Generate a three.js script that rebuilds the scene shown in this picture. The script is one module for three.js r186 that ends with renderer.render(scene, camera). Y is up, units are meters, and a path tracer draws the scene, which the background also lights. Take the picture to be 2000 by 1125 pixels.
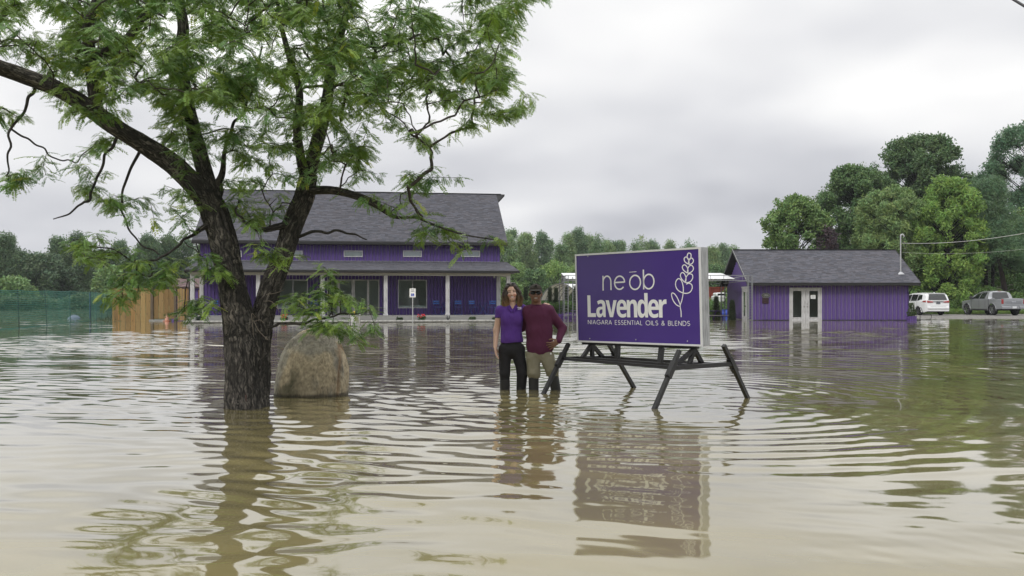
import * as THREE from 'three';
import { mergeGeometries, mergeVertices } from 'three/addons/utils/BufferGeometryUtils.js';
import { RoundedBoxGeometry } from 'three/addons/geometries/RoundedBoxGeometry.js';
import { FontLoader } from 'three/addons/loaders/FontLoader.js';

// ---------- camera ----------
const F = 1750, HORIZON = 589, EYE = 1.17;          // focal length and horizon row in photo pixels; eye height above the flood water (y = 0)
const scene = new THREE.Scene();
const camera = new THREE.PerspectiveCamera(2 * Math.atan(562.5 / F) * 180 / Math.PI, 2000 / 1125, 0.1, 4000);
camera.position.set(0, EYE, 0);
camera.lookAt(0, EYE, -10);
camera.setViewOffset(2000, 1125, 0, -(HORIZON - 562.5), 2000, 1125);
camera.updateMatrixWorld();

// ---------- small maths ----------
const V = (x, y, z) => new THREE.Vector3(x, y, z);
const clamp = (x, a = 0, b = 1) => Math.min(b, Math.max(a, x));
const sstep = (a, b, x) => { const t = clamp((x - a) / (b - a)); return t * t * (3 - 2 * t); };
const lerp = (a, b, t) => a + (b - a) * t;
function rng(seed) { let a = seed >>> 0; return () => { a |= 0; a = a + 0x6D2B79F5 | 0; let t = Math.imul(a ^ a >>> 15, 1 | a); t = t + Math.imul(t ^ t >>> 7, 61 | t) ^ t; return ((t ^ t >>> 14) >>> 0) / 4294967296; }; }
const hash3 = (x, y, z) => { let h = Math.imul(x, 374761393) + Math.imul(y, 668265263) + Math.imul(z, 2147483647 - 1640531); h = Math.imul(h ^ (h >>> 13), 1274126177); return ((h ^ (h >>> 16)) >>> 0) / 4294967296; };
function noise3(x, y, z) {                            // value noise 0..1
  const xi = Math.floor(x), yi = Math.floor(y), zi = Math.floor(z); let fx = x - xi, fy = y - yi, fz = z - zi;
  fx = fx * fx * (3 - 2 * fx); fy = fy * fy * (3 - 2 * fy); fz = fz * fz * (3 - 2 * fz);
  const c = (i, j, k) => hash3(xi + i, yi + j, zi + k);
  return lerp(lerp(lerp(c(0, 0, 0), c(1, 0, 0), fx), lerp(c(0, 1, 0), c(1, 1, 0), fx), fy), lerp(lerp(c(0, 0, 1), c(1, 0, 1), fx), lerp(c(0, 1, 1), c(1, 1, 1), fx), fy), fz);
}
function fbm(x, y, z, n = 4) { let s = 0, a = 0.5, t = 0; for (let i = 0; i < n; i++) { s += a * noise3(x, y, z); t += a; a *= 0.5; x = x * 2.03 + 7.1; y = y * 2.03 + 3.7; z = z * 2.03 + 1.3; } return s / t; }
const at = (px, py, d) => V((px - 1000) / F * d, EYE - (py - HORIZON) / F * d, -d);      // photo pixel at a known distance
const onWater = (px, py) => at(px, py, F * EYE / (py - HORIZON));                         // photo pixel of something that meets the water

// ---------- sky: bright overcast ----------
{
  const W = 1024, Hh = 512, data = new Float32Array(W * Hh * 4);
  for (let j = 0; j < Hh; j++) for (let i = 0; i < W; i++) {
    const ph = (i / W - 0.5) * 2 * Math.PI, th = ((j + 0.5) / Hh - 0.5) * Math.PI;
    const y = Math.sin(th), c = Math.cos(th), x = Math.cos(ph) * c, z = Math.sin(ph) * c;
    const q = 1 / (Math.max(y, 0) + 0.16);
    const u = x * q, v = z * q;
    const big = fbm(u * 0.62 + 4.2, v * 0.62 + 1.7, 3.3, 4), mid = fbm(u * 1.7 + 9.1, v * 1.5 - 2.2, 8.3, 4), fine = fbm(u * 3.7, v * 3.1, 1.9, 3);
    let b = 0.57 * (1 + 2.15 * Math.max(0, y)) * (1 + (big - 0.5) * 0.95 + (mid - 0.5) * 0.62 + (fine - 0.5) * 0.16);   // overcast: the zenith is nearly three times as bright as the horizon
    b = clamp(b, 0.45, 1.9);
    const k = (j * W + i) * 4, blue = clamp((1.0 - b) * 0.24, 0, 0.1);
    data[k] = b * (1 - blue * 0.62); data[k + 1] = b * (1 - blue * 0.42); data[k + 2] = b * (1 + blue * 0.35); data[k + 3] = 1;
  }
  const sky = new THREE.DataTexture(data, W, Hh, THREE.RGBAFormat, THREE.FloatType);
  sky.mapping = THREE.EquirectangularReflectionMapping; sky.colorSpace = THREE.LinearSRGBColorSpace;
  sky.magFilter = THREE.LinearFilter; sky.minFilter = THREE.LinearFilter; sky.wrapS = THREE.RepeatWrapping; sky.needsUpdate = true;
  scene.background = sky; scene.environment = sky;
}
const sun = new THREE.DirectionalLight(new THREE.Color(1.0, 0.955, 0.88), 1.2);
sun.position.set(-26, 34, 12); sun.target.position.set(0, 0, -24);
sun.castShadow = true; sun.shadow.radius = 22; sun.shadow.mapSize.set(2048, 2048);
Object.assign(sun.shadow.camera, { left: -45, right: 45, top: 45, bottom: -45, near: 1, far: 160 });
scene.add(sun, sun.target);
const renderer = new THREE.WebGLRenderer({ antialias: true });
renderer.toneMapping = THREE.LinearToneMapping;
renderer.toneMappingExposure = 1.0;
scene.fog = new THREE.FogExp2(new THREE.Color(0.80, 0.83, 0.88), 0.00028);
renderer.shadowMap.enabled = true;

// ---------- scene helpers ----------
const used = {};
function numbered(name) { const n = used[name] = (used[name] ?? -1) + 1; return n ? `${name}_${String(n).padStart(3, '0')}` : name; }
function thing(name, label, category, group, pos = [0, 0, 0], turn = 0) {
  const o = new THREE.Group(); o.name = numbered(name); o.position.set(...pos); o.rotation.y = turn;
  o.userData = { label, category }; if (group) o.userData.group = group; scene.add(o); return o;
}
function part(name, geo, mat, parent) { const m = new THREE.Mesh(geo, mat); m.name = name; parent.add(m); return m; }
function structure(name, geo, mat) { const m = new THREE.Mesh(geo, mat); m.name = numbered(name); m.userData.kind = 'structure'; scene.add(m); return m; }
function copy(o, label, pos, turn) { const c = o.clone(); c.name = numbered(o.name.replace(/_\d{3}$/, '')); c.userData = { ...o.userData }; if (label) c.userData.label = label; if (pos) c.position.set(...pos); if (turn !== undefined) c.rotation.y = turn; scene.add(c); return c; }
const col = (r, g, b) => new THREE.Color().setRGB(r, g, b);
const std = (c, roughness = 0.7, more = {}) => new THREE.MeshPhysicalMaterial({ color: c, roughness, ...more });
function box(w, h, d, x = 0, y = 0, z = 0) { const g = new THREE.BoxGeometry(w, h, d); g.translate(x, y, z); return g; }
function rbox(w, h, d, x = 0, y = 0, z = 0, r = 0.01, s = 1) { const g = new RoundedBoxGeometry(w, h, d, s, Math.min(r, w / 2.1, h / 2.1, d / 2.1)); g.translate(x, y, z); return g; }
function span(x0, x1, y0, y1, z0, z1) { return box(x1 - x0, y1 - y0, z1 - z0, (x0 + x1) / 2, (y0 + y1) / 2, (z0 + z1) / 2); }
function bar(a, b, w, h = w, up = V(0, 1, 0)) {        // a straight bar of section w x h between two points
  const d = b.clone().sub(a), L = d.length(); d.normalize();
  const s = Math.abs(d.dot(up)) > 0.98 ? V(1, 0, 0) : up, x = s.clone().cross(d).normalize(), y = d.clone().cross(x);
  const g = new THREE.BoxGeometry(w, h, L); g.applyMatrix4(new THREE.Matrix4().makeBasis(x, y, d).setPosition(a.clone().add(b).multiplyScalar(0.5))); return g;
}
function rod(a, b, r0, r1 = r0, n = 8) {
  const d = b.clone().sub(a), L = d.length(), g = new THREE.CylinderGeometry(r1, r0, L, n);
  g.applyQuaternion(new THREE.Quaternion().setFromUnitVectors(V(0, 1, 0), d.normalize())); const m = a.clone().add(b).multiplyScalar(0.5); g.translate(m.x, m.y, m.z); return g;
}
function tubeAlong(pts, r, seg = 24, n = 6) { return new THREE.TubeGeometry(new THREE.CatmullRomCurve3(pts), seg, r, n); }
function plain(g) { const o = (g.index ? g.toNonIndexed() : g.clone()); for (const k of Object.keys(o.attributes)) if (!['position', 'normal', 'uv'].includes(k)) o.deleteAttribute(k); return o; }
const join = list => mergeGeometries(list.map(plain));
function dataTex(w, h, fn, srgb = true) {              // fn(u, v) -> [r, g, b] 0..1
  const d = new Uint8Array(w * h * 4);
  for (let j = 0; j < h; j++) for (let i = 0; i < w; i++) { const c = fn(i / w, j / h), k = (j * w + i) * 4; d[k] = clamp(c[0]) * 255; d[k + 1] = clamp(c[1]) * 255; d[k + 2] = clamp(c[2]) * 255; d[k + 3] = 255; }
  const t = new THREE.DataTexture(d, w, h); t.wrapS = t.wrapT = THREE.RepeatWrapping; t.magFilter = THREE.LinearFilter; t.minFilter = THREE.LinearMipmapLinearFilter; t.generateMipmaps = true;
  if (srgb) t.colorSpace = THREE.SRGBColorSpace; t.needsUpdate = true; return t;
}
// tileable noise: wraps after n cells
function tileNoise(u, v, n, seed = 0) { const x = u * n, y = v * n, xi = Math.floor(x), yi = Math.floor(y); let fx = x - xi, fy = y - yi; fx = fx * fx * (3 - 2 * fx); fy = fy * fy * (3 - 2 * fy); const c = (i, j) => hash3(((xi + i) % n + n) % n, ((yi + j) % n + n) % n, seed); return lerp(lerp(c(0, 0), c(1, 0), fx), lerp(c(0, 1), c(1, 1), fx), fy); }
function tileFbm(u, v, n, oct, seed) { let s = 0, a = 0.5, t = 0; for (let i = 0; i < oct; i++) { s += a * tileNoise(u, v, n << i, seed + i); t += a; a *= 0.55; } return s / t; }
const grainTex = dataTex(256, 256, (u, v) => { const g = 0.8 + 0.4 * (tileFbm(u, v, 8, 5, 3) - 0.5) + 0.12 * (tileNoise(u, v, 128, 9) - 0.5); return [g, g, g]; });
const bumpTex = dataTex(256, 256, (u, v) => { const g = 0.6 * tileFbm(u, v, 16, 4, 13) + 0.4 * tileNoise(u, v, 128, 29); return [g, g, g]; }, false);
function boxUV(g, s = 1) {                             // uv in metres / s, by the dominant axis of the normal
  const p = g.attributes.position, n = g.attributes.normal, uv = new Float32Array(p.count * 2);
  for (let i = 0; i < p.count; i++) { const ax = Math.abs(n.getX(i)), ay = Math.abs(n.getY(i)), az = Math.abs(n.getZ(i)); const [a, b] = az >= ax && az >= ay ? [p.getX(i), p.getY(i)] : ax >= ay ? [p.getZ(i), p.getY(i)] : [p.getX(i), p.getZ(i)]; uv[2 * i] = a / s; uv[2 * i + 1] = b / s; }
  g.setAttribute('uv', new THREE.BufferAttribute(uv, 2)); return g;
}

// ---------- flood water ----------
function terrain(x, d) {                                // ground height relative to the water
  let y = -0.36 + 0.05 * (fbm(x * 0.15, d * 0.15, 2) - 0.5);
  y += sstep(17, 21, x) * sstep(58.6, 64, d) * 0.46;                          // gravel lot at the right
  y += (1 - sstep(-30, -22, x)) * sstep(52, 66, d) * 0.55;                    // field at the left
  y += (1 - sstep(17, 21, x)) * sstep(-24, -16, x) * sstep(76, 88, d) * 0.55; // behind the buildings
  y += sstep(66, 110, d) * 0.35;
  return y;
}
const waveSets = (() => {
  const R = rng(77), sets = [];
  const many = (n, l0, l1, dir, spread, slope) => { const a = []; for (let i = 0; i < n; i++) { const L = l0 * Math.pow(l1 / l0, R()), t = dir + (R() - 0.5) * 2 * spread, k = 2 * Math.PI / L; a.push([k * Math.cos(t), k * Math.sin(t), slope / k / Math.sqrt(n) * 1.4, R() * 6.283]); } return a; };
  sets.push(many(11, 0.26, 0.62, 1.36, 0.42, 0.040));    // 0 long ripples, lower left
  sets.push(many(12, 0.15, 0.38, 1.25, 0.45, 0.045));   // 1 wind ripple, left
  sets.push(many(12, 0.22, 0.55, 1.6, 0.7, 0.05));      // 2 chop round the people
  sets.push(many(8, 1.2, 3.4, 1.5, 0.5, 0.0075));       // 3 slow swell everywhere
  sets.push(many(18, 0.34, 1.1, 1.5, 0.5, 0.038));      // 4 far ripple
  sets.push(many(8, 0.12, 0.3, 1.5, 1.2, 0.004));       // 5 fine tremble everywhere
  sets.push(many(11, 0.36, 0.85, 1.45, 0.55, 0.022));      // 6 slow warps below the sign
  return sets;
})();
const RINGS = [[1.75, 10.9, 0.36, 3.3, 1.9, 0.062, 0.0], [0.15, 11.9, 0.36, 2.2, 1.1, 0.055, 1.1], [-2.9, 9.9, 0.5, 1.7, 0.9, 0.02, 2.2], [-1.6, 5.3, 0.62, 1.2, 1.1, 0.011, 0.6], [1.75, 10.9, 0.8, 7.5, 2.2, 0.02, 2.0]];
function waterHeight(x, d) {
  const w1 = fbm(x * 0.5, d * 0.3, 5, 2) - 0.5, w2 = fbm(x * 0.5 + 9, d * 0.3, 7, 2) - 0.5;
  const X = x + w1 * 0.7, D = d + w2 * 0.7;
  const patch = fbm(x * 0.22 + 3, d * 0.12 + 8, 4, 2), gust = sstep(0.32, 0.66, patch);
  const left = 1 - sstep(-1.4, 1.0, x + 0.12 * (d - 6) * -1 + 0.2);
  const m = [
    (0.15 + 0.85 * left) * sstep(3.2, 5.0, d) * (1 - 0.75 * sstep(11, 17, d)) * (0.55 + 0.7 * gust),
    (1 - sstep(-3.4, -1.2, x + 0.05 * d)) * sstep(7, 10, d) * (1 - 0.7 * sstep(20, 34, d)) * (0.35 + 0.9 * gust),
    Math.exp(-(((x + 0.6) / 3.0) ** 2 + ((d - 11.2) / 3.4) ** 2)) * 0.95,
    1,
    sstep(10, 17, d) * (1 - 0.45 * sstep(30, 56, d)) * (0.25 + 0.95 * gust),
    0.5 + 0.6 * gust,
    Math.exp(-(((x - 1.3) / 2.6) ** 2 + ((d - 7.4) / 2.3) ** 2)),
  ];
  let y = 0;
  for (let s = 0; s < waveSets.length; s++) { const mm = m[s]; if (mm < 0.01) continue; let t = 0; for (const [kx, kd, A, p] of waveSets[s]) t += A * Math.sin(kx * X + kd * D + p); y += mm * t; }
  for (const [cx, cd, L, r0, wd, slope, p] of RINGS) {
    const r = Math.hypot(x - cx, d - cd) + w1 * 0.3, e = Math.exp(-(((r - r0) / wd) ** 2)); if (e < 0.01) continue;
    y += e * slope * L / 6.283 * (Math.sin(6.283 / L * r * (1 + 0.02 * r) + p) + 0.3 * Math.sin(6.283 / L * 0.63 * r + w2 * 5)) * (0.4 + 1.0 * sstep(0.3, 0.72, fbm(x * 0.55 + 20, d * 0.4, 6, 2)));
  }
  return y;
}
{
  // fan of cells that grow with distance, in front of the viewer; a flat sheet beyond and around
  const rows = [], d0 = 1.2, d1 = 75; let d = d0; while (d < d1) { rows.push(d); d *= 1.0058; } rows.push(d1);
  const NC = 500, half = 0.85, pos = new Float32Array(rows.length * (NC + 1) * 3), nor = new Float32Array(pos.length), idx = [];
  let k = 0;
  for (const dd of rows) for (let i = 0; i <= NC; i++) {
    const x = (i / NC * 2 - 1) * half * (dd + 1.5), fade = 1 - sstep(56, 74, dd);
    const e = 0.012 + dd * 0.0012, h = waterHeight(x, dd) * fade;
    const hx = (waterHeight(x + e, dd) * fade - h) / e, hd = (waterHeight(x, dd + e) * fade - h) / e;
    const il = 1 / Math.hypot(hx, hd, 1);
    pos[k] = x; pos[k + 1] = h; pos[k + 2] = -dd; nor[k] = -hx * il; nor[k + 1] = il; nor[k + 2] = hd * il; k += 3;
  }
  for (let j = 0; j < rows.length - 1; j++) for (let i = 0; i < NC; i++) { const a = j * (NC + 1) + i, b = a + 1, c = a + NC + 1, e = c + 1; idx.push(a, b, c, b, e, c); }
  const g = new THREE.BufferGeometry();
  g.setAttribute('position', new THREE.BufferAttribute(pos, 3)); g.setAttribute('normal', new THREE.BufferAttribute(nor, 3)); g.setIndex(idx);
  const uv = new Float32Array(pos.length / 3 * 2); for (let i = 0; i < uv.length / 2; i++) { uv[2 * i] = pos[3 * i] / 4; uv[2 * i + 1] = pos[3 * i + 2] / 4; } g.setAttribute('uv', new THREE.BufferAttribute(uv, 2));
  // the sheet around the fan: left, right, behind
  const L0 = -half * (d0 + 1.5), R0 = half * (d0 + 1.5), L1 = -half * (d1 + 1.5), R1 = half * (d1 + 1.5), fl = [];
  const quad = (a, b, c, e) => fl.push(...a, ...b, ...c, ...a, ...c, ...e);
  quad([-160, 0, -d1], [-160, 0, 60], [L0, 0, -d0], [L1, 0, -d1]);
  quad([R1, 0, -d1], [R0, 0, -d0], [160, 0, 60], [160, 0, -d1]);
  quad([L0, 0, -d0], [-160, 0, 60], [160, 0, 60], [R0, 0, -d0]);
  quad([-160, 0, -130], [-160, 0, -d1], [160, 0, -d1], [160, 0, -130]);
  const f = new THREE.BufferGeometry(); f.setAttribute('position', new THREE.BufferAttribute(new Float32Array(fl), 3));
  f.setAttribute('normal', new THREE.BufferAttribute(new Float32Array(fl.length).map((_, i) => i % 3 === 1 ? 1 : 0), 3));
  f.setAttribute('uv', new THREE.BufferAttribute(new Float32Array(fl.length / 3 * 2), 2)); for (let i = 0; i < fl.length / 3; i++) f.attributes.uv.setXY(i, fl[3 * i] / 4, fl[3 * i + 2] / 4);
  const silt = dataTex(256, 256, (u, v) => { const a = tileFbm(u, v, 3, 5, 41) - 0.5, b = tileFbm(u, v, 7, 4, 57) - 0.5; return [0.495 + 0.12 * a + 0.05 * b, 0.460 + 0.11 * a + 0.04 * b, 0.322 + 0.09 * a]; });
  const water = std(0xffffff, 0.06, { map: silt, ior: 1.18, clearcoat: 0.86, clearcoatRoughness: 0.035 });
  structure('flood_water', mergeGeometries([plain(g), plain(f)]), water);
}
// ---------- ground ----------
{
  const xs = [], ds = []; for (let x = -130; x <= 130; x += 2) xs.push(x); for (let d = -70; d <= 190; d += 2) ds.push(d);
  xs.unshift(-1600, -500); xs.push(500, 1600); ds.unshift(-1600, -400); ds.push(500, 1600);
  const pos = [], idx = [], uv = [];
  for (const d of ds) for (const x of xs) { pos.push(x, terrain(x, d), -d); uv.push(x / 3, d / 3); }
  for (let j = 0; j < ds.length - 1; j++) for (let i = 0; i < xs.length - 1; i++) { const a = j * xs.length + i, c = a + xs.length; idx.push(a, a + 1, c, a + 1, c + 1, c); }
  const g = new THREE.BufferGeometry(); g.setAttribute('position', new THREE.Float32BufferAttribute(pos, 3)); g.setAttribute('uv', new THREE.Float32BufferAttribute(uv, 2)); g.setIndex(idx); g.computeVertexNormals();
  const t = dataTex(256, 256, (u, v) => { const a = tileFbm(u, v, 6, 5, 5), b = tileNoise(u, v, 90, 8); return [0.26 + 0.2 * (a - 0.5) + 0.12 * (b - 0.5), 0.37 + 0.2 * (a - 0.5) + 0.14 * (b - 0.5), 0.17 + 0.1 * (a - 0.5)]; });
  structure('ground', g, std(0xffffff, 0.95, { map: t, bumpMap: bumpTex, bumpScale: 0.05 }));
  // gravel lot where the cars stand
  const gx = [], gd = []; for (let x = 17; x <= 60; x += 1) gx.push(x); for (let d = 56; d <= 73.5; d += 0.5) gd.push(d);
  const p2 = [], i2 = [], u2 = [];
  gd.forEach((d, j) => gx.forEach((x, i) => { const edge = j === gd.length - 1 ? (noise3(x * 0.6, 1, 1) - 0.5) * 0.9 : 0; p2.push(x, terrain(x, d + edge) + 0.012, -d - edge); u2.push(x / 1.5, d / 1.5); }));
  for (let j = 0; j < gd.length - 1; j++) for (let i = 0; i < gx.length - 1; i++) { const a = j * gx.length + i, c = a + gx.length; i2.push(a, a + 1, c, a + 1, c + 1, c); }
  const gg = new THREE.BufferGeometry(); gg.setAttribute('position', new THREE.Float32BufferAttribute(p2, 3)); gg.setAttribute('uv', new THREE.Float32BufferAttribute(u2, 2)); gg.setIndex(i2); gg.computeVertexNormals();
  const gt = dataTex(256, 256, (u, v) => { const a = tileFbm(u, v, 5, 4, 15), b = tileNoise(u, v, 110, 18), c = tileNoise(u, v, 64, 19); const s = 0.46 + 0.16 * (a - 0.5) + 0.34 * (b - 0.5) + 0.2 * (c - 0.5); return [s * 1.02, s, s * 0.97]; });
  structure('gravel_lot', gg, std(0xffffff, 0.95, { map: gt, bumpMap: bumpTex, bumpScale: 0.03 }));
}

// ---------- building materials and pieces ----------
const streakTex = dataTex(128, 256, (u, v) => { const a = tileFbm(u, v, 4, 4, 61), s = tileNoise(u, v * 0.25, 64, 62), g = 0.86 + 0.36 * (a - 0.5) + 0.2 * (s - 0.5); return [g, g, g]; });
const purples = [[0.118, 0.062, 0.285], [0.125, 0.066, 0.30], [0.108, 0.057, 0.262], [0.121, 0.067, 0.285]].map(c => std(col(...c), 0.62, { map: streakTex }));
const barnPurples = [[0.100, 0.050, 0.262], [0.107, 0.054, 0.275], [0.093, 0.046, 0.245]].map(c => std(col(...c), 0.62, { map: streakTex }));
const whiteTrim = std(col(0.80, 0.80, 0.82), 0.5, { map: grainTex });
const creamTrim = std(col(0.70, 0.69, 0.66), 0.55, { map: grainTex });
const blackMetal = std(col(0.012, 0.012, 0.013), 0.45);
const paleInside = std(col(0.52, 0.51, 0.49), 0.9);
const glassMat = std(col(0.9, 0.95, 0.93), 0.02, { transmission: 1, thickness: 0, ior: 1.5 });
const concrete = std(col(0.50, 0.50, 0.48), 0.9, { map: grainTex, bumpMap: bumpTex, bumpScale: 0.01 });
const unitBox = new THREE.BoxGeometry(1, 1, 1);
function piece(name, mat, parent, x0, x1, y0, y1, z0, z1) { const m = part(name, unitBox, mat, parent); m.scale.set(x1 - x0, y1 - y0, z1 - z0); m.position.set((x0 + x1) / 2, (y0 + y1) / 2, (z0 + z1) / 2); return m; }
// vertical boards with open joints; holes = [x0, x1, y0, y1]; top(x) may slope
function planks(parent, mats, x0, x1, y0, top, z, w, holes, seed, th = 0.022, gap = 0.022) {
  const R = rng(seed), cuts = new Set(); for (let x = x0; x < x1 - 0.02; x += w) cuts.add(+x.toFixed(4)); cuts.add(x1);
  const solid = [...cuts].sort((a, b) => a - b);
  for (let i = 0; i < solid.length - 1; i++) {
    let a = solid[i] + gap / 2, b = solid[i + 1] - gap / 2; const m = mats[Math.floor(R() * mats.length)], dz = (R() - 0.5) * 0.004;
    const strips = [[a, b]];
    for (const h of holes) for (let s = 0; s < strips.length; s++) { const [p, q] = strips[s]; if (h[0] > p + 0.02 && h[0] < q - 0.02) { strips[s] = [p, h[0]]; strips.push([h[0], q]); } else if (h[1] > p + 0.02 && h[1] < q - 0.02) { strips[s] = [p, h[1]]; strips.push([h[1], q]); } }
    for (const [p, q] of strips) {
      const c = (p + q) / 2, hit = holes.filter(h => c > h[0] && c < h[1]); let ys = [[y0, Math.min(top(p), top(q))]];
      for (const h of hit) ys = ys.flatMap(([u, v]) => [[u, Math.min(v, h[2])], [Math.max(u, h[3]), v]]).filter(([u, v]) => v - u > 0.015);
      for (const [u, v] of ys) piece('siding_board', m, parent, p, q, u, v, z - th + dz, z + dz);
    }
  }
}
// laminated shingles laid in courses on a sloping quad: a, b lower corners; c, e upper corners above a, b
const shingleMat = std(0xffffff, 0.95, { vertexColors: true, bumpMap: bumpTex, bumpScale: 0.004 });
function shingles(a, b, c, e, seed, tint = [1, 1, 1], course = 0.145) {
  const R = rng(seed), pos = [], colr = [], nU = b.clone().sub(a), nV = c.clone().sub(a), N = nU.clone().cross(nV).normalize(), L = (nV.length() + e.clone().sub(b).length()) / 2, rows = Math.max(2, Math.round(L / course));
  const put = (s, t, h) => a.clone().lerp(b, s).lerp(c.clone().lerp(e, s), t).addScaledVector(N, h);
  const quad = (p, q, r, s, k) => { for (const v of [p, q, r, p, r, s]) pos.push(v.x, v.y, v.z); for (let i = 0; i < 6; i++) colr.push(...k); };
  for (let j = 0; j < rows; j++) {
    const t0 = j / rows, t1 = Math.min(1, (j + 1.25) / rows), len = a.clone().lerp(c, t0).distanceTo(b.clone().lerp(e, t0)); let x = -R() * 0.3;
    while (x < len) {
      const w = 0.15 + R() * 0.24, s0 = clamp(x / len), s1 = clamp((x + w - 0.006) / len); x += w; if (s1 - s0 < 1e-4) continue;
      const th = R() < 0.45 ? 0.016 : 0.009, g = (0.050 + 0.040 * R() + (th > 0.01 ? 0.010 : 0)), warm = (R() - 0.5) * 0.006, k = [(g + warm) * tint[0], g * tint[1], (g * 1.2 - warm) * tint[2]];
      const d = (R() - 0.5) * 0.10 / rows * (th > 0.01 ? 1 : 0.4);
      const p = put(s0, Math.max(0, t0 + d), th), q = put(s1, Math.max(0, t0 + d), th), r = put(s1, t1, 0.002), s = put(s0, t1, 0.002), p0 = put(s0, Math.max(0, t0 + d), -0.002), q0 = put(s1, Math.max(0, t0 + d), -0.002);
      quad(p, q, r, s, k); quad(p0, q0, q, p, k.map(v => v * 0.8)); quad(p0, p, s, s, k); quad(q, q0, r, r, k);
    }
  }
  const g = new THREE.BufferGeometry(); g.setAttribute('position', new THREE.Float32BufferAttribute(pos, 3)); g.setAttribute('color', new THREE.Float32BufferAttribute(colr, 3)); g.computeVertexNormals();
  return boxUV(g, 1);
}
function slab(a, b, c, e, th) {                           // a solid under a sloping quad
  const N = b.clone().sub(a).cross(c.clone().sub(a)).normalize().multiplyScalar(-th), P = [a, b, e, c], Q = P.map(p => p.clone().add(N)), pos = [];
  const q = (p, r, s, t) => { for (const v of [p, r, s, p, s, t]) pos.push(v.x, v.y, v.z); };
  q(...P); q(Q[3], Q[2], Q[1], Q[0]); for (let i = 0; i < 4; i++) q(P[i], Q[i], Q[(i + 1) % 4], P[(i + 1) % 4]);
  const g = new THREE.BufferGeometry(); g.setAttribute('position', new THREE.Float32BufferAttribute(pos, 3)); g.computeVertexNormals(); return boxUV(g, 1);
}
const roofDeck = std(col(0.03, 0.03, 0.033), 0.9, { map: grainTex });
function stuffPart(name, geo, mat, parent) { const m = part(name, geo, mat, parent); m.userData.kind = 'stuff'; return m; }
// a glazed unit: frame, upright bars, panes
function glazing(name, parent, x0, x1, y0, y1, z, fw, bars, frameMat, paneMat = glassMat) {
  const w = new THREE.Group(); w.name = name; parent.add(w);
  part('frame', join([span(x0, x1, y1 - fw, y1, z - 0.06, z + 0.03), span(x0, x1, y0, y0 + fw, z - 0.06, z + 0.03), span(x0, x0 + fw, y0 + fw, y1 - fw, z - 0.06, z + 0.03), span(x1 - fw, x1, y0 + fw, y1 - fw, z - 0.06, z + 0.03)]), frameMat, w);
  const edges = [x0 + fw]; for (const [c, bw] of bars) { part('mullion', span(c - bw / 2, c + bw / 2, y0 + fw, y1 - fw, z - 0.055, z + 0.025), frameMat, w); edges.push(c - bw / 2, c + bw / 2); } edges.push(x1 - fw);
  for (let i = 0; i < edges.length; i += 2) piece('pane', paneMat, w, edges[i], edges[i + 1], y0 + fw, y1 - fw, z - 0.030, z - 0.026);
  return w;
}

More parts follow.
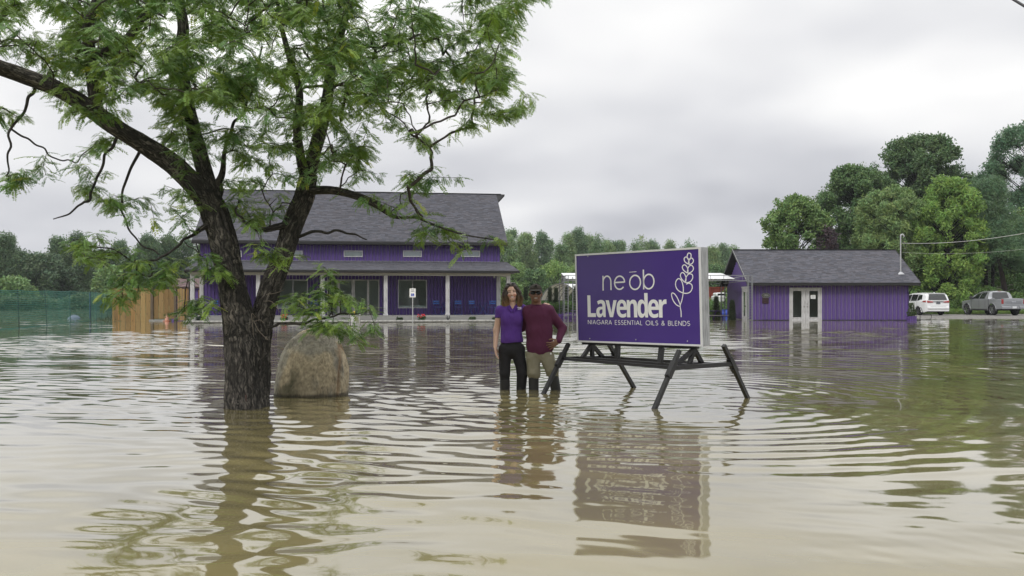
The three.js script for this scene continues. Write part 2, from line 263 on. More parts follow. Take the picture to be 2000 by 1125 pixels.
// ---------- the long barn ----------
const PHI = 8.18 * Math.PI / 180, SN = Math.sin(PHI), CS = Math.cos(PHI), BX = -17.61, BD = 49.4;
const lx = (px, lz) => { const u = (px - 1000) / F; return (u * (BD - CS * lz) - BX - SN * lz) / (CS - SN * u); };
const ly = (px, py, lz) => EYE - (py - HORIZON) / F * (BD + SN * lx(px, lz) - CS * lz);
const toWorld = (x, y, z) => V(BX + CS * x + SN * z, y, -BD - SN * x + CS * z);
{
  const b = thing('long_barn', 'long two storey purple barn shop with dark shingle roof and white posted porch', 'barn', null, [BX, 0, -BD], PHI);
  const W = 17.57, zw = -2.2, x0 = -0.03, x1 = 17.37, slabTop = 0.38, zr = -7.2, ridge = 8.24, zb = -12.4;
  // porch floor, posts, beam
  part('porch_slab', span(x0 - 0.25, W + 0.35, 0.02, slabTop, zw - 0.6, 0.3), concrete, b);
  for (let i = 0; i < 6; i++) { const x = W * i / 5; part('porch_post', join([rbox(0.22, 2.645 - slabTop, 0.22, x, (2.645 + slabTop) / 2, 0, 0.012), rbox(0.27, 0.1, 0.27, x, slabTop + 0.052, 0, 0.01)]), whiteTrim, b); }
  part('porch_beam', join([span(-0.12, W + 0.12, 2.645, 2.80, -0.1, 0.1)]), creamTrim, b);
  part('side_beam', span(-0.1, 0.1, 2.65, 2.80, zw, -0.103), creamTrim, b); part('side_beam', span(W - 0.1, W + 0.1, 2.65, 2.80, zw, -0.103), creamTrim, b);
  part('porch_ceiling', span(x0 - 0.2, W + 0.4, 2.803, 2.83, zw - 0.4, 0.42), std(col(0.18, 0.16, 0.24), 0.8), b);
  // porch roof
  const pa = V(-0.32, 2.94, 0.5), pb = V(18.14, 2.94, 0.5), pc = V(-0.05, 3.56, zw), pe = V(17.78, 3.56, zw);
  const pr = part('porch_roof', slab(pa, pb, pc, pe, 0.1), roofDeck, b);
  stuffPart('shingles', shingles(pa, pb, pc, pe, 11, [1.15, 1.15, 1.15]), shingleMat, pr);
  part('porch_gutter', rbox(18.5, 0.13, 0.11, 8.91, 2.872, 0.555, 0.02), blackMetal, b);
  part('flashing', span(x0, x1 + 0.02, 3.545, 3.575, zw + 0.003, zw + 0.04), std(col(0.3, 0.3, 0.33), 0.4), b);
  // lower front wall: window and door openings taken from their places in the photograph
  const H = (a, c, t, u) => [lx(a, zw), lx(c, zw), ly((a + c) / 2, u, zw), ly((a + c) / 2, t, zw)];
  const winR = H(777.3, 834, 546.3, 602), winL = H(541, 601.5, 546, 603), door = H(639, 741, 546, 614.6); door[2] = slabTop + 0.01;
  planks(b, barnPurples, x0, x1, slabTop, () => 2.80, zw, 0.2, [winR, winL, door], 5);
  const mid = (p, z) => lx(p, z);
  glazing('window', b, ...winR, zw + 0.01, 0.05, [[mid(805.7, zw), 0.05]], whiteTrim); glazing('window', b, ...winL, zw + 0.01, 0.05, [[mid(572.3, zw), 0.05]], whiteTrim);
  const dr = glazing('entrance_door', b, ...door, zw + 0.01, 0.06, [[mid(661.5, zw), 0.14], [mid(690, zw), 0.2], [mid(719, zw), 0.13]], creamTrim);
  part('threshold', span(door[0], door[1], slabTop, slabTop + 0.03, zw + 0.035, zw + 0.12), blackMetal, dr);
  part('pull_handle', rod(V(mid(686.6, zw), 1.25, zw + 0.075), V(mid(686.6, zw), 1.65, zw + 0.075), 0.015), blackMetal, dr);
  // rooms behind the glass
  part('inner_wall', span(x0 + 0.05, x1 - 0.05, slabTop, 2.8, zw - 2.4, zw - 2.35), paleInside, b);
  part('inner_floor', span(x0 + 0.05, x1 - 0.05, slabTop - 0.01, slabTop + 0.006, zw - 2.34, zw - 0.61), paleInside, b);
  for (const w of [winR, winL]) { part('window_ledge', span(w[0] + 0.08, w[1] - 0.08, w[2] + 0.03, w[2] + 0.16, zw - 0.55, zw - 0.12), whiteTrim, b); }
  for (let i = 0; i < 3; i++) part('jar', new THREE.CylinderGeometry(0.045, 0.05, 0.13, 10).translate(winL[0] + 0.5 + 0.36 * i, winL[2] + 0.23, zw - 0.2), paleInside, b);
  part('display_shelf', span(winR[0] + 0.15, winR[0] + 0.95, winR[2] + 0.52, winR[2] + 0.56, zw - 0.6, zw - 0.3), creamTrim, b);
  part('display_counter', join([span(winL[0] + 0.05, winL[0] + 0.62, winL[2] + 0.18, winL[2] + 0.46, zw - 0.9, zw - 0.56)]), whiteTrim, b);
  // upper front wall with five strip windows
  const ups = [454, 572.5, 690, 805.5, 919].map(c => H(c - 18.5, c + 18.5, 489.5, 501.8));
  planks(b, barnPurples, x0, x1, 3.57, () => 4.62, zw, 0.2, ups, 6);
  const palePane = std(col(0.20, 0.24, 0.25), 0.03, { clearcoat: 1, ior: 1.8 });
  for (const u of ups) glazing('strip_window', b, ...u, zw + 0.01, 0.045, [], whiteTrim, palePane);
  // corner trim and the body of the building
  part('corner_trim', span(x0 - 0.03, x0 + 0.19, slabTop + 0.003, 2.797, zw + 0.003, zw + 0.05), whiteTrim, b); part('corner_trim', span(x1 - 0.21, x1 + 0.03, slabTop + 0.003, 2.797, zw + 0.003, zw + 0.05), whiteTrim, b);
  const side = barnPurples[0];
  part('side_wall', span(x0, x0 + 0.1, 0.0, 4.62, zb + 0.1, zw - 0.025), side, b); part('side_wall', span(x1 - 0.1, x1, 0.0, 4.62, zb + 0.1, zw - 0.025), side, b);
  part('rear_wall', span(x0, x1, 0.0, 4.62, zb, zb + 0.097), side, b);
  part('upper_floor', span(x0 + 0.103, x1 - 0.103, 2.9, 3.0, zb + 0.1, zw - 0.03), paleInside, b); part('inner_upper_wall', span(x0 + 0.103, x1 - 0.103, 3.0, 4.6, zw - 0.2, zw - 0.06), paleInside, b);
  const gab = new THREE.Shape([[zw - 0.03, 4.62], [zb + 0.1, 4.62], [zr, ridge - 0.22]].map(p => new THREE.Vector2(...p)));
  for (const x of [x0, x1 - 0.1]) { const g = new THREE.ExtrudeGeometry(gab, { depth: 0.1, bevelEnabled: false }); g.rotateY(-Math.PI / 2); g.translate(x + 0.1, 0, 0); part('gable', g, side, b); }
  // main roof with a pointed hood at each end of the ridge
  const ex0 = -0.40, ex1 = 17.78, ey = 4.70, ez = -1.75;
  const ra = V(ex0, ey, ez), rb = V(ex1, ey, ez), rc = V(ex0, ridge, zr), re = V(ex1, ridge, zr);
  const roof = part('roof', join([slab(ra, rb, rc, re, 0.17), slab(V(ex1, ey - 0.1, zb - 0.4), V(ex0, ey - 0.1, zb - 0.4), re, rc, 0.17)]), roofDeck, b);
  stuffPart('shingles', shingles(ra, rb, rc, re, 12), shingleMat, roof);
  const t = 0.16, q = V(0, 0, 0);
  for (const [x, s] of [[ex1, 1], [ex0, -1]]) {
    const m = V(x, lerp(ridge, ey, t), lerp(zr, ez, t)), m2 = V(x, lerp(ridge, ey, t), zr - (lerp(zr, ez, t) - zr)), tip = V(x + s * 0.55, ridge, zr), top = V(x, ridge, zr), lo = 0.12;
    const tri = (p, r, u) => { const P = s > 0 ? [p, r, u] : [p, u, r], Q = P.map(v => v.clone().add(V(0, -lo, 0))); const f = []; const ad = (...v) => v.forEach(w => f.push(w.x, w.y, w.z)); ad(...P); ad(Q[2], Q[1], Q[0]); for (let i = 0; i < 3; i++) { const j = (i + 1) % 3; ad(P[i], Q[i], Q[j]); ad(P[i], Q[j], P[j]); } const g = new THREE.BufferGeometry(); g.setAttribute('position', new THREE.Float32BufferAttribute(f, 3)); g.computeVertexNormals(); return boxUV(g, 1); };
    part('ridge_hood', join([tri(top, m, tip), tri(top, tip, m2)]), roofDeck, roof);
  }
  part('ridge_cap', bar(V(ex0 - 0.3, ridge + 0.01, zr), V(ex1 + 0.3, ridge + 0.01, zr), 0.2, 0.03), roofDeck, roof);
  part('gutter', rbox(18.2, 0.19, 0.12, (ex0 + ex1) / 2, 4.585, ez + 0.05, 0.03), blackMetal, b);
  part('soffit', span(ex0, ex1, 4.5, 4.53, zw + 0.003, ez - 0.015), blackMetal, b);
  const ds = (pts) => part('downspout', tubeAlong(pts, 0.04, 20, 6), blackMetal, b);
  ds([V(-0.14, 4.5, ez + 0.02), V(-0.12, 4.25, ez - 0.1), V(-0.08, 4.0, zw + 0.06), V(-0.08, 3.6, zw + 0.06)]);
  ds([V(-0.28, 2.8, 0.5), V(-0.24, 2.6, 0.3), V(-0.2, 2.4, 0.02), V(-0.2, 0.4, 0.02)]);
  part('wall_lamp', join([rbox(0.12, 0.14, 0.1, lx(965, zw), ly(965, 541, zw), zw + 0.06, 0.02)]), whiteTrim, b);

  // pavement edge, bed, in front of the porch
  const kx0 = lx(357, 1.2), kx1 = lx(1062, 1.2), kt = 0.14;
  const place = g => g.applyMatrix4(new THREE.Matrix4().makeRotationY(PHI).setPosition(BX, 0, -BD));
  structure('kerb', place(boxUV(rbox(kx1 - kx0, 0.085, 0.22, (kx0 + kx1) / 2, kt - 0.0425, 1.1, 0.012), 1)), std(col(0.70, 0.70, 0.68), 0.85, { map: grainTex }));
  const stone = structure('kerb_footing', place(boxUV(span(kx0, kx1, -0.4, kt - 0.087, 0.9, 1.17), 1)), std(col(0.30, 0.30, 0.29), 0.95, { map: grainTex, bumpMap: bumpTex, bumpScale: 0.03 }));
  structure('planting_bed', place(boxUV(span(kx0 + 0.1, kx1 - 0.1, -0.36, 0.10, 0.305, 0.985), 1)), std(col(0.05, 0.038, 0.028), 1, { map: grainTex, bumpMap: bumpTex, bumpScale: 0.04 }));
}

// ---------- the low purple shop (shed) ----------
const font = {}; for (const [k, f] of [['bold', 'droid_sans_bold'], ['regular', 'droid_sans_regular']]) font[k] = await new FontLoader().loadAsync(`fonts/droid/${f}.typeface.json`);
function textFlat(str, f, size, depth, spacing = 0, sx = 1) {     // solid letters in the xy plane, left edge at 0; returns { geo, width }
  const list = []; let x = 0;
  for (const ch of str) {
    if (ch === ' ') { x += size * 0.36 * sx + spacing; continue; }
    const sh = f.generateShapes(ch, size); const g = new THREE.ExtrudeGeometry(sh, { depth, bevelEnabled: false, curveSegments: 6 }); g.computeBoundingBox(); const bb = g.boundingBox;
    g.translate(-bb.min.x, 0, 0); g.scale(sx, 1, 1); g.translate(x, 0, 0); list.push(g); x += (bb.max.x - bb.min.x) * sx + size * 0.09 * sx + spacing;
  }
  return { geo: join(list), width: x - spacing };
}
function ribbon(pts, w, depth, closed = false) {                  // a flat stroke of constant width along a plane curve
  const n = pts.length, pos = [], idx = [];
  for (let i = 0; i < n; i++) {
    const p = pts[closed ? (i - 1 + n) % n : Math.max(0, i - 1)], q = pts[closed ? (i + 1) % n : Math.min(n - 1, i + 1)], tx = q[0] - p[0], ty = q[1] - p[1], l = Math.hypot(tx, ty) || 1, nx = -ty / l * w / 2, ny = tx / l * w / 2, [x, y] = pts[i];
    pos.push(x + nx, y + ny, depth, x - nx, y - ny, depth, x + nx, y + ny, 0, x - nx, y - ny, 0);
  }
  const m = closed ? n : n - 1;
  for (let i = 0; i < m; i++) { const a = i * 4, b = (i + 1) % n * 4; idx.push(a, a + 1, b + 1, a, b + 1, b, a + 2, a, b, a + 2, b, b + 2, a + 1, a + 3, b + 3, a + 1, b + 3, b + 1); }
  const g = new THREE.BufferGeometry(); g.setAttribute('position', new THREE.Float32BufferAttribute(pos, 3)); g.setAttribute('uv', new THREE.Float32BufferAttribute(new Float32Array(pos.length / 3 * 2), 2)); g.setIndex(idx); const h = g.toNonIndexed(); h.computeVertexNormals(); return h;
}
const SX = 14.79, SD = 55.3;
{
  const s = thing('low_shop', 'low purple board sided shop with dark gable roof and white double doors', 'shop', null, [SX, 0, -SD]);
  const L = 9.7, D = 6.3, wallTop = 2.22, zr = -D / 2, ridge = 4.55, ez = 0.55, ey = 2.32;
  const X = px => (px - 1000) / F * SD - SX, Y = py => EYE - (py - HORIZON) / F * SD;
  const d0 = X(1541.5), d1 = X(1605), dt = Y(561.8);
  planks(s, purples, 0, L, 0.055, () => wallTop, 0, 0.235, [[d0 - 0.0, d1 + 0.0, -1, dt]], 21, 0.022, 0.026);
  part('base_board', span(0.0, d0 - 0.003, -0.4, 0.05, -0.05, -0.012), std(col(0.03, 0.025, 0.04), 0.8), s); part('base_board', span(d1 + 0.003, L, -0.4, 0.05, -0.05, -0.012), std(col(0.03, 0.025, 0.04), 0.8), s);
  // left gable wall boards (turned to face left)
  const gl = new THREE.Group(); gl.name = 'gable_wall'; gl.rotation.y = -Math.PI / 2; s.add(gl);   // its x runs towards the front
  gl.position.set(0, 0, -D);
  const gh = x => wallTop + (1 - Math.abs(x - D / 2) / (D / 2)) * (ridge - 0.28 - wallTop);
  const g0 = D - 2.25, g1 = D - 0.55;
  planks(gl, purples, 0, D - 0.0, 0.055, gh, 0, 0.235, [[g0, g1, -1, 2.04]], 22, 0.022, 0.026);
  // body
  const inner = purples[2];
  part('rear_wall', span(0.03, L - 0.03, -0.4, wallTop, -D, -D + 0.08), inner, s); part('side_wall', span(L - 0.1, L - 0.003, -0.4, wallTop, -D + 0.083, -0.03), inner, s);
  const gs = new THREE.Shape([[-D + 0.05, wallTop], [-0.05, wallTop], [zr, ridge - 0.26]].map(p => new THREE.Vector2(...p))); const gg = new THREE.ExtrudeGeometry(gs, { depth: 0.08, bevelEnabled: false }); gg.rotateY(-Math.PI / 2); gg.translate(L - 0.01, 0, 0); part('gable', gg, inner, s);
  part('inner_lining', join([span(0.05, 0.08, -0.4, 2.2, -D + 0.1, -2.3), span(0.05, d0 - 0.05, 0.06, wallTop, -0.06, -0.026), span(d1 + 0.05, L - 0.11, 0.06, wallTop, -0.06, -0.026), span(0.05, L - 0.11, wallTop + 0.003, wallTop + 0.04, -D + 0.1, -0.05), span(0.11, L - 0.12, -0.1, 2.2, -2.62, -2.6)]), paleInside, s);
  // roof
  const a = V(-0.38, ey, ez), b = V(L + 0.48, ey, ez), c = V(-0.38, ridge, zr), e = V(L + 0.48, ridge, zr);
  const roof = part('roof', join([slab(a, b, c, e, 0.13), slab(V(L + 0.48, ey, -D - ez), V(-0.38, ey, -D - ez), e, c, 0.13)]), roofDeck, s);
  stuffPart('shingles', shingles(a, b, c, e, 23, [1.12, 1.12, 1.12]), shingleMat, roof);
  part('ridge_cap', bar(V(-0.38, ridge + 0.012, zr), V(L + 0.48, ridge + 0.012, zr), 0.26, 0.03), roofDeck, roof);
  part('fascia', join([span(-0.38, L + 0.48, ey - 0.17, ey - 0.02, ez + 0.003, ez + 0.03)]), blackMetal, s);
  for (const x of [-0.41, L + 0.483]) part('rake_board', join([bar(V(x + 0.012, ey - 0.07, ez), V(x + 0.012, ridge - 0.06, zr), 0.022, 0.16), bar(V(x + 0.012, ey - 0.07, -D - ez), V(x + 0.012, ridge - 0.06, zr), 0.022, 0.16)]), blackMetal, s);
  part('soffit', span(-0.36, L + 0.46, 2.15, 2.17, 0.004, ez - 0.005), blackMetal, s);
  // pale grey metal drip edge on the front rake
  part('drip_edge', bar(V(-0.418, ey + 0.02, ez), V(-0.418, ridge + 0.03, zr), 0.012, 0.03), std(col(0.35, 0.35, 0.36), 0.4), s);
  // doors: white leaves with long panes
  function leaf(parent, x0, x1, y0, y1, z, pane, knobX) {
    const d = new THREE.Group(); d.name = 'door'; parent.add(d); const [p0, p1, q0, q1] = pane;
    part('door_leaf', join([span(x0, p0, y0, y1, z - 0.05, z), span(p1, x1, y0, y1, z - 0.05, z), span(p0, p1, y0, q0, z - 0.05, z), span(p0, p1, q1, y1, z - 0.05, z)]), whiteTrim, d);
    const bead = 0.03; part('glazing_bead', join([span(p0, p1, q1 - bead, q1 - 0.002, z - 0.03, z + 0.008), span(p0, p1, q0 + 0.002, q0 + bead, z - 0.03, z + 0.008), span(p0 + 0.002, p0 + bead, q0 + bead, q1 - bead, z - 0.03, z + 0.008), span(p1 - bead, p1 - 0.002, q0 + bead, q1 - bead, z - 0.03, z + 0.008)]), whiteTrim, d);
    piece('pane', glassMat, d, p0 + bead, p1 - bead, q0 + bead, q1 - bead, z - 0.024, z - 0.02);
    const ky = 0.86; part('handle', join([new THREE.SphereGeometry(0.035, 10, 8).translate(knobX, ky, z + 0.05), new THREE.CylinderGeometry(0.014, 0.02, 0.05, 8).rotateX(Math.PI / 2).translate(knobX, ky, z + 0.022)]), std(col(0.25, 0.24, 0.22), 0.35, { metalness: 0.9 }), d);
    return d;
  }
  const fw = 0.075, mid = (d0 + d1) / 2;
  part('door_frame', join([span(d0, d0 + fw, -0.35, dt, -0.06, 0.03), span(d1 - fw, d1, -0.35, dt, -0.06, 0.03), span(d0 + fw, d1 - fw, dt - fw, dt, -0.06, 0.03)]), whiteTrim, s);
  leaf(s, d0 + fw + 0.004, mid - 0.006, -0.3, dt - fw - 0.004, 0.0, [X(1547.8), X(1566.4), Y(620.6), Y(567.3)], mid - 0.1);
  const dl = leaf(s, mid + 0.006, d1 - fw - 0.004, -0.3, dt - fw - 0.004, 0.0, [X(1580), X(1598.4), Y(620.6), Y(567.3)], mid + 0.1);
  part('deadbolt', new THREE.CylinderGeometry(0.03, 0.03, 0.03, 10).rotateX(Math.PI / 2).translate(mid + 0.1, 1.02, 0.016), std(col(0.25, 0.24, 0.22), 0.35, { metalness: 0.9 }), dl);
  // side doors in the gable wall
  const sd = new THREE.Group(); sd.name = 'side_doors'; sd.rotation.y = -Math.PI / 2; sd.position.set(0, 0, -D); s.add(sd);
  const m2 = (g0 + g1) / 2;
  part('door_frame', join([span(g0, g0 + 0.07, -0.35, 2.04, -0.06, 0.03), span(g1 - 0.07, g1, -0.35, 2.04, -0.06, 0.03), span(g0 + 0.07, g1 - 0.07, 1.97, 2.04, -0.06, 0.03), span(g0 - 0.05, g1 + 0.05, 2.043, 2.12, -0.02, 0.045)]), whiteTrim, sd);
  for (const [u, v, k] of [[g0 + 0.074, m2 - 0.005, m2 - 0.08], [m2 + 0.005, g1 - 0.074, m2 + 0.08]]) {
    part('door_leaf', join([span(u, u + 0.14, -0.3, 1.966, -0.05, 0), span(v - 0.14, v, -0.3, 1.966, -0.05, 0), span(u + 0.14, v - 0.14, -0.3, 0.24, -0.05, 0), span(u + 0.14, v - 0.14, 1.78, 1.966, -0.05, 0)]), whiteTrim, sd);
    piece('pane', glassMat, sd, u + 0.142, v - 0.142, 0.242, 1.778, -0.024, -0.02);
    part('handle', new THREE.SphereGeometry(0.035, 10, 8).translate(k, 0.88, 0.045), blackMetal, sd);
  }
  // things fixed to or standing by the shop
  const sg = thing('open_sign', 'oval dark OPEN sign hanging on the purple shop wall', 'sign', null, [SX + X(1495.5), Y(577), -SD + 0.012]);
  { const pl = new THREE.CylinderGeometry(1, 1, 0.03, 28).rotateX(Math.PI / 2); pl.scale(0.27, 0.155, 1); pl.translate(0, 0, 0.02); part('board', pl, std(col(0.02, 0.022, 0.025), 0.6), sg);
    const el = []; for (let i = 0; i < 32; i++) { const t = i / 32 * 6.2832; el.push([0.25 * Math.cos(t), 0.138 * Math.sin(t)]); } const pale = std(col(0.42, 0.43, 0.41), 0.6);
    part('rim', ribbon(el, 0.013, 0.008, true).translate(0, 0, 0.036), pale, sg);
    const t = textFlat('OPEN', font.regular, 0.13, 0.008, 0.006, 0.8); part('lettering', t.geo.translate(-t.width / 2, -0.062, 0.036), pale, sg); }
  const pq = thing('wall_plaque', 'small dark brown board hung under the oval OPEN sign', 'plaque', null, [SX + X(1494.7), Y(587.3), -SD + 0.012]);
  part('board', rbox(0.40, 0.36, 0.03, 0, 0, 0.018, 0.008), std(col(0.055, 0.022, 0.028), 0.7, { map: grainTex }), pq);
  part('slat', span(-0.19, 0.19, 0.04, 0.05, 0.034, 0.038), std(col(0.03, 0.012, 0.016), 0.8), pq); part('slat', span(-0.19, 0.19, -0.07, -0.06, 0.034, 0.038), std(col(0.03, 0.012, 0.016), 0.8), pq);
  const nt = thing('paper_notice', 'white paper notice taped inside the glass of the shop door', 'notice', null, [SX + X(1588.3), Y(579.8), -SD - 0.017]);
  part('sheet', box(0.31, 0.24, 0.002), std(col(0.78, 0.8, 0.8), 0.8), nt); for (let i = 0; i < 4; i++) part('printed_line', box(0.22 - 0.03 * (i % 2), 0.012, 0.001, 0, 0.075 - i * 0.045, 0.0022), std(col(0.45, 0.47, 0.48), 0.9), nt);
  // service mast on the roof with two wires
  const mx = X(1765.5), roofAt = z => ey + (ez - z) / (ez - zr) * (ridge - ey), mz = -0.47, mb = roofAt(mz);
  const mast = thing('service_mast', 'pale metal electric service mast rising through the shop roof', 'mast', null, [SX + mx, mb, -SD + mz]);
  const galv = std(col(0.44, 0.45, 0.47), 0.45, { metalness: 0.4 });
  const mh = 2.25; part('pipe', rod(V(0, -0.4, 0), V(0, mh, 0), 0.042), galv, mast);
  part('roof_boot', new THREE.CylinderGeometry(0.07, 0.24, 0.16, 12).translate(0, 0.0, 0.02), galv, mast);
  part('weather_head', tubeAlong([V(0, mh - 0.03, 0), V(0.02, mh + 0.12, 0), V(0.14, mh + 0.16, 0), V(0.22, mh + 0.02, 0)], 0.048, 12, 8), galv, mast);
  part('drip_loop', tubeAlong([V(0.22, mh, 0), V(0.12, mh - 0.4, 0.02), V(0.25, mh - 0.85, 0.02), V(0.34, mh - 0.55, 0), V(0.15, mh - 0.28, 0)], 0.022, 20, 5), blackMetal, mast);
  const wm = std(col(0.5, 0.5, 0.5), 0.5), M0 = V(SX + mx + 0.08, mb + mh - 0.38, -SD + mz), M1 = V(SX + mx + 0.08, mb + mh - 0.95, -SD + mz);
  const wire = (name, label, A, B, sag, r, m) => { const p = []; for (let i = 0; i <= 12; i++) { const t = i / 12, v = A.clone().lerp(B, t); v.y -= sag * 4 * t * (1 - t); p.push(v); } const o = part(name, tubeAlong(p, r, 40, 5), m, scene); o.name = numbered(name); o.userData = { label, category: 'wire' }; };
  wire('overhead_wire', 'pale twisted electric wire running from the service mast across the trees', M0, at(2120, 430, 42), 0.35, 0.014, wm);
  wire('overhead_wire', 'thin lower wire running from the service mast below the twisted one', M1, at(2120, 470, 44), 0.3, 0.005, wm);
  wire('overhead_wire', 'black cable crossing the open sky above the trees', at(1900, -52, 14), at(2080, 58, 12), 0.02, 0.02, blackMetal);
  part('conduit', tubeAlong([V(L + 0.05, 2.1, 0.1), V(L + 0.2, 1.95, 0.0), V(L + 0.06, 1.75, -0.05), V(L + 0.05, 0.0, -0.05)], 0.03, 20, 5), blackMetal, s);
}

// ---------- the honey locust in the foreground ----------
const barkTex = dataTex(512, 512, (u, v) => {                // long plates parted by deep dark cracks
  const nx = 24, ny = 4, wx = (tileFbm(u, v, 10, 4, 171) - 0.5) * 3.2, wy = (tileFbm(u, v, 6, 3, 177) - 0.5) * 1.6, X = u * nx + wx, Y = v * ny + wy, xi = Math.floor(X), yi = Math.floor(Y); let f1 = 9, f2 = 9, id = 0;
  for (let j = -1; j <= 1; j++) for (let i = -1; i <= 1; i++) { const cx = ((xi + i) % nx + nx) % nx, cy = ((yi + j) % ny + ny) % ny, dx = xi + i + hash3(cx, cy, 1) - X, dy = (yi + j + hash3(cx, cy, 2) - Y) * 0.8, d = Math.hypot(dx, dy); if (d < f1) { f2 = f1; f1 = d; id = hash3(cx, cy, 3); } else if (d < f2) f2 = d; }
  const plate = sstep(0.0, 0.42, f2 - f1) * (0.55 + 0.45 * sstep(0.35, 0.6, tileFbm(u, v, 12, 3, 191))), g = lerp(0.15, 0.40 + 0.2 * (id - 0.5), plate) + 0.30 * (tileFbm(u, v * 0.5, 32, 4, 181) - 0.5) * (0.3 + plate) + 0.06 * (tileNoise(u, v, 160, 184) - 0.5); return [g, g * 0.95, g * 0.89]; });
const oldBark = dataTex(128, 256, (u, v) => { const a = tileFbm(u, v, 6, 5, 71), r = Math.abs(tileFbm(u, v * 0.5, 10, 3, 75) - 0.5) * 2, g = 0.36 + 0.30 * (a - 0.5) + 0.34 * (r - 0.25); return [g * 1.0, g * 0.94, g * 0.87]; });
const barkMat = std(col(0.80, 0.80, 0.80), 0.95, { map: barkTex, bumpMap: barkTex, bumpScale: 0.03 });
const twigMat = std(col(0.05, 0.042, 0.036), 0.9);
// a limb through joints [vector, radius]; bark relief as long ridges that split and join
function limb(joints, relief, seed, density = 60, radial = 56) {
  const curve = new THREE.CatmullRomCurve3(joints.map(j => j[0]), false, 'centripetal'), len = curve.getLength(), rows = Math.max(4, Math.round(len * density));
  const rad = t => { const f = t * (joints.length - 1), i = Math.min(joints.length - 2, Math.floor(f)); return lerp(joints[i][1], joints[i + 1][1], f - i); };
  const pos = [], uv = [], idx = []; let X = null, dist = 0, last = null;
  for (let j = 0; j <= rows; j++) {
    const t = j / rows, p = curve.getPoint(t), T = curve.getTangent(t); if (last) dist += p.distanceTo(last); last = p;
    if (!X) X = (Math.abs(T.y) < 0.9 ? V(0, 1, 0) : V(0, 0, 1)).cross(T).normalize(); else X = X.clone().addScaledVector(T, -X.dot(T)).normalize();
    const Y = T.clone().cross(X), r = rad(t);
    for (let i = 0; i <= radial; i++) {
      const a = i / radial * 2 * Math.PI, ca = Math.cos(a), sa = Math.sin(a), n1 = fbm(ca * r * 34 + seed, sa * r * 34, dist * 2.4 + seed, 3), n2 = noise3(ca * r * 55, sa * r * 55 + seed, dist * 9), lump = fbm(ca * 1.3 + seed, sa * 1.3, dist * 1.7, 2) - 0.5;
      const ridge = 1 - Math.abs(n1 - 0.5) * 3.4, h = r + relief * (ridge * 1.0 + (n2 - 0.5) * 0.5) + lump * r * 0.22;
      pos.push(p.x + (X.x * ca + Y.x * sa) * h, p.y + (X.y * ca + Y.y * sa) * h, p.z + (X.z * ca + Y.z * sa) * h); uv.push(i / radial * Math.max(1, Math.round(r * 9)), dist * 1.2);
    }
  }
  for (let j = 0; j < rows; j++) for (let i = 0; i < radial; i++) { const a = j * (radial + 1) + i, c = a + radial + 1; idx.push(a, a + 1, c, a + 1, c + 1, c); }
  const g = new THREE.BufferGeometry(); g.setAttribute('position', new THREE.Float32BufferAttribute(pos, 3)); g.setAttribute('uv', new THREE.Float32BufferAttribute(uv, 2)); g.setIndex(idx); g.computeVertexNormals(); return g;
}
const frondGeo = (() => {                                // pinnate leaves: a bent stalk with pairs of small leaflets
  const make = (seed, pairs, len, lw) => {
    const R = rng(seed), pos = [], nor = [], droop = 0.12 + R() * 0.3, sway = (R() - 0.5) * 0.5;
    const sp = t => V(sway * t * t * len * 0.5, -droop * t * t * len, t * len);
    const tri = (a, b, c) => { const n = b.clone().sub(a).cross(c.clone().sub(a)).normalize(); for (const v of [a, b, c]) { pos.push(v.x, v.y, v.z); nor.push(n.x, n.y, n.z); } };
    for (let i = 0; i < pairs; i++) { const t = (i + 0.8) / pairs, p = sp(t), f = sp(Math.min(1, t + 0.05)).sub(sp(t - 0.05)).normalize(), side = f.clone().cross(V(0, 1, 0)).normalize(), up = side.clone().cross(f);
      for (const s of [-1, 1]) { const L = lw * (0.65 + 0.5 * Math.sin(Math.min(1, t * 1.1) * 2.7)) * (0.85 + 0.3 * R()), dir = side.clone().multiplyScalar(s * 0.9).addScaledVector(f, 0.42 + 0.2 * R()).addScaledVector(up, -0.25 + 0.5 * (R() - 0.5)).normalize(), wv = f.clone().addScaledVector(dir, -f.dot(dir)).normalize().multiplyScalar(L * 0.21), tip = p.clone().addScaledVector(dir, L), m1 = p.clone().addScaledVector(dir, L * 0.45).add(wv), m2 = p.clone().addScaledVector(dir, L * 0.45).sub(wv);
        if (s > 0) { tri(p, m2, tip); tri(p, tip, m1); } else { tri(p, tip, m2); tri(p, m1, tip); } } }
    for (let i = 0; i < 3; i++) { const a = sp(i / 3), b = sp((i + 1) / 3), w = V(0.0016, 0, 0); tri(a.clone().sub(w), a.clone().add(w), b); }
    const g = new THREE.BufferGeometry(); g.setAttribute('position', new THREE.Float32BufferAttribute(pos, 3)); g.setAttribute('normal', new THREE.Float32BufferAttribute(nor, 3)); return g;
  };
  return [make(1, 11, 0.21, 0.042), make(2, 13, 0.25, 0.042), make(3, 9, 0.17, 0.038)];
})();
const leafMat = std(0xffffff, 0.62, { transmission: 0.42, thickness: 0, ior: 1.35, side: THREE.DoubleSide });
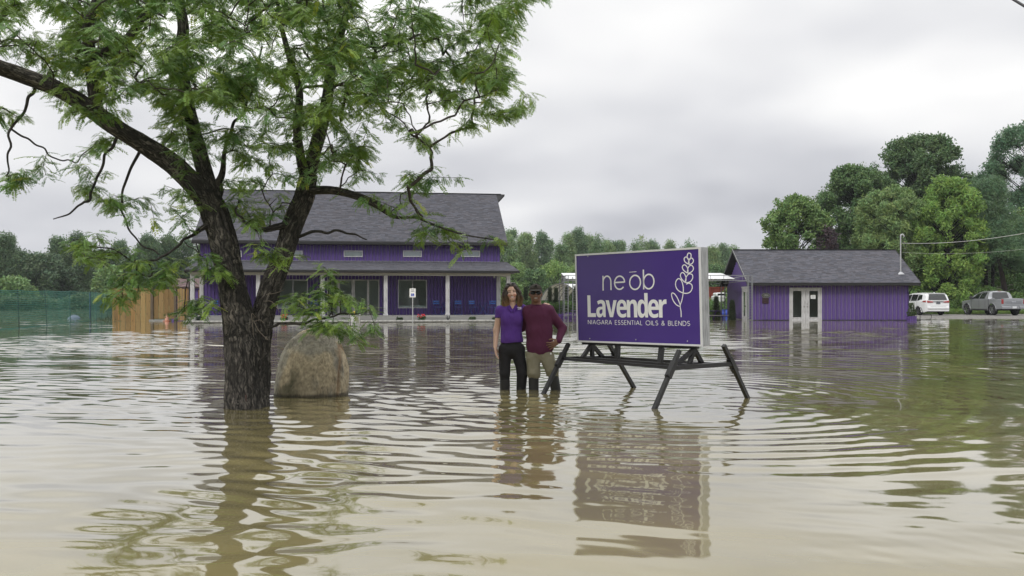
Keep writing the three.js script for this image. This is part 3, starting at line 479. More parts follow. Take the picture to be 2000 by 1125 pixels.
{
  const wob = rng(55), wiggle = js => { const o = [js[0]]; for (let i = 1; i < js.length; i++) { const a = js[i - 1], b = js[i], L = a[0].distanceTo(b[0]); for (const t of [0.33, 0.67]) o.push([a[0].clone().lerp(b[0], t).add(V(wob() - 0.5, wob() - 0.5, wob() - 0.5).multiplyScalar(L * 0.17)), lerp(a[1], b[1], t)]); o.push(b); } return o; };
  const base = onWater(484, 800), T = thing('honey_locust_tree', 'large forked honey locust with rough dark bark standing in the flood water beside the boulder', 'tree', null, [base.x, 0, base.z - 0.22]);
  const D = -T.position.z, off = (px, py, dz = 0) => { const p = at(px, py, D - dz); return p.sub(T.position); }, k = D / F;        // dz > 0 is nearer to the viewer
  const J = (px, py, r, dz = 0) => [off(px, py, dz), (r < 6 ? r * 0.6 : r) * k];
  const under = p => [V(p[0].x, -0.4, p[0].z), p[1] * 1.25];
  const left = [J(479, 800, 37), J(477, 740, 34), J(474, 680, 32), J(464, 610, 25), J(454, 555, 22), J(442, 500, 22), J(431, 450, 22.5), J(418, 412, 22), J(402, 380, 21.5, 0.03)]; left.unshift(under(left[0]));
  const right = [J(495, 800, 28, -0.1), J(500, 740, 25, -0.12), J(505, 680, 20.5, -0.15), J(513, 620, 18.5, -0.18), J(529, 560, 18, -0.2), J(552, 500, 16.5, -0.24), J(571, 440, 17.5, -0.28), J(594, 385, 16.5, -0.32), J(604, 340, 14.5, -0.36)]; right.unshift(under(right[0]));
  const big = [
    [left, 0.027, 3.1], [right, 0.023, 9.7],
    [[J(412, 400, 21), J(380, 362, 19, 0.05), J(335, 318, 17.5, 0.1), J(280, 282, 16.5, 0.2), J(225, 248, 15.5, 0.3), J(170, 208, 14.5, 0.4), J(110, 172, 13.5, 0.5), J(45, 148, 13, 0.6), J(-40, 118, 12, 0.7), J(-160, 60, 11, 0.8)], 0.010, 14.2],
    [[J(418, 398, 18, -0.05), J(402, 345, 15, -0.15), J(388, 295, 13.5, -0.25), J(375, 240, 12.5, -0.35), J(364, 185, 11, -0.45), J(352, 120, 12, -0.5), J(358, 50, 10, -0.5), J(340, -40, 8, -0.5), J(320, -140, 5, -0.4)], 0.008, 21.5],
    [[J(190, 222, 12, 0.36), J(182, 165, 11, 0.4), J(176, 105, 10, 0.45), J(172, 60, 9.5, 0.5), J(186, 10, 8, 0.55), J(205, -50, 6, 0.6), J(200, -130, 4, 0.6)], 0.005, 33],
    [[J(178, 112, 8, 0.44), J(215, 92, 8, 0.4), J(250, 74, 7.5, 0.3), J(275, 38, 7, 0.2), J(310, 8, 6, 0.1), J(370, -30, 4.5, 0)], 0.004, 39],
    [[J(603, 345, 13.5, -0.36), J(613, 300, 12.5, -0.42), J(628, 245, 13, -0.5), J(640, 185, 11, -0.55), J(648, 120, 9, -0.6), J(670, 50, 7, -0.6), J(700, -40, 5, -0.6)], 0.007, 45],
    [[J(598, 352, 11, -0.33), J(586, 300, 9, -0.3), J(580, 245, 8, -0.25), J(585, 180, 7, -0.2), J(565, 110, 6, -0.1), J(545, 30, 5, 0), J(540, -60, 3.5, 0)], 0.004, 51],
    [[J(425, 385, 8, -0.05), J(432, 345, 6.5, -0.1), J(440, 290, 5.5, -0.15), J(452, 255, 5, -0.2), J(478, 215, 4, -0.25), J(497, 160, 3.5, -0.3), J(512, 90, 2.5, -0.3)], 0.002, 57],
    [[J(602, 372, 9, -0.3), J(650, 372, 8, -0.2), J(700, 384, 7.5, -0.1), J(735, 400, 7, 0), J(772, 424, 5, 0.1), J(812, 425, 3.5, 0.15), J(850, 440, 2.5, 0.2), J(905, 458, 2, 0.25), J(965, 468, 1.4, 0.3)], 0.003, 63],
    [[J(585, 462, 5, -0.22), J(625, 452, 4.5, -0.15), J(668, 452, 3.6, -0.1), J(695, 458, 2.8, -0.05), J(716, 468, 1.6, 0)], 0.0015, 67],
    [[J(556, 440, 7.5, -0.2), J(530, 446, 6, -0.1), J(500, 450, 4.5, 0), J(476, 432, 4, 0.05), J(460, 412, 3, 0.08), J(466, 392, 2, 0.1)], 0.002, 69],
    [[J(524, 640, 5.5, -0.1), J(560, 632, 4.2, 0.05), J(600, 630, 3.6, 0.15), J(632, 622, 3, 0.2), J(665, 612, 2.4, 0.25), J(720, 606, 1.6, 0.3)], 0.0015, 73],
    [[J(405, 440, 6, 0.1), J(372, 462, 4.5, 0.2), J(335, 490, 3.8, 0.3), J(305, 508, 3.2, 0.4), J(262, 512, 2.6, 0.5), J(215, 485, 1.8, 0.6), J(150, 478, 1.2, 0.7)], 0.0015, 79],
    [[J(235, 255, 5, 0.3), J(205, 300, 4, 0.35), J(190, 345, 3.6, 0.4), J(176, 390, 4.2, 0.45), J(160, 398, 3.4, 0.45), J(135, 418, 2.4, 0.5), J(104, 428, 1.2, 0.5)], 0.0015, 83],
    [[J(275, 290, 5, 0.2), J(255, 330, 4, 0.25), J(240, 370, 3.4, 0.3), J(236, 405, 3, 0.3), J(250, 445, 2.6, 0.35), J(275, 478, 2.2, 0.35), J(310, 497, 2, 0.35)], 0.0015, 87],
    [[J(70, 165, 5, 0.55), J(52, 205, 4, 0.6), J(22, 250, 3.4, 0.65), J(15, 300, 2.6, 0.7), J(12, 345, 1.8, 0.7)], 0.0015, 91],
    [[J(22, 252, 3, 0.65), J(70, 283, 2.5, 0.65), J(110, 310, 2, 0.6), J(150, 318, 1.6, 0.6), J(190, 275, 1, 0.6)], 0.001, 92],
  ];
  const trunk = part('trunk', mergeGeometries(big.slice(0, 2).map(([j, r, s]) => limb(j, r, s, 130, 132))), barkMat, T);
  part('limb', limb(...big[2].slice(0, 3), 55, 56), barkMat, T); part('limb', limb(...big[3].slice(0, 3), 55, 48), barkMat, T); part('limb', limb(...big[6].slice(0, 3), 50, 44), barkMat, T);
  for (const b of [...big.slice(4, 6), ...big.slice(7)]) part('branch', limb(b[0][0][1] < 9 * k ? wiggle(b[0]) : b[0], b[1], b[2], 34, 14), barkMat, T);
  // dead shoots in the fork
  const shoot = (pts, r) => part('dead_shoot', tubeAlong(pts.map(p => off(...p)), r * 0.6, 16, 5), std(col(0.15, 0.125, 0.10), 0.9), T);
  shoot([[500, 620, 0.35], [492, 612, 0.42], [494, 640, 0.42], [495, 655, 0.4]], 0.006); shoot([[495, 625, 0.4], [505, 645, 0.42], [523, 664, 0.42]], 0.006); shoot([[496, 628, 0.4], [508, 625, 0.42], [516, 631, 0.42]], 0.006);
  shoot([[515, 588, 0.3], [532, 590, 0.42], [545, 608, 0.45], [556, 622, 0.45]], 0.005); shoot([[520, 575, 0.3], [540, 572, 0.35], [556, 566, 0.35]], 0.005);
  // ---- crown: points where leaf sprays sit, inside the outlines the photograph shows; depth spreads through the crown ----
  const R = rng(4242), inside = (P, x, y) => { let c = false; for (let i = 0, j = P.length - 1; i < P.length; j = i++) if ((P[i][1] > y) !== (P[j][1] > y) && x < (P[j][0] - P[i][0]) * (y - P[i][1]) / (P[j][1] - P[i][1]) + P[i][0]) c = !c; return c; };
  // outline (photo pixels), sprays per 10 000 px2, depth centre, depth spread
  const zones = [
    [[[-260, -330], [1010, -330], [1075, -60], [1058, 0], [1035, 30], [1010, 20], [1000, 90], [1008, 150], [985, 190], [940, 165], [900, 180], [860, 190], [800, 190], [740, 200], [640, 240], [560, 235], [470, 210], [330, 215], [270, 190], [190, 190], [120, 130], [0, 105], [-260, 140]], 39, -0.1, 2.3],
    [[[430, 120], [640, 150], [760, 190], [770, 260], [730, 330], [690, 355], [640, 370], [560, 345], [520, 370], [450, 380], [430, 320], [360, 320], [290, 200]], 26, -0.3, 1.5],
    [[[640, 60], [1000, 60], [1005, 150], [960, 200], [930, 215], [880, 240], [830, 290], [790, 280], [770, 250], [700, 230]], 20, 0.2, 1.4],
    [[[150, 70], [470, 60], [520, 190], [400, 200], [330, 190], [150, 185], [70, 165]], 16, 0.9, 1.0],
    [[[560, 90], [760, 90], [740, 240], [600, 250]], 12, 0.8, 1.0],
    [[[900, 190], [1045, 182], [1040, 205], [985, 225], [960, 270], [995, 262], [990, 278], [930, 275], [900, 240]], 12, 0.3, 0.7],
    [[[740, 275], [830, 250], [890, 262], [870, 280], [820, 300], [760, 290]], 12, 0.2, 0.6],
    [[[440, 370], [560, 360], [565, 410], [540, 430], [500, 440], [455, 420]], 20, -0.2, 0.9],
    [[[640, 330], [800, 335], [830, 325], [880, 335], [905, 345], [860, 360], [800, 380], [730, 400], [660, 380]], 13, 0.0, 0.8],
    [[[715, 380], [800, 385], [885, 378], [885, 400], [850, 402], [830, 430], [870, 440], [950, 455], [975, 462], [970, 490], [930, 485], [890, 488], [840, 480], [800, 440], [740, 415]], 13, 0.2, 0.5],
    [[[470, 480], [560, 470], [640, 495], [655, 530], [640, 600], [610, 530], [560, 520], [520, 515]], 11, 0.3, 0.3],
    [[[555, 570], [620, 562], [665, 570], [720, 590], [760, 610], [762, 620], [735, 645], [700, 640], [712, 664], [695, 676], [660, 650], [620, 640], [580, 622], [545, 605]], 18, 0.3, 0.45],
    [[[120, 455], [200, 450], [240, 480], [310, 505], [380, 495], [412, 510], [410, 540], [330, 555], [270, 540], [190, 525], [110, 515]], 11, 0.5, 0.6],
    [[[170, 555], [230, 530], [330, 540], [340, 550], [260, 575], [240, 600], [215, 605], [195, 580]], 10, 0.55, 0.45],
    [[[390, 500], [430, 500], [436, 580], [425, 620], [330, 635], [350, 600], [410, 570]], 15, 0.3, 0.3],
    [[[-20, 200], [60, 215], [40, 240], [10, 260], [-20, 260]], 12, 0.5, 0.5],
    [[[0, 320], [40, 330], [90, 305], [95, 340], [70, 370], [20, 360]], 16, 0.65, 0.4],
    [[[120, 300], [190, 255], [230, 275], [190, 340], [240, 330], [260, 400], [180, 405], [140, 350]], 10, 0.4, 0.6],
    [[[200, 380], [300, 385], [390, 395], [400, 415], [370, 440], [320, 430], [250, 420]], 10, 0.3, 0.5],
    [[[90, 150], [250, 200], [230, 255], [140, 230], [60, 200]], 10, 0.5, 0.5],
    [[[280, 345], [360, 360], [390, 380], [330, 390]], 9, 0.2, 0.5],
  ];
  const pts = [];
  for (const [P, dens, dz, spread] of zones) {
    const xs = P.map(p => p[0]), ys = P.map(p => p[1]), a = Math.min(...xs), b = Math.max(...xs), c = Math.min(...ys), d = Math.max(...ys), n = Math.round((b - a) * (d - c) / 10000 * dens * 1.3);
    for (let i = 0; i < n; i++) { const x = a + R() * (b - a), y = c + R() * (d - c); if (!inside(P, x, y)) continue; if (dens === 39 && y < -60 && R() < 0.45) continue; const g = fbm(x * 0.016 + dz * 7, y * 0.022, 3.3, 2); if (spread > 0.7 && g < 0.43 && R() < 0.93) continue; pts.push(off(x, y, dz + (R() + R() - 1) * spread)); }
  }
  // join every point to the nearest wood, shortest first, so that twigs fork from twigs
  const nodes = [], rad = [], parent = []; const addNode = (p, pa) => { nodes.push(p); parent.push(pa); return nodes.length - 1; };
  for (const [j] of big.slice(2)) { const cv = new THREE.CatmullRomCurve3(j.map(q => q[0]), false, 'centripetal'), n = Math.max(6, Math.round(cv.getLength() * 12)); for (let i = 1; i <= n; i++) addNode(cv.getPoint(i / n), -1); }
  for (let i = 4; i < 40; i++) addNode(new THREE.CatmullRomCurve3(right.map(q => q[0])).getPoint(0.55 + i / 40 * 0.45), -1);
  const nearest = p => { let b = -1, bd = 1e9; for (let i = 0; i < nodes.length; i++) { const q = nodes[i], dx = p.x - q.x, dy = p.y - q.y, dz = p.z - q.z, dd = dx * dx + dy * dy + dz * dz + (dy < 0 ? 0.02 : 0); if (dd < bd) { bd = dd; b = i; } } return [b, Math.sqrt(bd)]; };
  const order = pts.map(p => [nearest(p)[1], p]).sort((a, b) => a[0] - b[0]).map(o => o[1]), tips = [];
  for (const p of order) {
    const [b, dist] = nearest(p), A = nodes[b], n = Math.max(1, Math.ceil(dist / 0.09)), bend = V((R() - 0.5), 0.45 + (R() - 0.5) * 0.6, (R() - 0.5)).multiplyScalar(dist * 0.16); let pa = b;
    for (let i = 1; i <= n; i++) { const t = i / n, q = A.clone().lerp(p, t).addScaledVector(bend, 4 * t * (1 - t) * 0.5); if (i < n) { q.x += (R() - 0.5) * 0.025; q.y += (R() - 0.5) * 0.025; q.z += (R() - 0.5) * 0.025; } pa = addNode(q, pa); }
    tips.push([p, pa]);
  }
  const load = new Float32Array(nodes.length); for (const [, i] of tips) { let q = i; while (q >= 0) { load[q]++; q = parent[q]; } }
  { const pos = [], nor = [], idx = []; let v = 0;
    for (let i = 0; i < nodes.length; i++) { const pa = parent[i]; if (pa < 0) continue; const a = nodes[pa], b = nodes[i], T2 = b.clone().sub(a).normalize(), X = (Math.abs(T2.y) < 0.9 ? V(0, 1, 0) : V(1, 0, 0)).cross(T2).normalize(), Y = T2.clone().cross(X), r1 = Math.min(0.0019 * Math.pow(load[i], 0.5) + 0.0008, 0.018), r0 = Math.min(parent[pa] < 0 ? r1 : 0.0019 * Math.pow(load[pa], 0.5) + 0.0008, 0.018);
      for (const [c, r] of [[a, r0], [b, r1]]) for (let s = 0; s < 4; s++) { const an = s * 1.5708, x = X.x * Math.cos(an) + Y.x * Math.sin(an), y = X.y * Math.cos(an) + Y.y * Math.sin(an), z = X.z * Math.cos(an) + Y.z * Math.sin(an); pos.push(c.x + x * r, c.y + y * r, c.z + z * r); nor.push(x, y, z); }
      for (let s = 0; s < 4; s++) { const s2 = (s + 1) % 4; idx.push(v + s, v + s2, v + 4 + s2, v + s, v + 4 + s2, v + 4 + s); } v += 8; }
    const g = new THREE.BufferGeometry(); g.setAttribute('position', new THREE.Float32BufferAttribute(pos, 3)); g.setAttribute('normal', new THREE.Float32BufferAttribute(nor, 3)); g.setIndex(idx); stuffPart('twigs', g, twigMat, T); }
  // leaf sprays along the outer twigs
  const mats = [[], [], []], cols = [[], [], []], m4 = new THREE.Matrix4(), qt = new THREE.Quaternion(), eu = new THREE.Euler();
  let hue0 = 0.5; const spray = (p, dir, n) => { for (let i = 0; i < n; i++) { const v = Math.floor(R() * 3), yaw = R() * 6.283, s = 0.48 + R() * R() * 0.55; eu.set(0.05 + (R() - 0.4) * 0.9, dir + (R() - 0.5) * 4.6, (R() - 0.5) * 1.1, 'YXZ'); m4.compose(p.clone().add(V((R() - 0.5) * 0.10, (R() - 0.5) * 0.08, (R() - 0.5) * 0.10)), qt.setFromEuler(eu), V(s, s, s)); mats[v].push(m4.clone());
      const hue = clamp(hue0 + (R() - 0.5) * 0.5), young = R() < 0.02 ? 1 : 0, b = 0.78 + 0.44 * R(); cols[v].push(new THREE.Color().setRGB((lerp(0.125, 0.275, hue) + young * 0.22) * b, (lerp(0.255, 0.405, hue) + young * 0.16) * b, (lerp(0.072, 0.068, hue)) * b)); } };
  for (const [p, i] of tips) {
    let q = i, c = 0; const pr = parent[i] >= 0 ? nodes[parent[i]] : p, dir = Math.atan2(p.x - pr.x, p.z - pr.z);
    hue0 = R(); spray(p, dir, 5); while (c < 7 && q >= 0 && parent[q] >= 0 && load[q] < 7) { spray(nodes[q], dir, c % 2 ? 2 : 3); q = parent[q]; c++; }
  }
  mats.forEach((list, v) => { const im = new THREE.InstancedMesh(frondGeo[v], leafMat, list.length); list.forEach((m, i) => { im.setMatrixAt(i, m); im.setColorAt(i, cols[v][i]); }); im.name = 'foliage'; im.userData.kind = 'stuff'; T.add(im); });
  console.log('locust sprays', tips.length, 'fronds', mats.map(m => m.length).join(' '), 'nodes', nodes.length);
}
// rusty stake in front of the trunk
{
  const p = onWater(479, 799), s = thing('steel_stake', 'short rusty flat steel stake standing against the locust trunk', 'stake', null, [p.x, 0, p.z + 0.03]);
  part('blade', rbox(0.045, 0.56, 0.018, 0, -0.12, 0, 0.004).rotateZ(-0.02), std(col(0.14, 0.075, 0.065), 0.85, { map: grainTex, bumpMap: bumpTex, bumpScale: 0.003 }), s);
}
// ---------- boulder ----------
{
  const p = onWater(597, 776), d = -p.z, B = thing('boulder', 'large rounded tan granite boulder standing in the water beside the locust trunk', 'boulder', null, [p.x, 0, p.z - 0.3]);
  const k = d / F, hw = 73.5 * k, ht = 138 * k; const g = mergeVertices(new THREE.IcosahedronGeometry(1, 48).deleteAttribute('uv').deleteAttribute('normal')); const P = g.attributes.position, C = new Float32Array(P.count * 3);
  for (let i = 0; i < P.count; i++) {
    let x = P.getX(i), y = P.getY(i), z = P.getZ(i); const n = V(x, y, z);
    // upright block: flat foot, domed shoulders sloping to the left, steep right side
    const pw = (v, e) => Math.sign(v) * Math.pow(Math.abs(v), e); x = pw(x, 0.80); z = pw(z, 0.82); let yy = pw(y, 0.86);
    const up = clamp(yy); x *= 1 - 0.06 * Math.pow(up, 3); const shift = 0.10 * up; const slope = x < 0 ? 0.05 * -x * up : 0.0;
    const f = 1 + 0.16 * (fbm(n.x * 1.8 + 5, n.y * 1.8, n.z * 1.8, 3) - 0.5) + 0.055 * (fbm(n.x * 9, n.y * 9 + 4, n.z * 9, 3) - 0.5) + 0.02 * (fbm(n.x * 40, n.y * 40, n.z * 40, 2) - 0.5);
    const cl = Math.exp(-(((n.x - 0.80 + 0.1 * n.y + 0.12 * (fbm(n.x * 2.4 + 2, n.y * 2.4, n.z * 2.4 + 8, 4) - 0.5)) / 0.035) ** 2)) * (n.z > -0.2 ? 1 : 0) * 0.035;       // the crack near the right edge
    P.setXYZ(i, (x * hw * 0.98 + (shift + 0.02) * hw) * (f - cl), (yy * ht * 1.02 - slope * ht - 0.02) * (0.5 * f + 0.5) - (yy < 0 ? 0.0 : 0), z * 0.40 * f);
    const a = fbm(n.x * 2.4 + 2, n.y * 2.4, n.z * 2.4 + 8, 4), wx = P.getX(i), wy = P.getY(i), wz = P.getZ(i), s = fbm(wx * 26, wy * 26, wz * 26, 3), gr = fbm(wx * 90, wy * 90, wz * 90, 2); let b = 0.30 + 0.18 * (a - 0.5) + 0.30 * (s - 0.5) + 0.34 * (gr - 0.5), r = b * 1.06, gg = b * 0.98, bb = b * 0.80;
    const lich = sstep(0.42, 0.56, fbm(n.x * 3 + 7, n.y * 3, n.z * 3, 3)) * Math.exp(-(((n.x + 0.45) / 0.35) ** 2 + ((n.y - 0.18) / 0.28) ** 2)); r = lerp(r, 0.035, lich * 0.85); gg = lerp(gg, 0.042, lich * 0.85); bb = lerp(bb, 0.025, lich * 0.85);
    const tan = sstep(0.46, 0.6, fbm(n.x * 2.2 + 1, n.y * 2.2 + 9, n.z * 2.2, 3)) * 0.6; r = lerp(r, r * 1.5, tan); gg = lerp(gg, gg * 1.3, tan);
    const rust = Math.exp(-(((n.x - 0.80 + 0.1 * n.y + 0.12 * (a - 0.5)) / 0.05) ** 2)) * 0.8 * sstep(0.3, 0.6, s + 0.2); r = lerp(r, 0.23, rust); gg = lerp(gg, 0.145, rust); bb = lerp(bb, 0.078, rust);
    const wet = 1 - sstep(0.045, 0.075, yy * ht + 0.02 * (s - 0.5)); const wk = 1 - 0.72 * wet; C[3 * i] = Math.max(0.01, r * wk); C[3 * i + 1] = Math.max(0.01, gg * wk); C[3 * i + 2] = Math.max(0.008, bb * wk);
  }
  g.setAttribute('color', new THREE.BufferAttribute(C, 3)); g.computeVertexNormals(); part('rock', boxUV(g, 0.5), std(0xffffff, 0.9, { vertexColors: true, bumpMap: bumpTex, bumpScale: 0.012 }), B);
}

// ---------- the roadside sign on its steel stand ----------
{
  const W = 1.948, Hh = 1.15, th = -46.37 * Math.PI / 180, S = thing('roadside_sign', 'large purple lavender farm sign with white lettering on a black steel stand in the water', 'sign', null, [1.533, 0, -11.065], th);
  const alu = std(col(0.60, 0.61, 0.62), 0.38, { metalness: 0.35, map: grainTex }), black = std(col(0.014, 0.014, 0.015), 0.42, { bumpMap: bumpTex, bumpScale: 0.002 });
  const cab = part('cabinet', rbox(W, Hh, 0.15, 0, Hh / 2, -0.078, 0.006), alu, S);
  cab.position.set(0, 0.645, 0); cab.rotation.set(0.03, 0, 0.006);
  S.updateMatrixWorld(true);
  const inv = cab.matrixWorld.clone().invert(), eye = camera.position.clone().applyMatrix4(inv);
  const face = (zx, zy) => { const px = 1040 + zx / 3.1261, py = 460 + zy / 3.1261, p = at(px, py, 10).applyMatrix4(inv), d = p.sub(eye), t = -eye.z / d.z; return [eye.x + d.x * t, eye.y + d.y * t]; };   // where a photo point lies on the face
  const vinyl = dataTex(128, 128, (u, v) => { const g = 0.94 + 0.08 * (tileFbm(u, v, 3, 4, 81) - 0.5); return [g, g, g]; });
  const purple = std(col(0.062, 0.026, 0.232), 0.30, { map: vinyl, clearcoat: 0.25, clearcoatRoughness: 0.25 }), ink = std(col(0.80, 0.80, 0.80), 0.45), trim = std(col(0.72, 0.72, 0.73), 0.35, { metalness: 0.2 });
  const b = 0.022, panel = part('face_panel', box(W - 2 * b, Hh - 2 * b, 0.006, 0, Hh / 2, 0.002), purple, cab);
  part('face_trim', join([span(-W / 2, W / 2, Hh - b, Hh, -0.004, 0.012), span(-W / 2, W / 2, 0, b, -0.004, 0.012), span(-W / 2, -W / 2 + b, b, Hh - b, -0.004, 0.012), span(W / 2 - b, W / 2, b, Hh - b, -0.004, 0.012)]), trim, cab);
  const z0 = 0.0054, d = 0.0022, curve = (pts, n = 60, closed = false) => { const c = new THREE.CatmullRomCurve3(pts.map(p => V(p[0], p[1], 0)), closed, 'catmullrom', 0.5); const o = []; for (let i = 0; i < n + (closed ? 0 : 1); i++) { const p = c.getPoint(i / n); o.push(face(p.x, p.y)); } return o; };
  const ell = (cx, cy, rx, ry, a0, a1, n = 40, sk = 0) => { const o = []; for (let i = 0; i <= n; i++) { const t = lerp(a0, a1, i / n); o.push(face(cx + rx * Math.cos(t), cy + ry * Math.sin(t) + sk * rx * Math.cos(t))); } return o; };
  const st = 0.0185, two = Math.PI * 2, letters = [];
  const put = (pts, w = st, closed = false) => letters.push(ribbon(pts, w, d, closed).translate(0, 0, z0));
  const line = (a, c) => [face(...a), face(...c)];
  put(line([432.5, 246], [433.5, 336])); put([...ell(457, 284, 23.5, 36, Math.PI, two, 26, -0.03), face(481.5, 333)]);
  put(line([505, 287], [562, 284])); put(ell(534, 288, 30.5, 40, 0, -Math.PI * 1.78, 48, -0.03));
  put(ell(628.5, 286, 33, 43, 0, two - two / 48, 48, -0.03), st, true); put(line([593, 224], [637, 220.5]), 0.007);
  put(line([679, 208], [681, 329])); put(ell(712, 281, 31.5, 44, 0, two - two / 48, 48, -0.03), st, true);
  part('name_lettering', mergeGeometries(letters.map(plain)), ink, cab);
  const fit = (str, f, zl, zr, base0, base1, capTop, capH, sp, sx, name) => { const A = face(zl, base0), B = face(zr, base1), C = face(zl, capTop), h = C[1] - A[1], t = textFlat(str, f, 1, 1, sp, sx); t.geo.computeBoundingBox(); const bb = t.geo.boundingBox, k = (B[0] - A[0]) / (bb.max.x - bb.min.x), ky = h / capH; t.geo.translate(-bb.min.x, 0, 0); t.geo.scale(k, ky, d); t.geo.translate(A[0], (A[1] + B[1]) / 2, z0); part(name, t.geo, ink, cab); };
  const capOf = f => { const g = new THREE.ShapeGeometry(f.generateShapes('L', 1)); g.computeBoundingBox(); return g.boundingBox.max.y; };
  fit('Lavender', font.bold, 340, 822, 499, 499, 367, capOf(font.bold), 0.085, 0.70, 'title_lettering');
  // the thin capitals of the tagline as strokes on a unit grid
  const arcp = (cx, cy, rx, ry, a0, a1, n = 10) => Array.from({ length: n + 1 }, (_, i) => { const a = lerp(a0, a1, i / n); return [cx + rx * Math.cos(a), cy + ry * Math.sin(a)]; }), PI = Math.PI;
  const glyph = { N: [0.66, [[0, 0], [0, 1]], [[0, 1], [0.66, 0]], [[0.66, 0], [0.66, 1]]], I: [0.02, [[0.01, 0], [0.01, 1]]], A: [0.74, [[0, 0], [0.37, 1]], [[0.37, 1], [0.74, 0]], [[0.12, 0.32], [0.62, 0.32]]], G: [0.86, [...arcp(0.46, 0.5, 0.46, 0.5, 0.7, 2 * PI - 0.25, 20), [0.88, 0.48], [0.5, 0.48]]], R: [0.56, [[0, 0], [0, 1]], [[0, 1], [0.28, 1], ...arcp(0.28, 0.75, 0.25, 0.25, PI / 2, -PI / 2), [0, 0.5]], [[0.25, 0.5], [0.56, 0]]], E: [0.46, [[0.46, 1], [0, 1]], [[0, 1], [0, 0]], [[0, 0], [0.46, 0]], [[0, 0.52], [0.44, 0.52]]], S: [0.5, [...arcp(0.25, 0.75, 0.22, 0.25, 0.5, PI * 1.5, 12), ...arcp(0.25, 0.26, 0.25, 0.26, PI / 2, -PI + 0.5, 12)]], T: [0.52, [[0, 1], [0.52, 1]], [[0.26, 1], [0.26, 0]]], L: [0.42, [[0, 1], [0, 0]], [[0, 0], [0.42, 0]]], O: [0.96, arcp(0.48, 0.5, 0.48, 0.5, 0, 2 * PI, 26)], B: [0.52, [[0, 0], [0, 1]], [[0, 1], [0.26, 1], ...arcp(0.26, 0.76, 0.22, 0.24, PI / 2, -PI / 2), [0, 0.52]], [[0.26, 0.52], ...arcp(0.27, 0.26, 0.25, 0.26, PI / 2, -PI / 2), [0, 0]]], D: [0.7, [[0, 0], [0, 1]], [[0, 1], [0.24, 1], ...arcp(0.24, 0.5, 0.46, 0.5, PI / 2, -PI / 2, 16), [0, 0]]], '&': [0.66, [[0.66, 0], [0.16, 0.66], ...arcp(0.3, 0.8, 0.17, 0.2, PI, 0, 8), [0.4, 0.62], [0.1, 0.4], ...arcp(0.26, 0.24, 0.24, 0.24, PI * 0.8, PI * 1.8, 10), [0.64, 0.42]]] };
  { const A = face(342, 541.5), B = face(963, 550), C = face(342, 516.5), h = C[1] - A[1], str = 'NIAGARA ESSENTIAL OILS & BLENDS'; let w = 0; const gap = 0.27, sp = 0.55; for (const c of str) w += c === ' ' ? sp : glyph[c][0] + gap; w -= gap; const kx = (B[0] - A[0]) / w, y0 = (A[1] + B[1]) / 2, list = []; let x = 0;
    for (const c of str) { if (c === ' ') { x += sp; continue; } for (const s of glyph[c].slice(1)) list.push(plain(ribbon(s.map(p => [A[0] + (x + p[0]) * kx, y0 + p[1] * h]), 0.0058, d).translate(0, 0, z0))); x += glyph[c][0] + gap; }
    part('tagline_lettering', mergeGeometries(list), ink, cab); }
  const sprig = [[curve([[910, 498], [909, 465], [904, 428], [914, 396], [922, 352], [922, 312], [911, 275], [894, 263], [879, 278], [876, 305], [888, 331], [912, 347], [940, 353], [964, 345], [977, 322], [974, 300], [956, 291], [941, 297]], 110)],
    [curve([[904, 429], [880, 422], [859, 392], [851, 358], [863, 352], [885, 378]], 50, true), true], [curve([[934, 285], [912, 264], [905, 240], [917, 226], [931, 236], [940, 262]], 50, true), true], [curve([[936, 286], [963, 283], [980, 260], [976, 238], [956, 235], [941, 254]], 50, true), true],
    [curve([[948, 228], [925, 212], [917, 192], [928, 179], [942, 187], [951, 208]], 50, true), true], [curve([[950, 229], [974, 221], [985, 201], [975, 183], [959, 187], [950, 206]], 50, true), true], [curve([[956, 174], [934, 161], [928, 142], [938, 131], [951, 139], [957, 156]], 50, true), true], [curve([[957, 176], [977, 170], [985, 153], [975, 138], [961, 143], [955, 158]], 50, true), true], [curve([[958, 150], [946, 133], [951, 111], [960, 107], [970, 116], [968, 137]], 40, true), true]];
  part('sprig_emblem', mergeGeometries(sprig.map(([p, c]) => plain(ribbon(p, 0.0115, d, !!c).translate(0, 0, z0)))), ink, cab);
  for (const s of [[340, 127], [592, 105], [938, 85], [352, 629], [633, 636], [948, 645]]) { const [x, y] = face(...s); part('screw', new THREE.SphereGeometry(0.009, 8, 5).scale(1, 1, 0.6).translate(x, y, z0 + 0.001), alu, cab); }
  // ---- stand ----
  const toS = S.matrixWorld.clone().invert(), w = (x, y, dd) => V(x, y, -dd).applyMatrix4(toS);
  const legs = [[0.40, 11.37, 1, 0.47, 0.62], [1.549, 9.75, 1, 0.46, 0.62], [2.862, 10.89, -1, 0.52, 0.655], [1.658, 12.19, -1, 0.52, 0.60]];
  const joints = legs.map(([x, dd, s, t, top]) => {
    const P = (h) => { const q = h / top * t; return w(x + s * 0.72 * q, h, dd + s * 0.69 * q); };
    const leg = part('leg', bar(P(-0.36), P(top), 0.045), black, S); const j = P(0.43);
    part('sleeve', bar(P(0.33), P(0.5), 0.062), black, leg); part('pin', new THREE.SphereGeometry(0.018, 8, 6).translate(P(0.36).x, P(0.36).y, P(0.36).z + 0.045), black, leg);
    return j;
  });
  const [FL, FR, BR, BL] = joints;
  for (const [a, c] of [[FL, BL], [FR, BR]]) part('cross_beam', bar(a, c, 0.05), black, S);
  const m = (a, c, t) => a.clone().lerp(c, t), rails = [];
  for (const t of [0.28, 0.72]) { const a = m(FL, BL, t), c = m(FR, BR, t); rails.push([a, c]); part('rail', bar(a, c, 0.042, 0.05), black, S); }
  part('front_rail', bar(m(FL, BL, 0.02), m(FR, BR, 0.02), 0.03, 0.035), black, S);
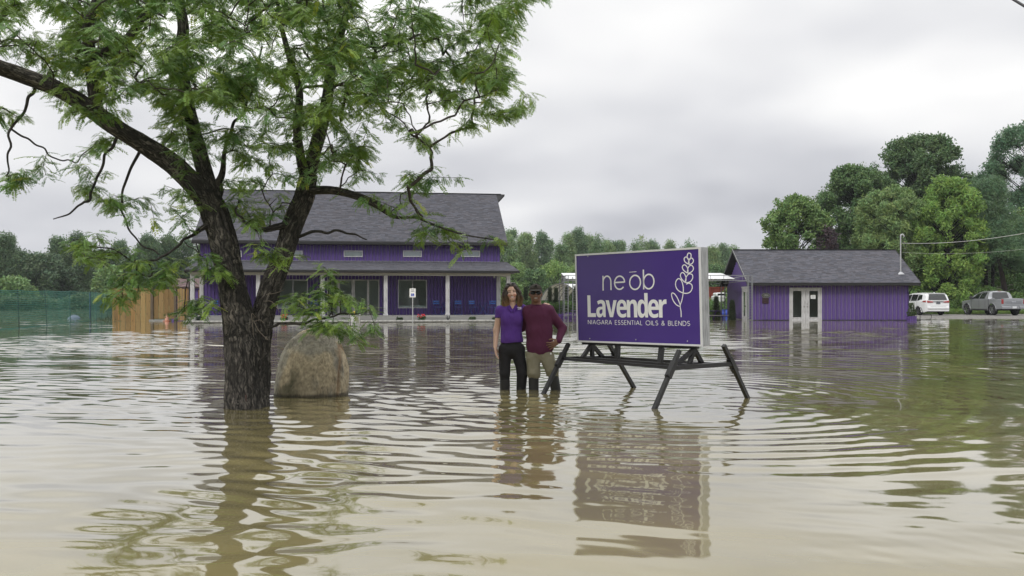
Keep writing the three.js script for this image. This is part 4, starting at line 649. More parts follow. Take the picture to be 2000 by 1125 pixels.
  part('sill_rail', bar(V(-W / 2 + 0.03, 0.622, -0.08), V(W / 2 - 0.12, 0.632, -0.08), 0.06, 0.035), black, S);
  const onRail = (r, x) => { const [a, c] = rails[r]; const t = clamp((x - a.x) / (c.x - a.x)); return a.clone().lerp(c, t); };
  for (const x of [-0.36, 0.33]) { const mid = onRail(0, x).add(onRail(1, x)).multiplyScalar(0.5); part('upright', bar(V(x, 0.43, mid.z * 0.5 - 0.04), V(x, 0.61, -0.08), 0.06, 0.05), black, S); }
  for (const x of [-0.80, 0.80]) { const top = V(x, 0.612, -0.08); part('end_bracket', join([bar(top, onRail(0, x).add(V(-0.02, 0.01, 0)), 0.045), bar(top, onRail(1, x).add(V(0.02, 0.01, 0)), 0.045), bar(top, V(x, 0.43, (onRail(0, x).z + onRail(1, x).z) / 2), 0.045)]), black, S); part('end_tie', bar(onRail(0, x), onRail(1, x), 0.045), black, S); }
}

// ---------- two people: bodies and clothes from smoothly joined distance fields ----------
const smin = (a, b, k) => { const h = clamp(0.5 + 0.5 * (b - a) / k); return b + (a - b) * h - k * h * (1 - h); };
const cone = (a, b, r0, r1) => { const dx = b[0] - a[0], dy = b[1] - a[1], dz = b[2] - a[2], l2 = dx * dx + dy * dy + dz * dz; return (x, y, z) => { const t = clamp(((x - a[0]) * dx + (y - a[1]) * dy + (z - a[2]) * dz) / l2); return Math.hypot(x - a[0] - dx * t, y - a[1] - dy * t, z - a[2] - dz * t) - (r0 + (r1 - r0) * t); }; };
const egg = (c, r, tilt = 0) => { const ct = Math.cos(tilt), s = Math.sin(tilt), m = Math.min(...r); return (X, Y, Z) => { const x0 = X - c[0], y0 = Y - c[1], x = (x0 * ct + y0 * s) / r[0], y = (-x0 * s + y0 * ct) / r[1], z = (Z - c[2]) / r[2], l = Math.hypot(x, y, z); return (l - 1) * m * (l < 1 ? 1 : Math.min(1.6, 0.6 + 0.4 * l)); }; };
const blend = (list, k) => (x, y, z) => { let d = list[0](x, y, z); for (let i = 1; i < list.length; i++) d = smin(d, list[i](x, y, z), k); return d; };
function nets(f, lo, hi, cell, color) {                  // surface nets
  const n = [0, 1, 2].map(i => Math.ceil((hi[i] - lo[i]) / cell) + 1), id = (i, j, k) => (k * n[1] + j) * n[0] + i, v = new Float32Array(n[0] * n[1] * n[2]);
  for (let k = 0; k < n[2]; k++) for (let j = 0; j < n[1]; j++) for (let i = 0; i < n[0]; i++) v[id(i, j, k)] = f(lo[0] + i * cell, lo[1] + j * cell, lo[2] + k * cell);
  const vert = new Int32Array(v.length).fill(-1), pos = [], nor = [], cl = [], idx = [];
  for (let k = 0; k < n[2] - 1; k++) for (let j = 0; j < n[1] - 1; j++) for (let i = 0; i < n[0] - 1; i++) {
    let mask = 0, c = 0, x = 0, y = 0, z = 0; const q = []; for (let b = 0; b < 8; b++) { q[b] = v[id(i + (b & 1), j + (b >> 1 & 1), k + (b >> 2))]; if (q[b] < 0) mask |= 1 << b; }
    if (mask === 0 || mask === 255) continue;
    for (const [a, b] of [[0, 1], [2, 3], [4, 5], [6, 7], [0, 2], [1, 3], [4, 6], [5, 7], [0, 4], [1, 5], [2, 6], [3, 7]]) if ((q[a] < 0) !== (q[b] < 0)) { const t = q[a] / (q[a] - q[b]); x += (a & 1) + ((b & 1) - (a & 1)) * t; y += (a >> 1 & 1) + ((b >> 1 & 1) - (a >> 1 & 1)) * t; z += (a >> 2) + ((b >> 2) - (a >> 2)) * t; c++; }
    const X = lo[0] + (i + x / c) * cell, Y = lo[1] + (j + y / c) * cell, Z = lo[2] + (k + z / c) * cell, e = cell * 0.5; vert[id(i, j, k)] = pos.length / 3; pos.push(X, Y, Z);
    const g = V(f(X + e, Y, Z) - f(X - e, Y, Z), f(X, Y + e, Z) - f(X, Y - e, Z), f(X, Y, Z + e) - f(X, Y, Z - e)).normalize(); nor.push(g.x, g.y, g.z); if (color) cl.push(...color(X, Y, Z));
  }
  const quad = (a, b, c, d, flip) => flip ? idx.push(a, c, b, a, d, c) : idx.push(a, b, c, a, c, d);
  for (let k = 1; k < n[2] - 1; k++) for (let j = 1; j < n[1] - 1; j++) for (let i = 1; i < n[0] - 1; i++) { const s = v[id(i, j, k)] < 0;
    if (s !== v[id(i + 1, j, k)] < 0) quad(vert[id(i, j - 1, k - 1)], vert[id(i, j, k - 1)], vert[id(i, j, k)], vert[id(i, j - 1, k)], !s);
    if (s !== v[id(i, j + 1, k)] < 0) quad(vert[id(i - 1, j, k - 1)], vert[id(i - 1, j, k)], vert[id(i, j, k)], vert[id(i, j, k - 1)], !s);
    if (s !== v[id(i, j, k + 1)] < 0) quad(vert[id(i - 1, j - 1, k)], vert[id(i, j - 1, k)], vert[id(i, j, k)], vert[id(i - 1, j, k)], !s); }
  const g = new THREE.BufferGeometry(); g.setAttribute('position', new THREE.Float32BufferAttribute(pos, 3)); g.setAttribute('normal', new THREE.Float32BufferAttribute(nor, 3)); if (color) g.setAttribute('color', new THREE.Float32BufferAttribute(cl, 3)); g.setIndex(idx); return boxUV(g, 0.3);
}
// a hand: palm plus five bent fingers; base at the wrist, pointing along dir, palm facing pn
function hand(wrist, dir, pn, curl, len, spread = 0.18, mirror = 1) {
  const D = V(...dir).normalize(), N = V(...pn).addScaledVector(D, -V(...pn).dot(D)).normalize(), S = D.clone().cross(N).multiplyScalar(mirror), w = V(...wrist), P = (a, b, c) => w.clone().addScaledVector(D, a * len).addScaledVector(S, b * len).addScaledVector(N, c * len).toArray();
  const out = []; for (let i = 0; i < 4; i++) { const s = (i - 1.5) * 0.115; out.push(cone(P(0.02, s * 0.55, 0), P(0.46, s, 0.01), 0.013, 0.0125)); }
  const fl = [0.40, 0.45, 0.42, 0.33], fingers = fl.map((L, i) => { const s = (i - 1.5) * 0.115, sp = (i - 1.5) * spread, c1 = curl * 0.5, c2 = curl * 1.2, a = P(0.46, s, 0.01), b = P(0.46 + L * 0.5 * Math.cos(c1), s + sp * 0.12, 0.01 + L * 0.5 * Math.sin(c1)), c = P(0.46 + L * 0.5 * Math.cos(c1) + L * 0.5 * Math.cos(c2), s + sp * 0.24, 0.01 + L * 0.5 * (Math.sin(c1) + Math.sin(c2))); return [cone(a, b, 0.0095, 0.0088), cone(b, c, 0.0088, 0.0072)]; }).flat();
  const t0 = P(0.12, -0.17, 0.03), t1 = P(0.34, -0.36, 0.10), t2 = P(0.52, -0.40, 0.16); fingers.push(cone(t0, t1, 0.0135, 0.0105), cone(t1, t2, 0.0105, 0.0082));
  const palm = blend(out, 0.014); return (x, y, z) => { let m = palm(x, y, z); for (const f of fingers) m = smin(m, f(x, y, z), 0.004); return m; };
}
const cutAbove = (f, h) => (x, y, z) => Math.max(f(x, y, z), y - h(x, z)), cutBelow = (f, h) => (x, y, z) => Math.max(f(x, y, z), h(x, z) - y);
const fold = (f, amp, fx, fy, s) => (x, y, z) => { const d = f(x, y, z); return d > 0.05 || d < -0.05 ? d : d + amp * (fbm(x * fx + s + y * 3, y * fy - x * 4, z * fx + s, 3) - 0.5); };
const skinMat = std(0xffffff, 0.55, { vertexColors: true });
const cloth = (c, r = 0.9, more = {}) => std(c, r, { bumpMap: bumpTex, bumpScale: 0.002, ...more });
const PX = 146.2;
{ // ---- woman ----
  const wd = 11.97, O = 999, x = p => (p - O) / PX, y = p => EYE - (p - HORIZON) / PX;
  const P = thing('person', 'person with long wavy brown hair wearing a purple polo shirt and black trousers', 'person', 'two people standing in the flood water', [(O - 1000) / F * wd, 0, -wd]);
  const tilt = 0.10, hc = [x(999.5), y(571.5), 0.03], sk = (X, Y) => [hc[0] + X * Math.cos(tilt) - Y * Math.sin(tilt), hc[1] + X * Math.sin(tilt) + Y * Math.cos(tilt)];
  const hp = (X, Y, Z) => [...sk(X, Y), hc[2] + Z];
  const sL = [x(977), y(606), 0], sR = [x(1021), y(604), -0.01], eL = [x(969.5), y(645), -0.02], wL = [x(967.5), y(678), 0.045], eR = [x(1046), y(612), -0.17], wR = [x(1063), y(597), -0.075];
  const hipL = [x(987), y(682), 0], hipR = [x(1011), y(682), 0], kL = [x(986), y(729), 0.02], kR = [x(1020), y(729), 0.03], aL = [x(986), y(792), -0.03], aR = [x(1016), y(792), -0.02];
  const torso = [egg([x(1000), y(618), 0.0], [0.148, 0.135, 0.098]), egg([x(998.5), y(640), 0.0], [0.138, 0.15, 0.092]), egg([x(998), y(662), 0], [0.148, 0.12, 0.10]), egg([x(999.5), y(684), -0.01], [0.168, 0.115, 0.112])];
  const bust = [egg([x(990), y(623), 0.078], [0.06, 0.06, 0.034]), egg([x(1010), y(622), 0.078], [0.06, 0.06, 0.034])];
  const arms = [cone(sL, eL, 0.050, 0.040), cone(eL, wL, 0.040, 0.026), cone(sR, eR, 0.050, 0.038), cone(eR, wR, 0.038, 0.026)], yoke = [cone(sL, [x(1000), y(602), 0], 0.052, 0.06), cone(sR, [x(1000), y(602), 0], 0.052, 0.06)];
  const legs = [cone(hipL, kL, 0.088, 0.062), cone(kL, aL, 0.060, 0.042), cone(hipR, kR, 0.088, 0.062), cone(kR, aR, 0.060, 0.042), cone(aL, [aL[0] - 0.02, -0.33, 0.14], 0.045, 0.035), cone(aR, [aR[0] + 0.03, -0.33, 0.14], 0.045, 0.035)];
  const neck = cone([x(1001), y(606), -0.005], hp(0, -0.05, -0.01), 0.056, 0.050);
  const bodyF = blend([...torso.map(f => (a, b, c) => f(a, b, c) + 0.012), ...arms, ...yoke.map(f => (a, b, c) => f(a, b, c) + 0.01), ...legs.map(f => (a, b, c) => f(a, b, c) + 0.01), neck], 0.03);
  const skin = [0.68, 0.44, 0.33], skinC = (X, Y, Z) => { const b = 0.96 + 0.14 * (fbm(X * 18, Y * 18, Z * 18, 2) - 0.5); return skin.map(c => c * b); };
  const body = nets(bodyF, [-0.36, -0.40, -0.28], [0.52, 1.17, 0.24], 0.012, skinC);
  // head with a face
  const headF = (() => { const s = blend([egg(hp(0, 0.018, -0.012), [0.074, 0.098, 0.092], tilt), egg(hp(0, -0.05, 0.026), [0.052, 0.062, 0.06], tilt), egg(hp(0, -0.088, 0.042), [0.028, 0.024, 0.03], tilt)], 0.03), nose = cone(hp(0, 0.006, 0.084), hp(0, -0.030, 0.104), 0.008, 0.0125), ch = blend([egg(hp(-0.034, -0.030, 0.058), [0.026, 0.022, 0.022]), egg(hp(0.034, -0.030, 0.058), [0.026, 0.022, 0.022])], 0.01), ears = [egg(hp(-0.076, -0.005, -0.01), [0.012, 0.03, 0.018], tilt), egg(hp(0.076, -0.005, -0.01), [0.012, 0.03, 0.018], tilt)], nk = cone([x(1001), y(598), -0.005], hp(0, -0.05, -0.01), 0.052, 0.050);
    const sock = [egg(hp(-0.030, 0.006, 0.090), [0.018, 0.011, 0.016]), egg(hp(0.030, 0.006, 0.090), [0.018, 0.011, 0.016])], mouth = egg(hp(0.002, -0.058, 0.094), [0.026, 0.011, 0.016], tilt);
    return (X, Y, Z) => { let d = smin(s(X, Y, Z), ch(X, Y, Z), 0.02); d = smin(d, nose(X, Y, Z), 0.012); for (const e of ears) d = smin(d, e(X, Y, Z), 0.008); d = smin(d, nk(X, Y, Z), 0.02); for (const e of sock) d = -smin(-d, e(X, Y, Z), 0.008); return -smin(-d, mouth(X, Y, Z), 0.004); }; })();
  const near = (X, Y, Z, c, rx, ry) => { const p = hp(...c); return Math.hypot((X - p[0]) / rx, (Y - p[1]) / ry) < 1 && Z > p[2] - 0.03; };
  const headC = (X, Y, Z) => { if (near(X, Y, Z, [0.002, -0.058, 0.08], 0.023, 0.0075)) return [0.72, 0.68, 0.62]; if (near(X, Y, Z, [0.002, -0.058, 0.085], 0.032, 0.016)) return [0.42, 0.14, 0.12]; for (const s of [-1, 1]) { if (near(X, Y, Z, [s * 0.030, 0.027, 0.08], 0.022, 0.0045)) return [0.10, 0.06, 0.04]; if (near(X, Y, Z, [s * 0.030, 0.006, 0.07], 0.019, 0.0055)) return [0.06, 0.04, 0.035]; if (near(X, Y, Z, [s * 0.038, -0.035, 0.05], 0.02, 0.015)) return [0.58, 0.28, 0.2]; } return skinC(X, Y, Z); };
  const head = nets(headF, [hc[0] - 0.12, y(600), -0.12], [hc[0] + 0.12, hc[1] + 0.14, 0.17], 0.0042, headC);
  const h1 = nets(hand(wL, [0.12, -1, 0.06], [1, 0.1, 0.15], 0.35, 0.175, 0.12), [wL[0] - 0.1, wL[1] - 0.22, wL[2] - 0.1], [wL[0] + 0.14, wL[1] + 0.05, wL[2] + 0.14], 0.0036, skinC);
  const h2 = nets(hand(wR, [0.42, 0.30, 0.85], [-0.1, -0.95, 0.35], 0.9, 0.165, 0.15, -1), [wR[0] - 0.12, wR[1] - 0.14, wR[2] - 0.1], [wR[0] + 0.18, wR[1] + 0.16, wR[2] + 0.24], 0.0036, skinC);
  part('body', mergeGeometries([body, head, h1, h2]), skinMat, P);
  // polo shirt
  const shirtF = (() => { const sl = cone(sL, [lerp(sL[0], eL[0], 0.52), lerp(sL[1], eL[1], 0.52), -0.01], 0.062, 0.062), sr = cone(sR, [lerp(sR[0], eR[0], 0.55), lerp(sR[1], eR[1], 0.55), lerp(sR[2], eR[2], 0.55)], 0.062, 0.06); const t = blend([...torso.slice(0, 3), ...bust, ...yoke], 0.05), tt = (X, Y, Z) => t(X, Y, Z) - 0.008;
    const all = fold((X, Y, Z) => smin(tt(X, Y, Z), Math.min(sl(X, Y, Z), sr(X, Y, Z)), 0.03), 0.024, 12, 6, 2.2);
    const hem = cutBelow(all, (X) => y(669) + 0.006 * Math.sin(X * 19)), sleeveY = lerp(sL[1], eL[1], 0.36);
    const vneck = (X, Y, Z) => Math.max(hem(X, Y, Z), -(Math.hypot((X - x(1001)) / 1.0, Math.max(0, Y - y(602))) * 1.0 - 0.05 - 0 * Z), -((Math.abs(X - x(1001)) * 2.6 + (y(610) - Y)) < 0 && Z > 0.0 ? -0.004 : -1));
    return (X, Y, Z) => { let d = hem(X, Y, Z); const ca = Math.hypot(X - x(1001), (Z + 0.0)) ; if (Y > y(600)) d = Math.max(d, 0.062 - ca); if (Z > 0) d = Math.max(d, 0.05 - (Math.abs(X - x(1001)) * 1.7 + (y(597) - Y) * 1.0)); if (X < sL[0] + 0.02 && Y < sleeveY) d = Math.max(d, X > -0.19 + 0.04 ? d : sleeveY - Y); return d; }; })();
  part('polo_shirt', nets(shirtF, [-0.32, y(675), -0.25], [0.40, y(594), 0.20], 0.008), cloth(col(0.098, 0.034, 0.255), 0.85), P);
  // collar and placket
  const colr = std(col(0.085, 0.022, 0.24), 0.85); const nx = x(1001), ny = y(598.5);
  part('collar', mergeGeometries([-1, 1].map(s => { const c = new THREE.CatmullRomCurve3([V(nx + s * 0.012, ny - 0.075, 0.098), V(nx + s * 0.05, ny - 0.02, 0.075), V(nx + s * 0.068, ny + 0.02, 0.02), V(nx + s * 0.05, ny + 0.032, -0.05), V(nx, ny + 0.034, -0.068)]); const g = new THREE.TubeGeometry(c, 20, 0.018, 6); g.scale(1, 1, 1); return plain(g); })), colr, P);
  part('chest_emblem', mergeGeometries([[0.055, 0.012, 0], [0.04, 0.012, -0.02], [0.022, 0.02, -0.012]].map(([w2, h2, dy], i) => plain(box(w2, h2, 0.003, x(1014) + (i === 2 ? 0.018 : 0), y(600.5) + dy, 0.118 + (i === 2 ? 0.003 : 0)).rotateY(0)))), std(col(0.6, 0.55, 0.7), 0.8), P);
  // trousers
  const trF = fold(cutBelow(cutAbove(blend([(X, Y, Z) => torso[3](X, Y, Z) - 0.006, (X, Y, Z) => torso[2](X, Y, Z) + 0.004, cone(hipL, kL, 0.094, 0.070), cone(kL, [aL[0], -0.02, -0.01], 0.070, 0.064), cone(hipR, kR, 0.094, 0.070), cone(kR, [aR[0] + 0.01, -0.02, 0], 0.070, 0.064)], 0.022), () => y(665)), () => -0.04), 0.02, 10, 8, 6.1);
  part('trousers', nets(trF, [-0.26, -0.08, -0.2], [0.28, y(655), 0.2], 0.008), cloth(col(0.012, 0.011, 0.013), 0.85), P);
  for (const [a, k2] of [[aL, kL], [aR, kR]]) part('boot', nets(cutAbove(blend([cone([lerp(k2[0], a[0], 0.2), 0.16, k2[2] * 0.75], [a[0], -0.26, -0.03], 0.070, 0.058), cone([a[0], -0.28, -0.03], [a[0], -0.32, 0.13], 0.05, 0.04)], 0.04), () => y(740.5)), [a[0] - 0.12, -0.38, -0.14], [a[0] + 0.13, 0.18, 0.2], 0.010), std(col(0.022, 0.021, 0.023), 0.45), P);
  // hair: a cap and wavy locks
  const R = rng(31), locks = []; for (let i = 0; i < 46; i++) { const s = i < 23 ? -1 : 1, t = (i % 23) / 22, a = lerp(0.35, 2.2, t), rx = Math.sin(a), rz = Math.cos(a), L = 0.19 + 0.15 * R(), ph = R() * 6, w0 = 0.02 * R(), pts = []; for (let q = 0; q <= 6; q++) { const u = q / 6, out = 0.062 + 0.036 * Math.sin(u * 2.3) + w0 * 0.8 + 0.012 * Math.sin(u * 13 + ph); pts.push(V(...sk(s * rx * out + 0.004 * R(), 0.075 - u * L), hc[2] - 0.015 + rz * out * 0.8 - (rz > 0.5 ? u * 0.04 : 0) - 0.012 * Math.cos(u * 11 + ph))); if (rz > 0.35) pts[pts.length - 1].x += s * 0.03 * Math.min(1, u * 2); } locks.push([pts, 0.013 + 0.006 * R()]); }
  const lockGeo = locks.map(([pts, r]) => { const g = new THREE.TubeGeometry(new THREE.CatmullRomCurve3(pts), 22, r, 6), c = new Float32Array(g.attributes.position.count * 3); for (let i = 0; i < g.attributes.position.count; i++) { const t = clamp((hc[1] - 0.03 - g.attributes.position.getY(i)) / 0.2), b = 0.8 + 0.5 * noise3(i * 0.7, r * 900, 1); c[3 * i] = lerp(0.034, 0.24, t) * b; c[3 * i + 1] = lerp(0.019, 0.135, t) * b; c[3 * i + 2] = lerp(0.012, 0.05, t) * b; } g.setAttribute('color', new THREE.BufferAttribute(c, 3)); return g.toNonIndexed(); });
  const capF = (() => { const o = egg(hp(0, 0.034, -0.022), [0.086, 0.103, 0.098], tilt), back = egg(hp(0, -0.04, -0.055), [0.078, 0.10, 0.06], tilt); return (X, Y, Z) => { const d = smin(o(X, Y, Z), back(X, Y, Z), 0.04), lx2 = (X - hc[0]) * Math.cos(tilt) + (Y - hc[1]) * Math.sin(tilt), ly2 = -(X - hc[0]) * Math.sin(tilt) + (Y - hc[1]) * Math.cos(tilt); return Math.max(d, Z - hc[2] - (-0.01 + Math.max(0, ly2 - 0.045) * 1.9 - 0 * lx2)); }; })();
  const capG = nets(capF, [hc[0] - 0.14, hc[1] - 0.18, -0.16], [hc[0] + 0.14, hc[1] + 0.16, 0.14], 0.006, (X, Y, Z) => { const b = 0.7 + 0.6 * noise3(X * 140, Y * 12, Z * 140); return [0.036 * b, 0.021 * b, 0.014 * b]; });
  part('hair', mergeGeometries([capG.toNonIndexed(), ...lockGeo]), std(0xffffff, 0.5, { vertexColors: true }), P);
  part('sunglasses', mergeGeometries([plain(new THREE.TorusGeometry(0.086, 0.004, 6, 20, Math.PI).rotateX(-0.55).translate(...hp(0, 0.062, 0.02))), ...[-1, 1].map(s => plain(new THREE.SphereGeometry(0.026, 10, 8).scale(1, 0.6, 0.4).rotateX(-0.7).translate(...hp(s * 0.034, 0.118, 0.052))))]), std(col(0.03, 0.028, 0.03), 0.2), P);
}
{ // ---- man ----
  const md = 11.9, O = 1050, x = p => (p - O) / PX, y = p => EYE - (p - HORIZON) / PX;
  const P = thing('person', 'person in a maroon long sleeved shirt, khaki trousers and dark cap with hand on hip', 'person', 'two people standing in the flood water', [(O - 1000) / F * md, 0, -md]);
  const hc = [x(1046), y(574), 0.04], hp = (X, Y, Z) => [hc[0] + X, hc[1] + Y, hc[2] + Z];
  const sL = [x(1031), y(607), 0], sR = [x(1072), y(607), 0], eR = [x(1098.5), y(641), -0.06], wR = [x(1089.5), y(666), 0.10], eL = [x(1020), y(640), -0.16], wL = [x(1002), y(650), -0.17];
  const hipL = [x(1041), y(690), 0], hipR = [x(1066), y(690), 0], kL = [x(1042), y(727), 0.03], kR = [x(1077), y(722), 0.05], aL = [x(1043), y(792), -0.02], aR = [x(1092), y(792), -0.01];
  const torso = [egg([x(1051.5), y(619), 0], [0.178, 0.14, 0.115]), egg([x(1053), y(645), 0.010], [0.168, 0.17, 0.12]), egg([x(1055), y(674), 0.008], [0.170, 0.17, 0.122]), egg([x(1054), y(690), -0.01], [0.168, 0.10, 0.12])];
  const yoke = [cone(sL, [x(1049), y(602), 0], 0.058, 0.065), cone(sR, [x(1049), y(602), 0], 0.058, 0.065)], arms = [cone(sR, eR, 0.052, 0.044), cone(eR, wR, 0.042, 0.030), cone(sL, eL, 0.052, 0.044), cone(eL, wL, 0.042, 0.030)];
  const legs = [cone(hipL, kL, 0.09, 0.065), cone(kL, aL, 0.06, 0.045), cone(hipR, kR, 0.09, 0.065), cone(kR, aR, 0.06, 0.045), cone(aL, [aL[0] - 0.02, -0.33, 0.15], 0.045, 0.036), cone(aR, [aR[0] + 0.05, -0.33, 0.15], 0.045, 0.036)], neck = cone([x(1049), y(606), -0.01], hp(0, -0.05, -0.02), 0.066, 0.062);
  const shrink = (l, s) => l.map(f => (a, b, c) => f(a, b, c) + s);
  const skin = [0.235, 0.125, 0.080], skinC = (X, Y, Z) => { const b = 0.95 + 0.16 * (fbm(X * 18, Y * 18, Z * 18, 2) - 0.5); return skin.map(c => c * b); };
  const body = nets(blend([...shrink(torso, 0.014), ...arms, ...shrink(yoke, 0.01), ...shrink(legs, 0.016), neck], 0.03), [-0.42, -0.40, -0.28], [0.42, 1.17, 0.24], 0.012, skinC);
  const headF = (() => { const s = blend([egg(hp(0, 0.02, -0.012), [0.078, 0.10, 0.096]), egg(hp(0, -0.046, 0.022), [0.060, 0.062, 0.066]), egg(hp(0, -0.086, 0.044), [0.034, 0.024, 0.03])], 0.03), nose = cone(hp(0, 0.004, 0.088), hp(0, -0.026, 0.106), 0.01, 0.017), ch = blend([egg(hp(-0.038, -0.032, 0.058), [0.028, 0.024, 0.024]), egg(hp(0.038, -0.032, 0.058), [0.028, 0.024, 0.024])], 0.01), ears = [egg(hp(-0.080, -0.006, -0.012), [0.012, 0.032, 0.02]), egg(hp(0.080, -0.006, -0.012), [0.012, 0.032, 0.02])], nk = cone([x(1049), y(598), -0.01], hp(0, -0.05, -0.02), 0.062, 0.062), mouth = egg(hp(0, -0.056, 0.098), [0.028, 0.008, 0.014]);
    return (X, Y, Z) => { let d = smin(s(X, Y, Z), ch(X, Y, Z), 0.02); d = smin(d, nose(X, Y, Z), 0.012); for (const e of ears) d = smin(d, e(X, Y, Z), 0.008); d = smin(d, nk(X, Y, Z), 0.02); return -smin(-d, mouth(X, Y, Z), 0.004); }; })();
  const near = (X, Y, Z, c, rx, ry) => { const p = hp(...c); return Math.hypot((X - p[0]) / rx, (Y - p[1]) / ry) < 1 && Z > p[2] - 0.03; };
  const head = nets(headF, [hc[0] - 0.13, y(600), -0.12], [hc[0] + 0.13, hc[1] + 0.14, 0.19], 0.0042, (X, Y, Z) => near(X, Y, Z, [0, -0.056, 0.085], 0.025, 0.0065) ? [0.66, 0.63, 0.58] : near(X, Y, Z, [0, -0.056, 0.09], 0.033, 0.014) ? [0.12, 0.04, 0.035] : skinC(X, Y, Z));
  const h1 = nets(hand(wR, [-0.80, -0.42, 0.30], [-0.4, 0.2, -0.9], 0.55, 0.185, 0.3, 1), [wR[0] - 0.24, wR[1] - 0.2, wR[2] - 0.16], [wR[0] + 0.08, wR[1] + 0.12, wR[2] + 0.2], 0.0036, skinC);
  const h2 = nets(hand(wL, [-0.9, -0.1, 0.2], [0, 0, 1], 0.5, 0.18), [wL[0] - 0.22, wL[1] - 0.14, wL[2] - 0.1], [wL[0] + 0.08, wL[1] + 0.14, wL[2] + 0.16], 0.005, skinC);
  part('body', mergeGeometries([body, head, h1, h2]), skinMat, P);
  const shirtF = (() => { const t = blend([...torso.slice(0, 3), ...yoke], 0.05), sl = [[sR, eR, 0.068, 0.060], [eR, [lerp(eR[0], wR[0], 0.93), lerp(eR[1], wR[1], 0.93), lerp(eR[2], wR[2], 0.93)], 0.060, 0.044], [sL, eL, 0.066, 0.058], [eL, wL, 0.058, 0.044]].map(a => cone(...a));
    const arm = blend(sl.slice(0, 2), 0.02), arm2 = blend(sl.slice(2), 0.02), all = fold((X, Y, Z) => smin(smin(t(X, Y, Z) - 0.010, arm(X, Y, Z), 0.03), arm2(X, Y, Z), 0.03), 0.024, 10, 5, 9.4);
    return (X, Y, Z) => { let d = Math.max(all(X, Y, Z), y(693) + 0.010 * Math.sin(X * 14) - Y); if (Y > y(601)) d = Math.max(d, 0.072 - Math.hypot(X - x(1049), Z)); return d; }; })();
  part('long_sleeve_shirt', nets(shirtF, [-0.42, y(700), -0.27], [0.44, y(592), 0.22], 0.008), cloth(col(0.088, 0.015, 0.048), 0.9), P);
  part('neck_band', new THREE.TorusGeometry(0.073, 0.011, 6, 24).rotateX(Math.PI / 2 - 0.12).translate(x(1049), y(597.5), 0.0), cloth(col(0.078, 0.013, 0.043), 0.9), P);
  part('hem_tag', box(0.018, 0.022, 0.003, x(1075), y(689), 0.118), std(col(0.8, 0.8, 0.8), 0.7), P);
  const trF = fold(cutBelow(cutAbove(blend([(X, Y, Z) => torso[3](X, Y, Z) - 0.004, cone(hipL, kL, 0.098, 0.084), cone(kL, [aL[0], 0.155, 0], 0.086, 0.082), cone(hipR, kR, 0.098, 0.084), cone(kR, [lerp(kR[0], aR[0], 0.24), 0.15, 0.03], 0.086, 0.080)], 0.02), () => y(686)), (X) => y(X < 0.1 ? 737.5 : 733.5) + 0.006 * Math.sin(X * 60)), 0.034, 10, 11, 3.3);
  const khaki = col(0.235, 0.215, 0.150); part('trousers', nets(trF, [-0.24, 0.08, -0.2], [0.36, y(680), 0.22], 0.008), cloth(khaki, 0.95), P);
  part('cargo_pocket', rbox(0.10, 0.11, 0.03, kR[0] + 0.035, y(711), 0.085, 0.01).translate(0, 0, 0), cloth(col(0.22, 0.20, 0.14), 0.95), P);
  for (const [a, k2] of [[aL, kL], [aR, kR]]) part('boot', nets(blend([cone([lerp(k2[0], a[0], 0.22), 0.185, k2[2] * 0.75], [a[0], -0.26, -0.01], 0.069, 0.062), cone([a[0], -0.28, -0.02], [a[0] + (a === aR ? 0.04 : -0.01), -0.32, 0.14], 0.05, 0.042)], 0.04), [a[0] - 0.2, -0.38, -0.14], [a[0] + 0.15, 0.28, 0.24], 0.010), std(col(0.026, 0.026, 0.025), 0.5), P);
  // cap, brim, sunglasses
  const crown = egg(hp(0, 0.045, -0.012), [0.088, 0.086, 0.106]), brim = egg(hp(0, 0.050, 0.085), [0.080, 0.011, 0.085]);
  part('cap', nets((X, Y, Z) => Math.max(crown(X, Y, Z), hp(0, 0.036, 0)[1] - Y - (Z < -0.02 ? 0.012 : 0)), [hc[0] - 0.13, hc[1] - 0.02, -0.14], [hc[0] + 0.13, hc[1] + 0.16, 0.22], 0.006), cloth(col(0.034, 0.028, 0.020), 0.9), P);
  part('cap_brim', nets((X, Y, Z) => Math.max(brim(X, Y + 0.35 * (Z - hc[2] - 0.09) * 0.6 + 1.8 * (X - hc[0]) ** 2, Z), hc[2] + 0.045 - Z), [hc[0] - 0.12, hc[1] - 0.03, 0.06], [hc[0] + 0.12, hc[1] + 0.10, 0.25], 0.004), cloth(col(0.028, 0.023, 0.017), 0.9), P);
  part('cap_badge', box(0.03, 0.035, 0.004, ...hp(0, 0.098, 0.083)).rotateX(0), std(col(0.02, 0.017, 0.014), 0.8), P);
  part('sunglasses', mergeGeometries([...[-1, 1].map(s => plain(new THREE.SphereGeometry(0.034, 14, 10).scale(1, 0.68, 0.32).rotateY(s * 0.28).translate(...hp(s * 0.037, 0.010, 0.090)))), plain(box(0.03, 0.007, 0.008, ...hp(0, 0.018, 0.1))), ...[-1, 1].map(s => plain(bar(V(...hp(s * 0.07, 0.016, 0.075)), V(...hp(s * 0.083, 0.012, -0.01)), 0.006, 0.012)))]), std(col(0.006, 0.006, 0.007), 0.08), P);
}

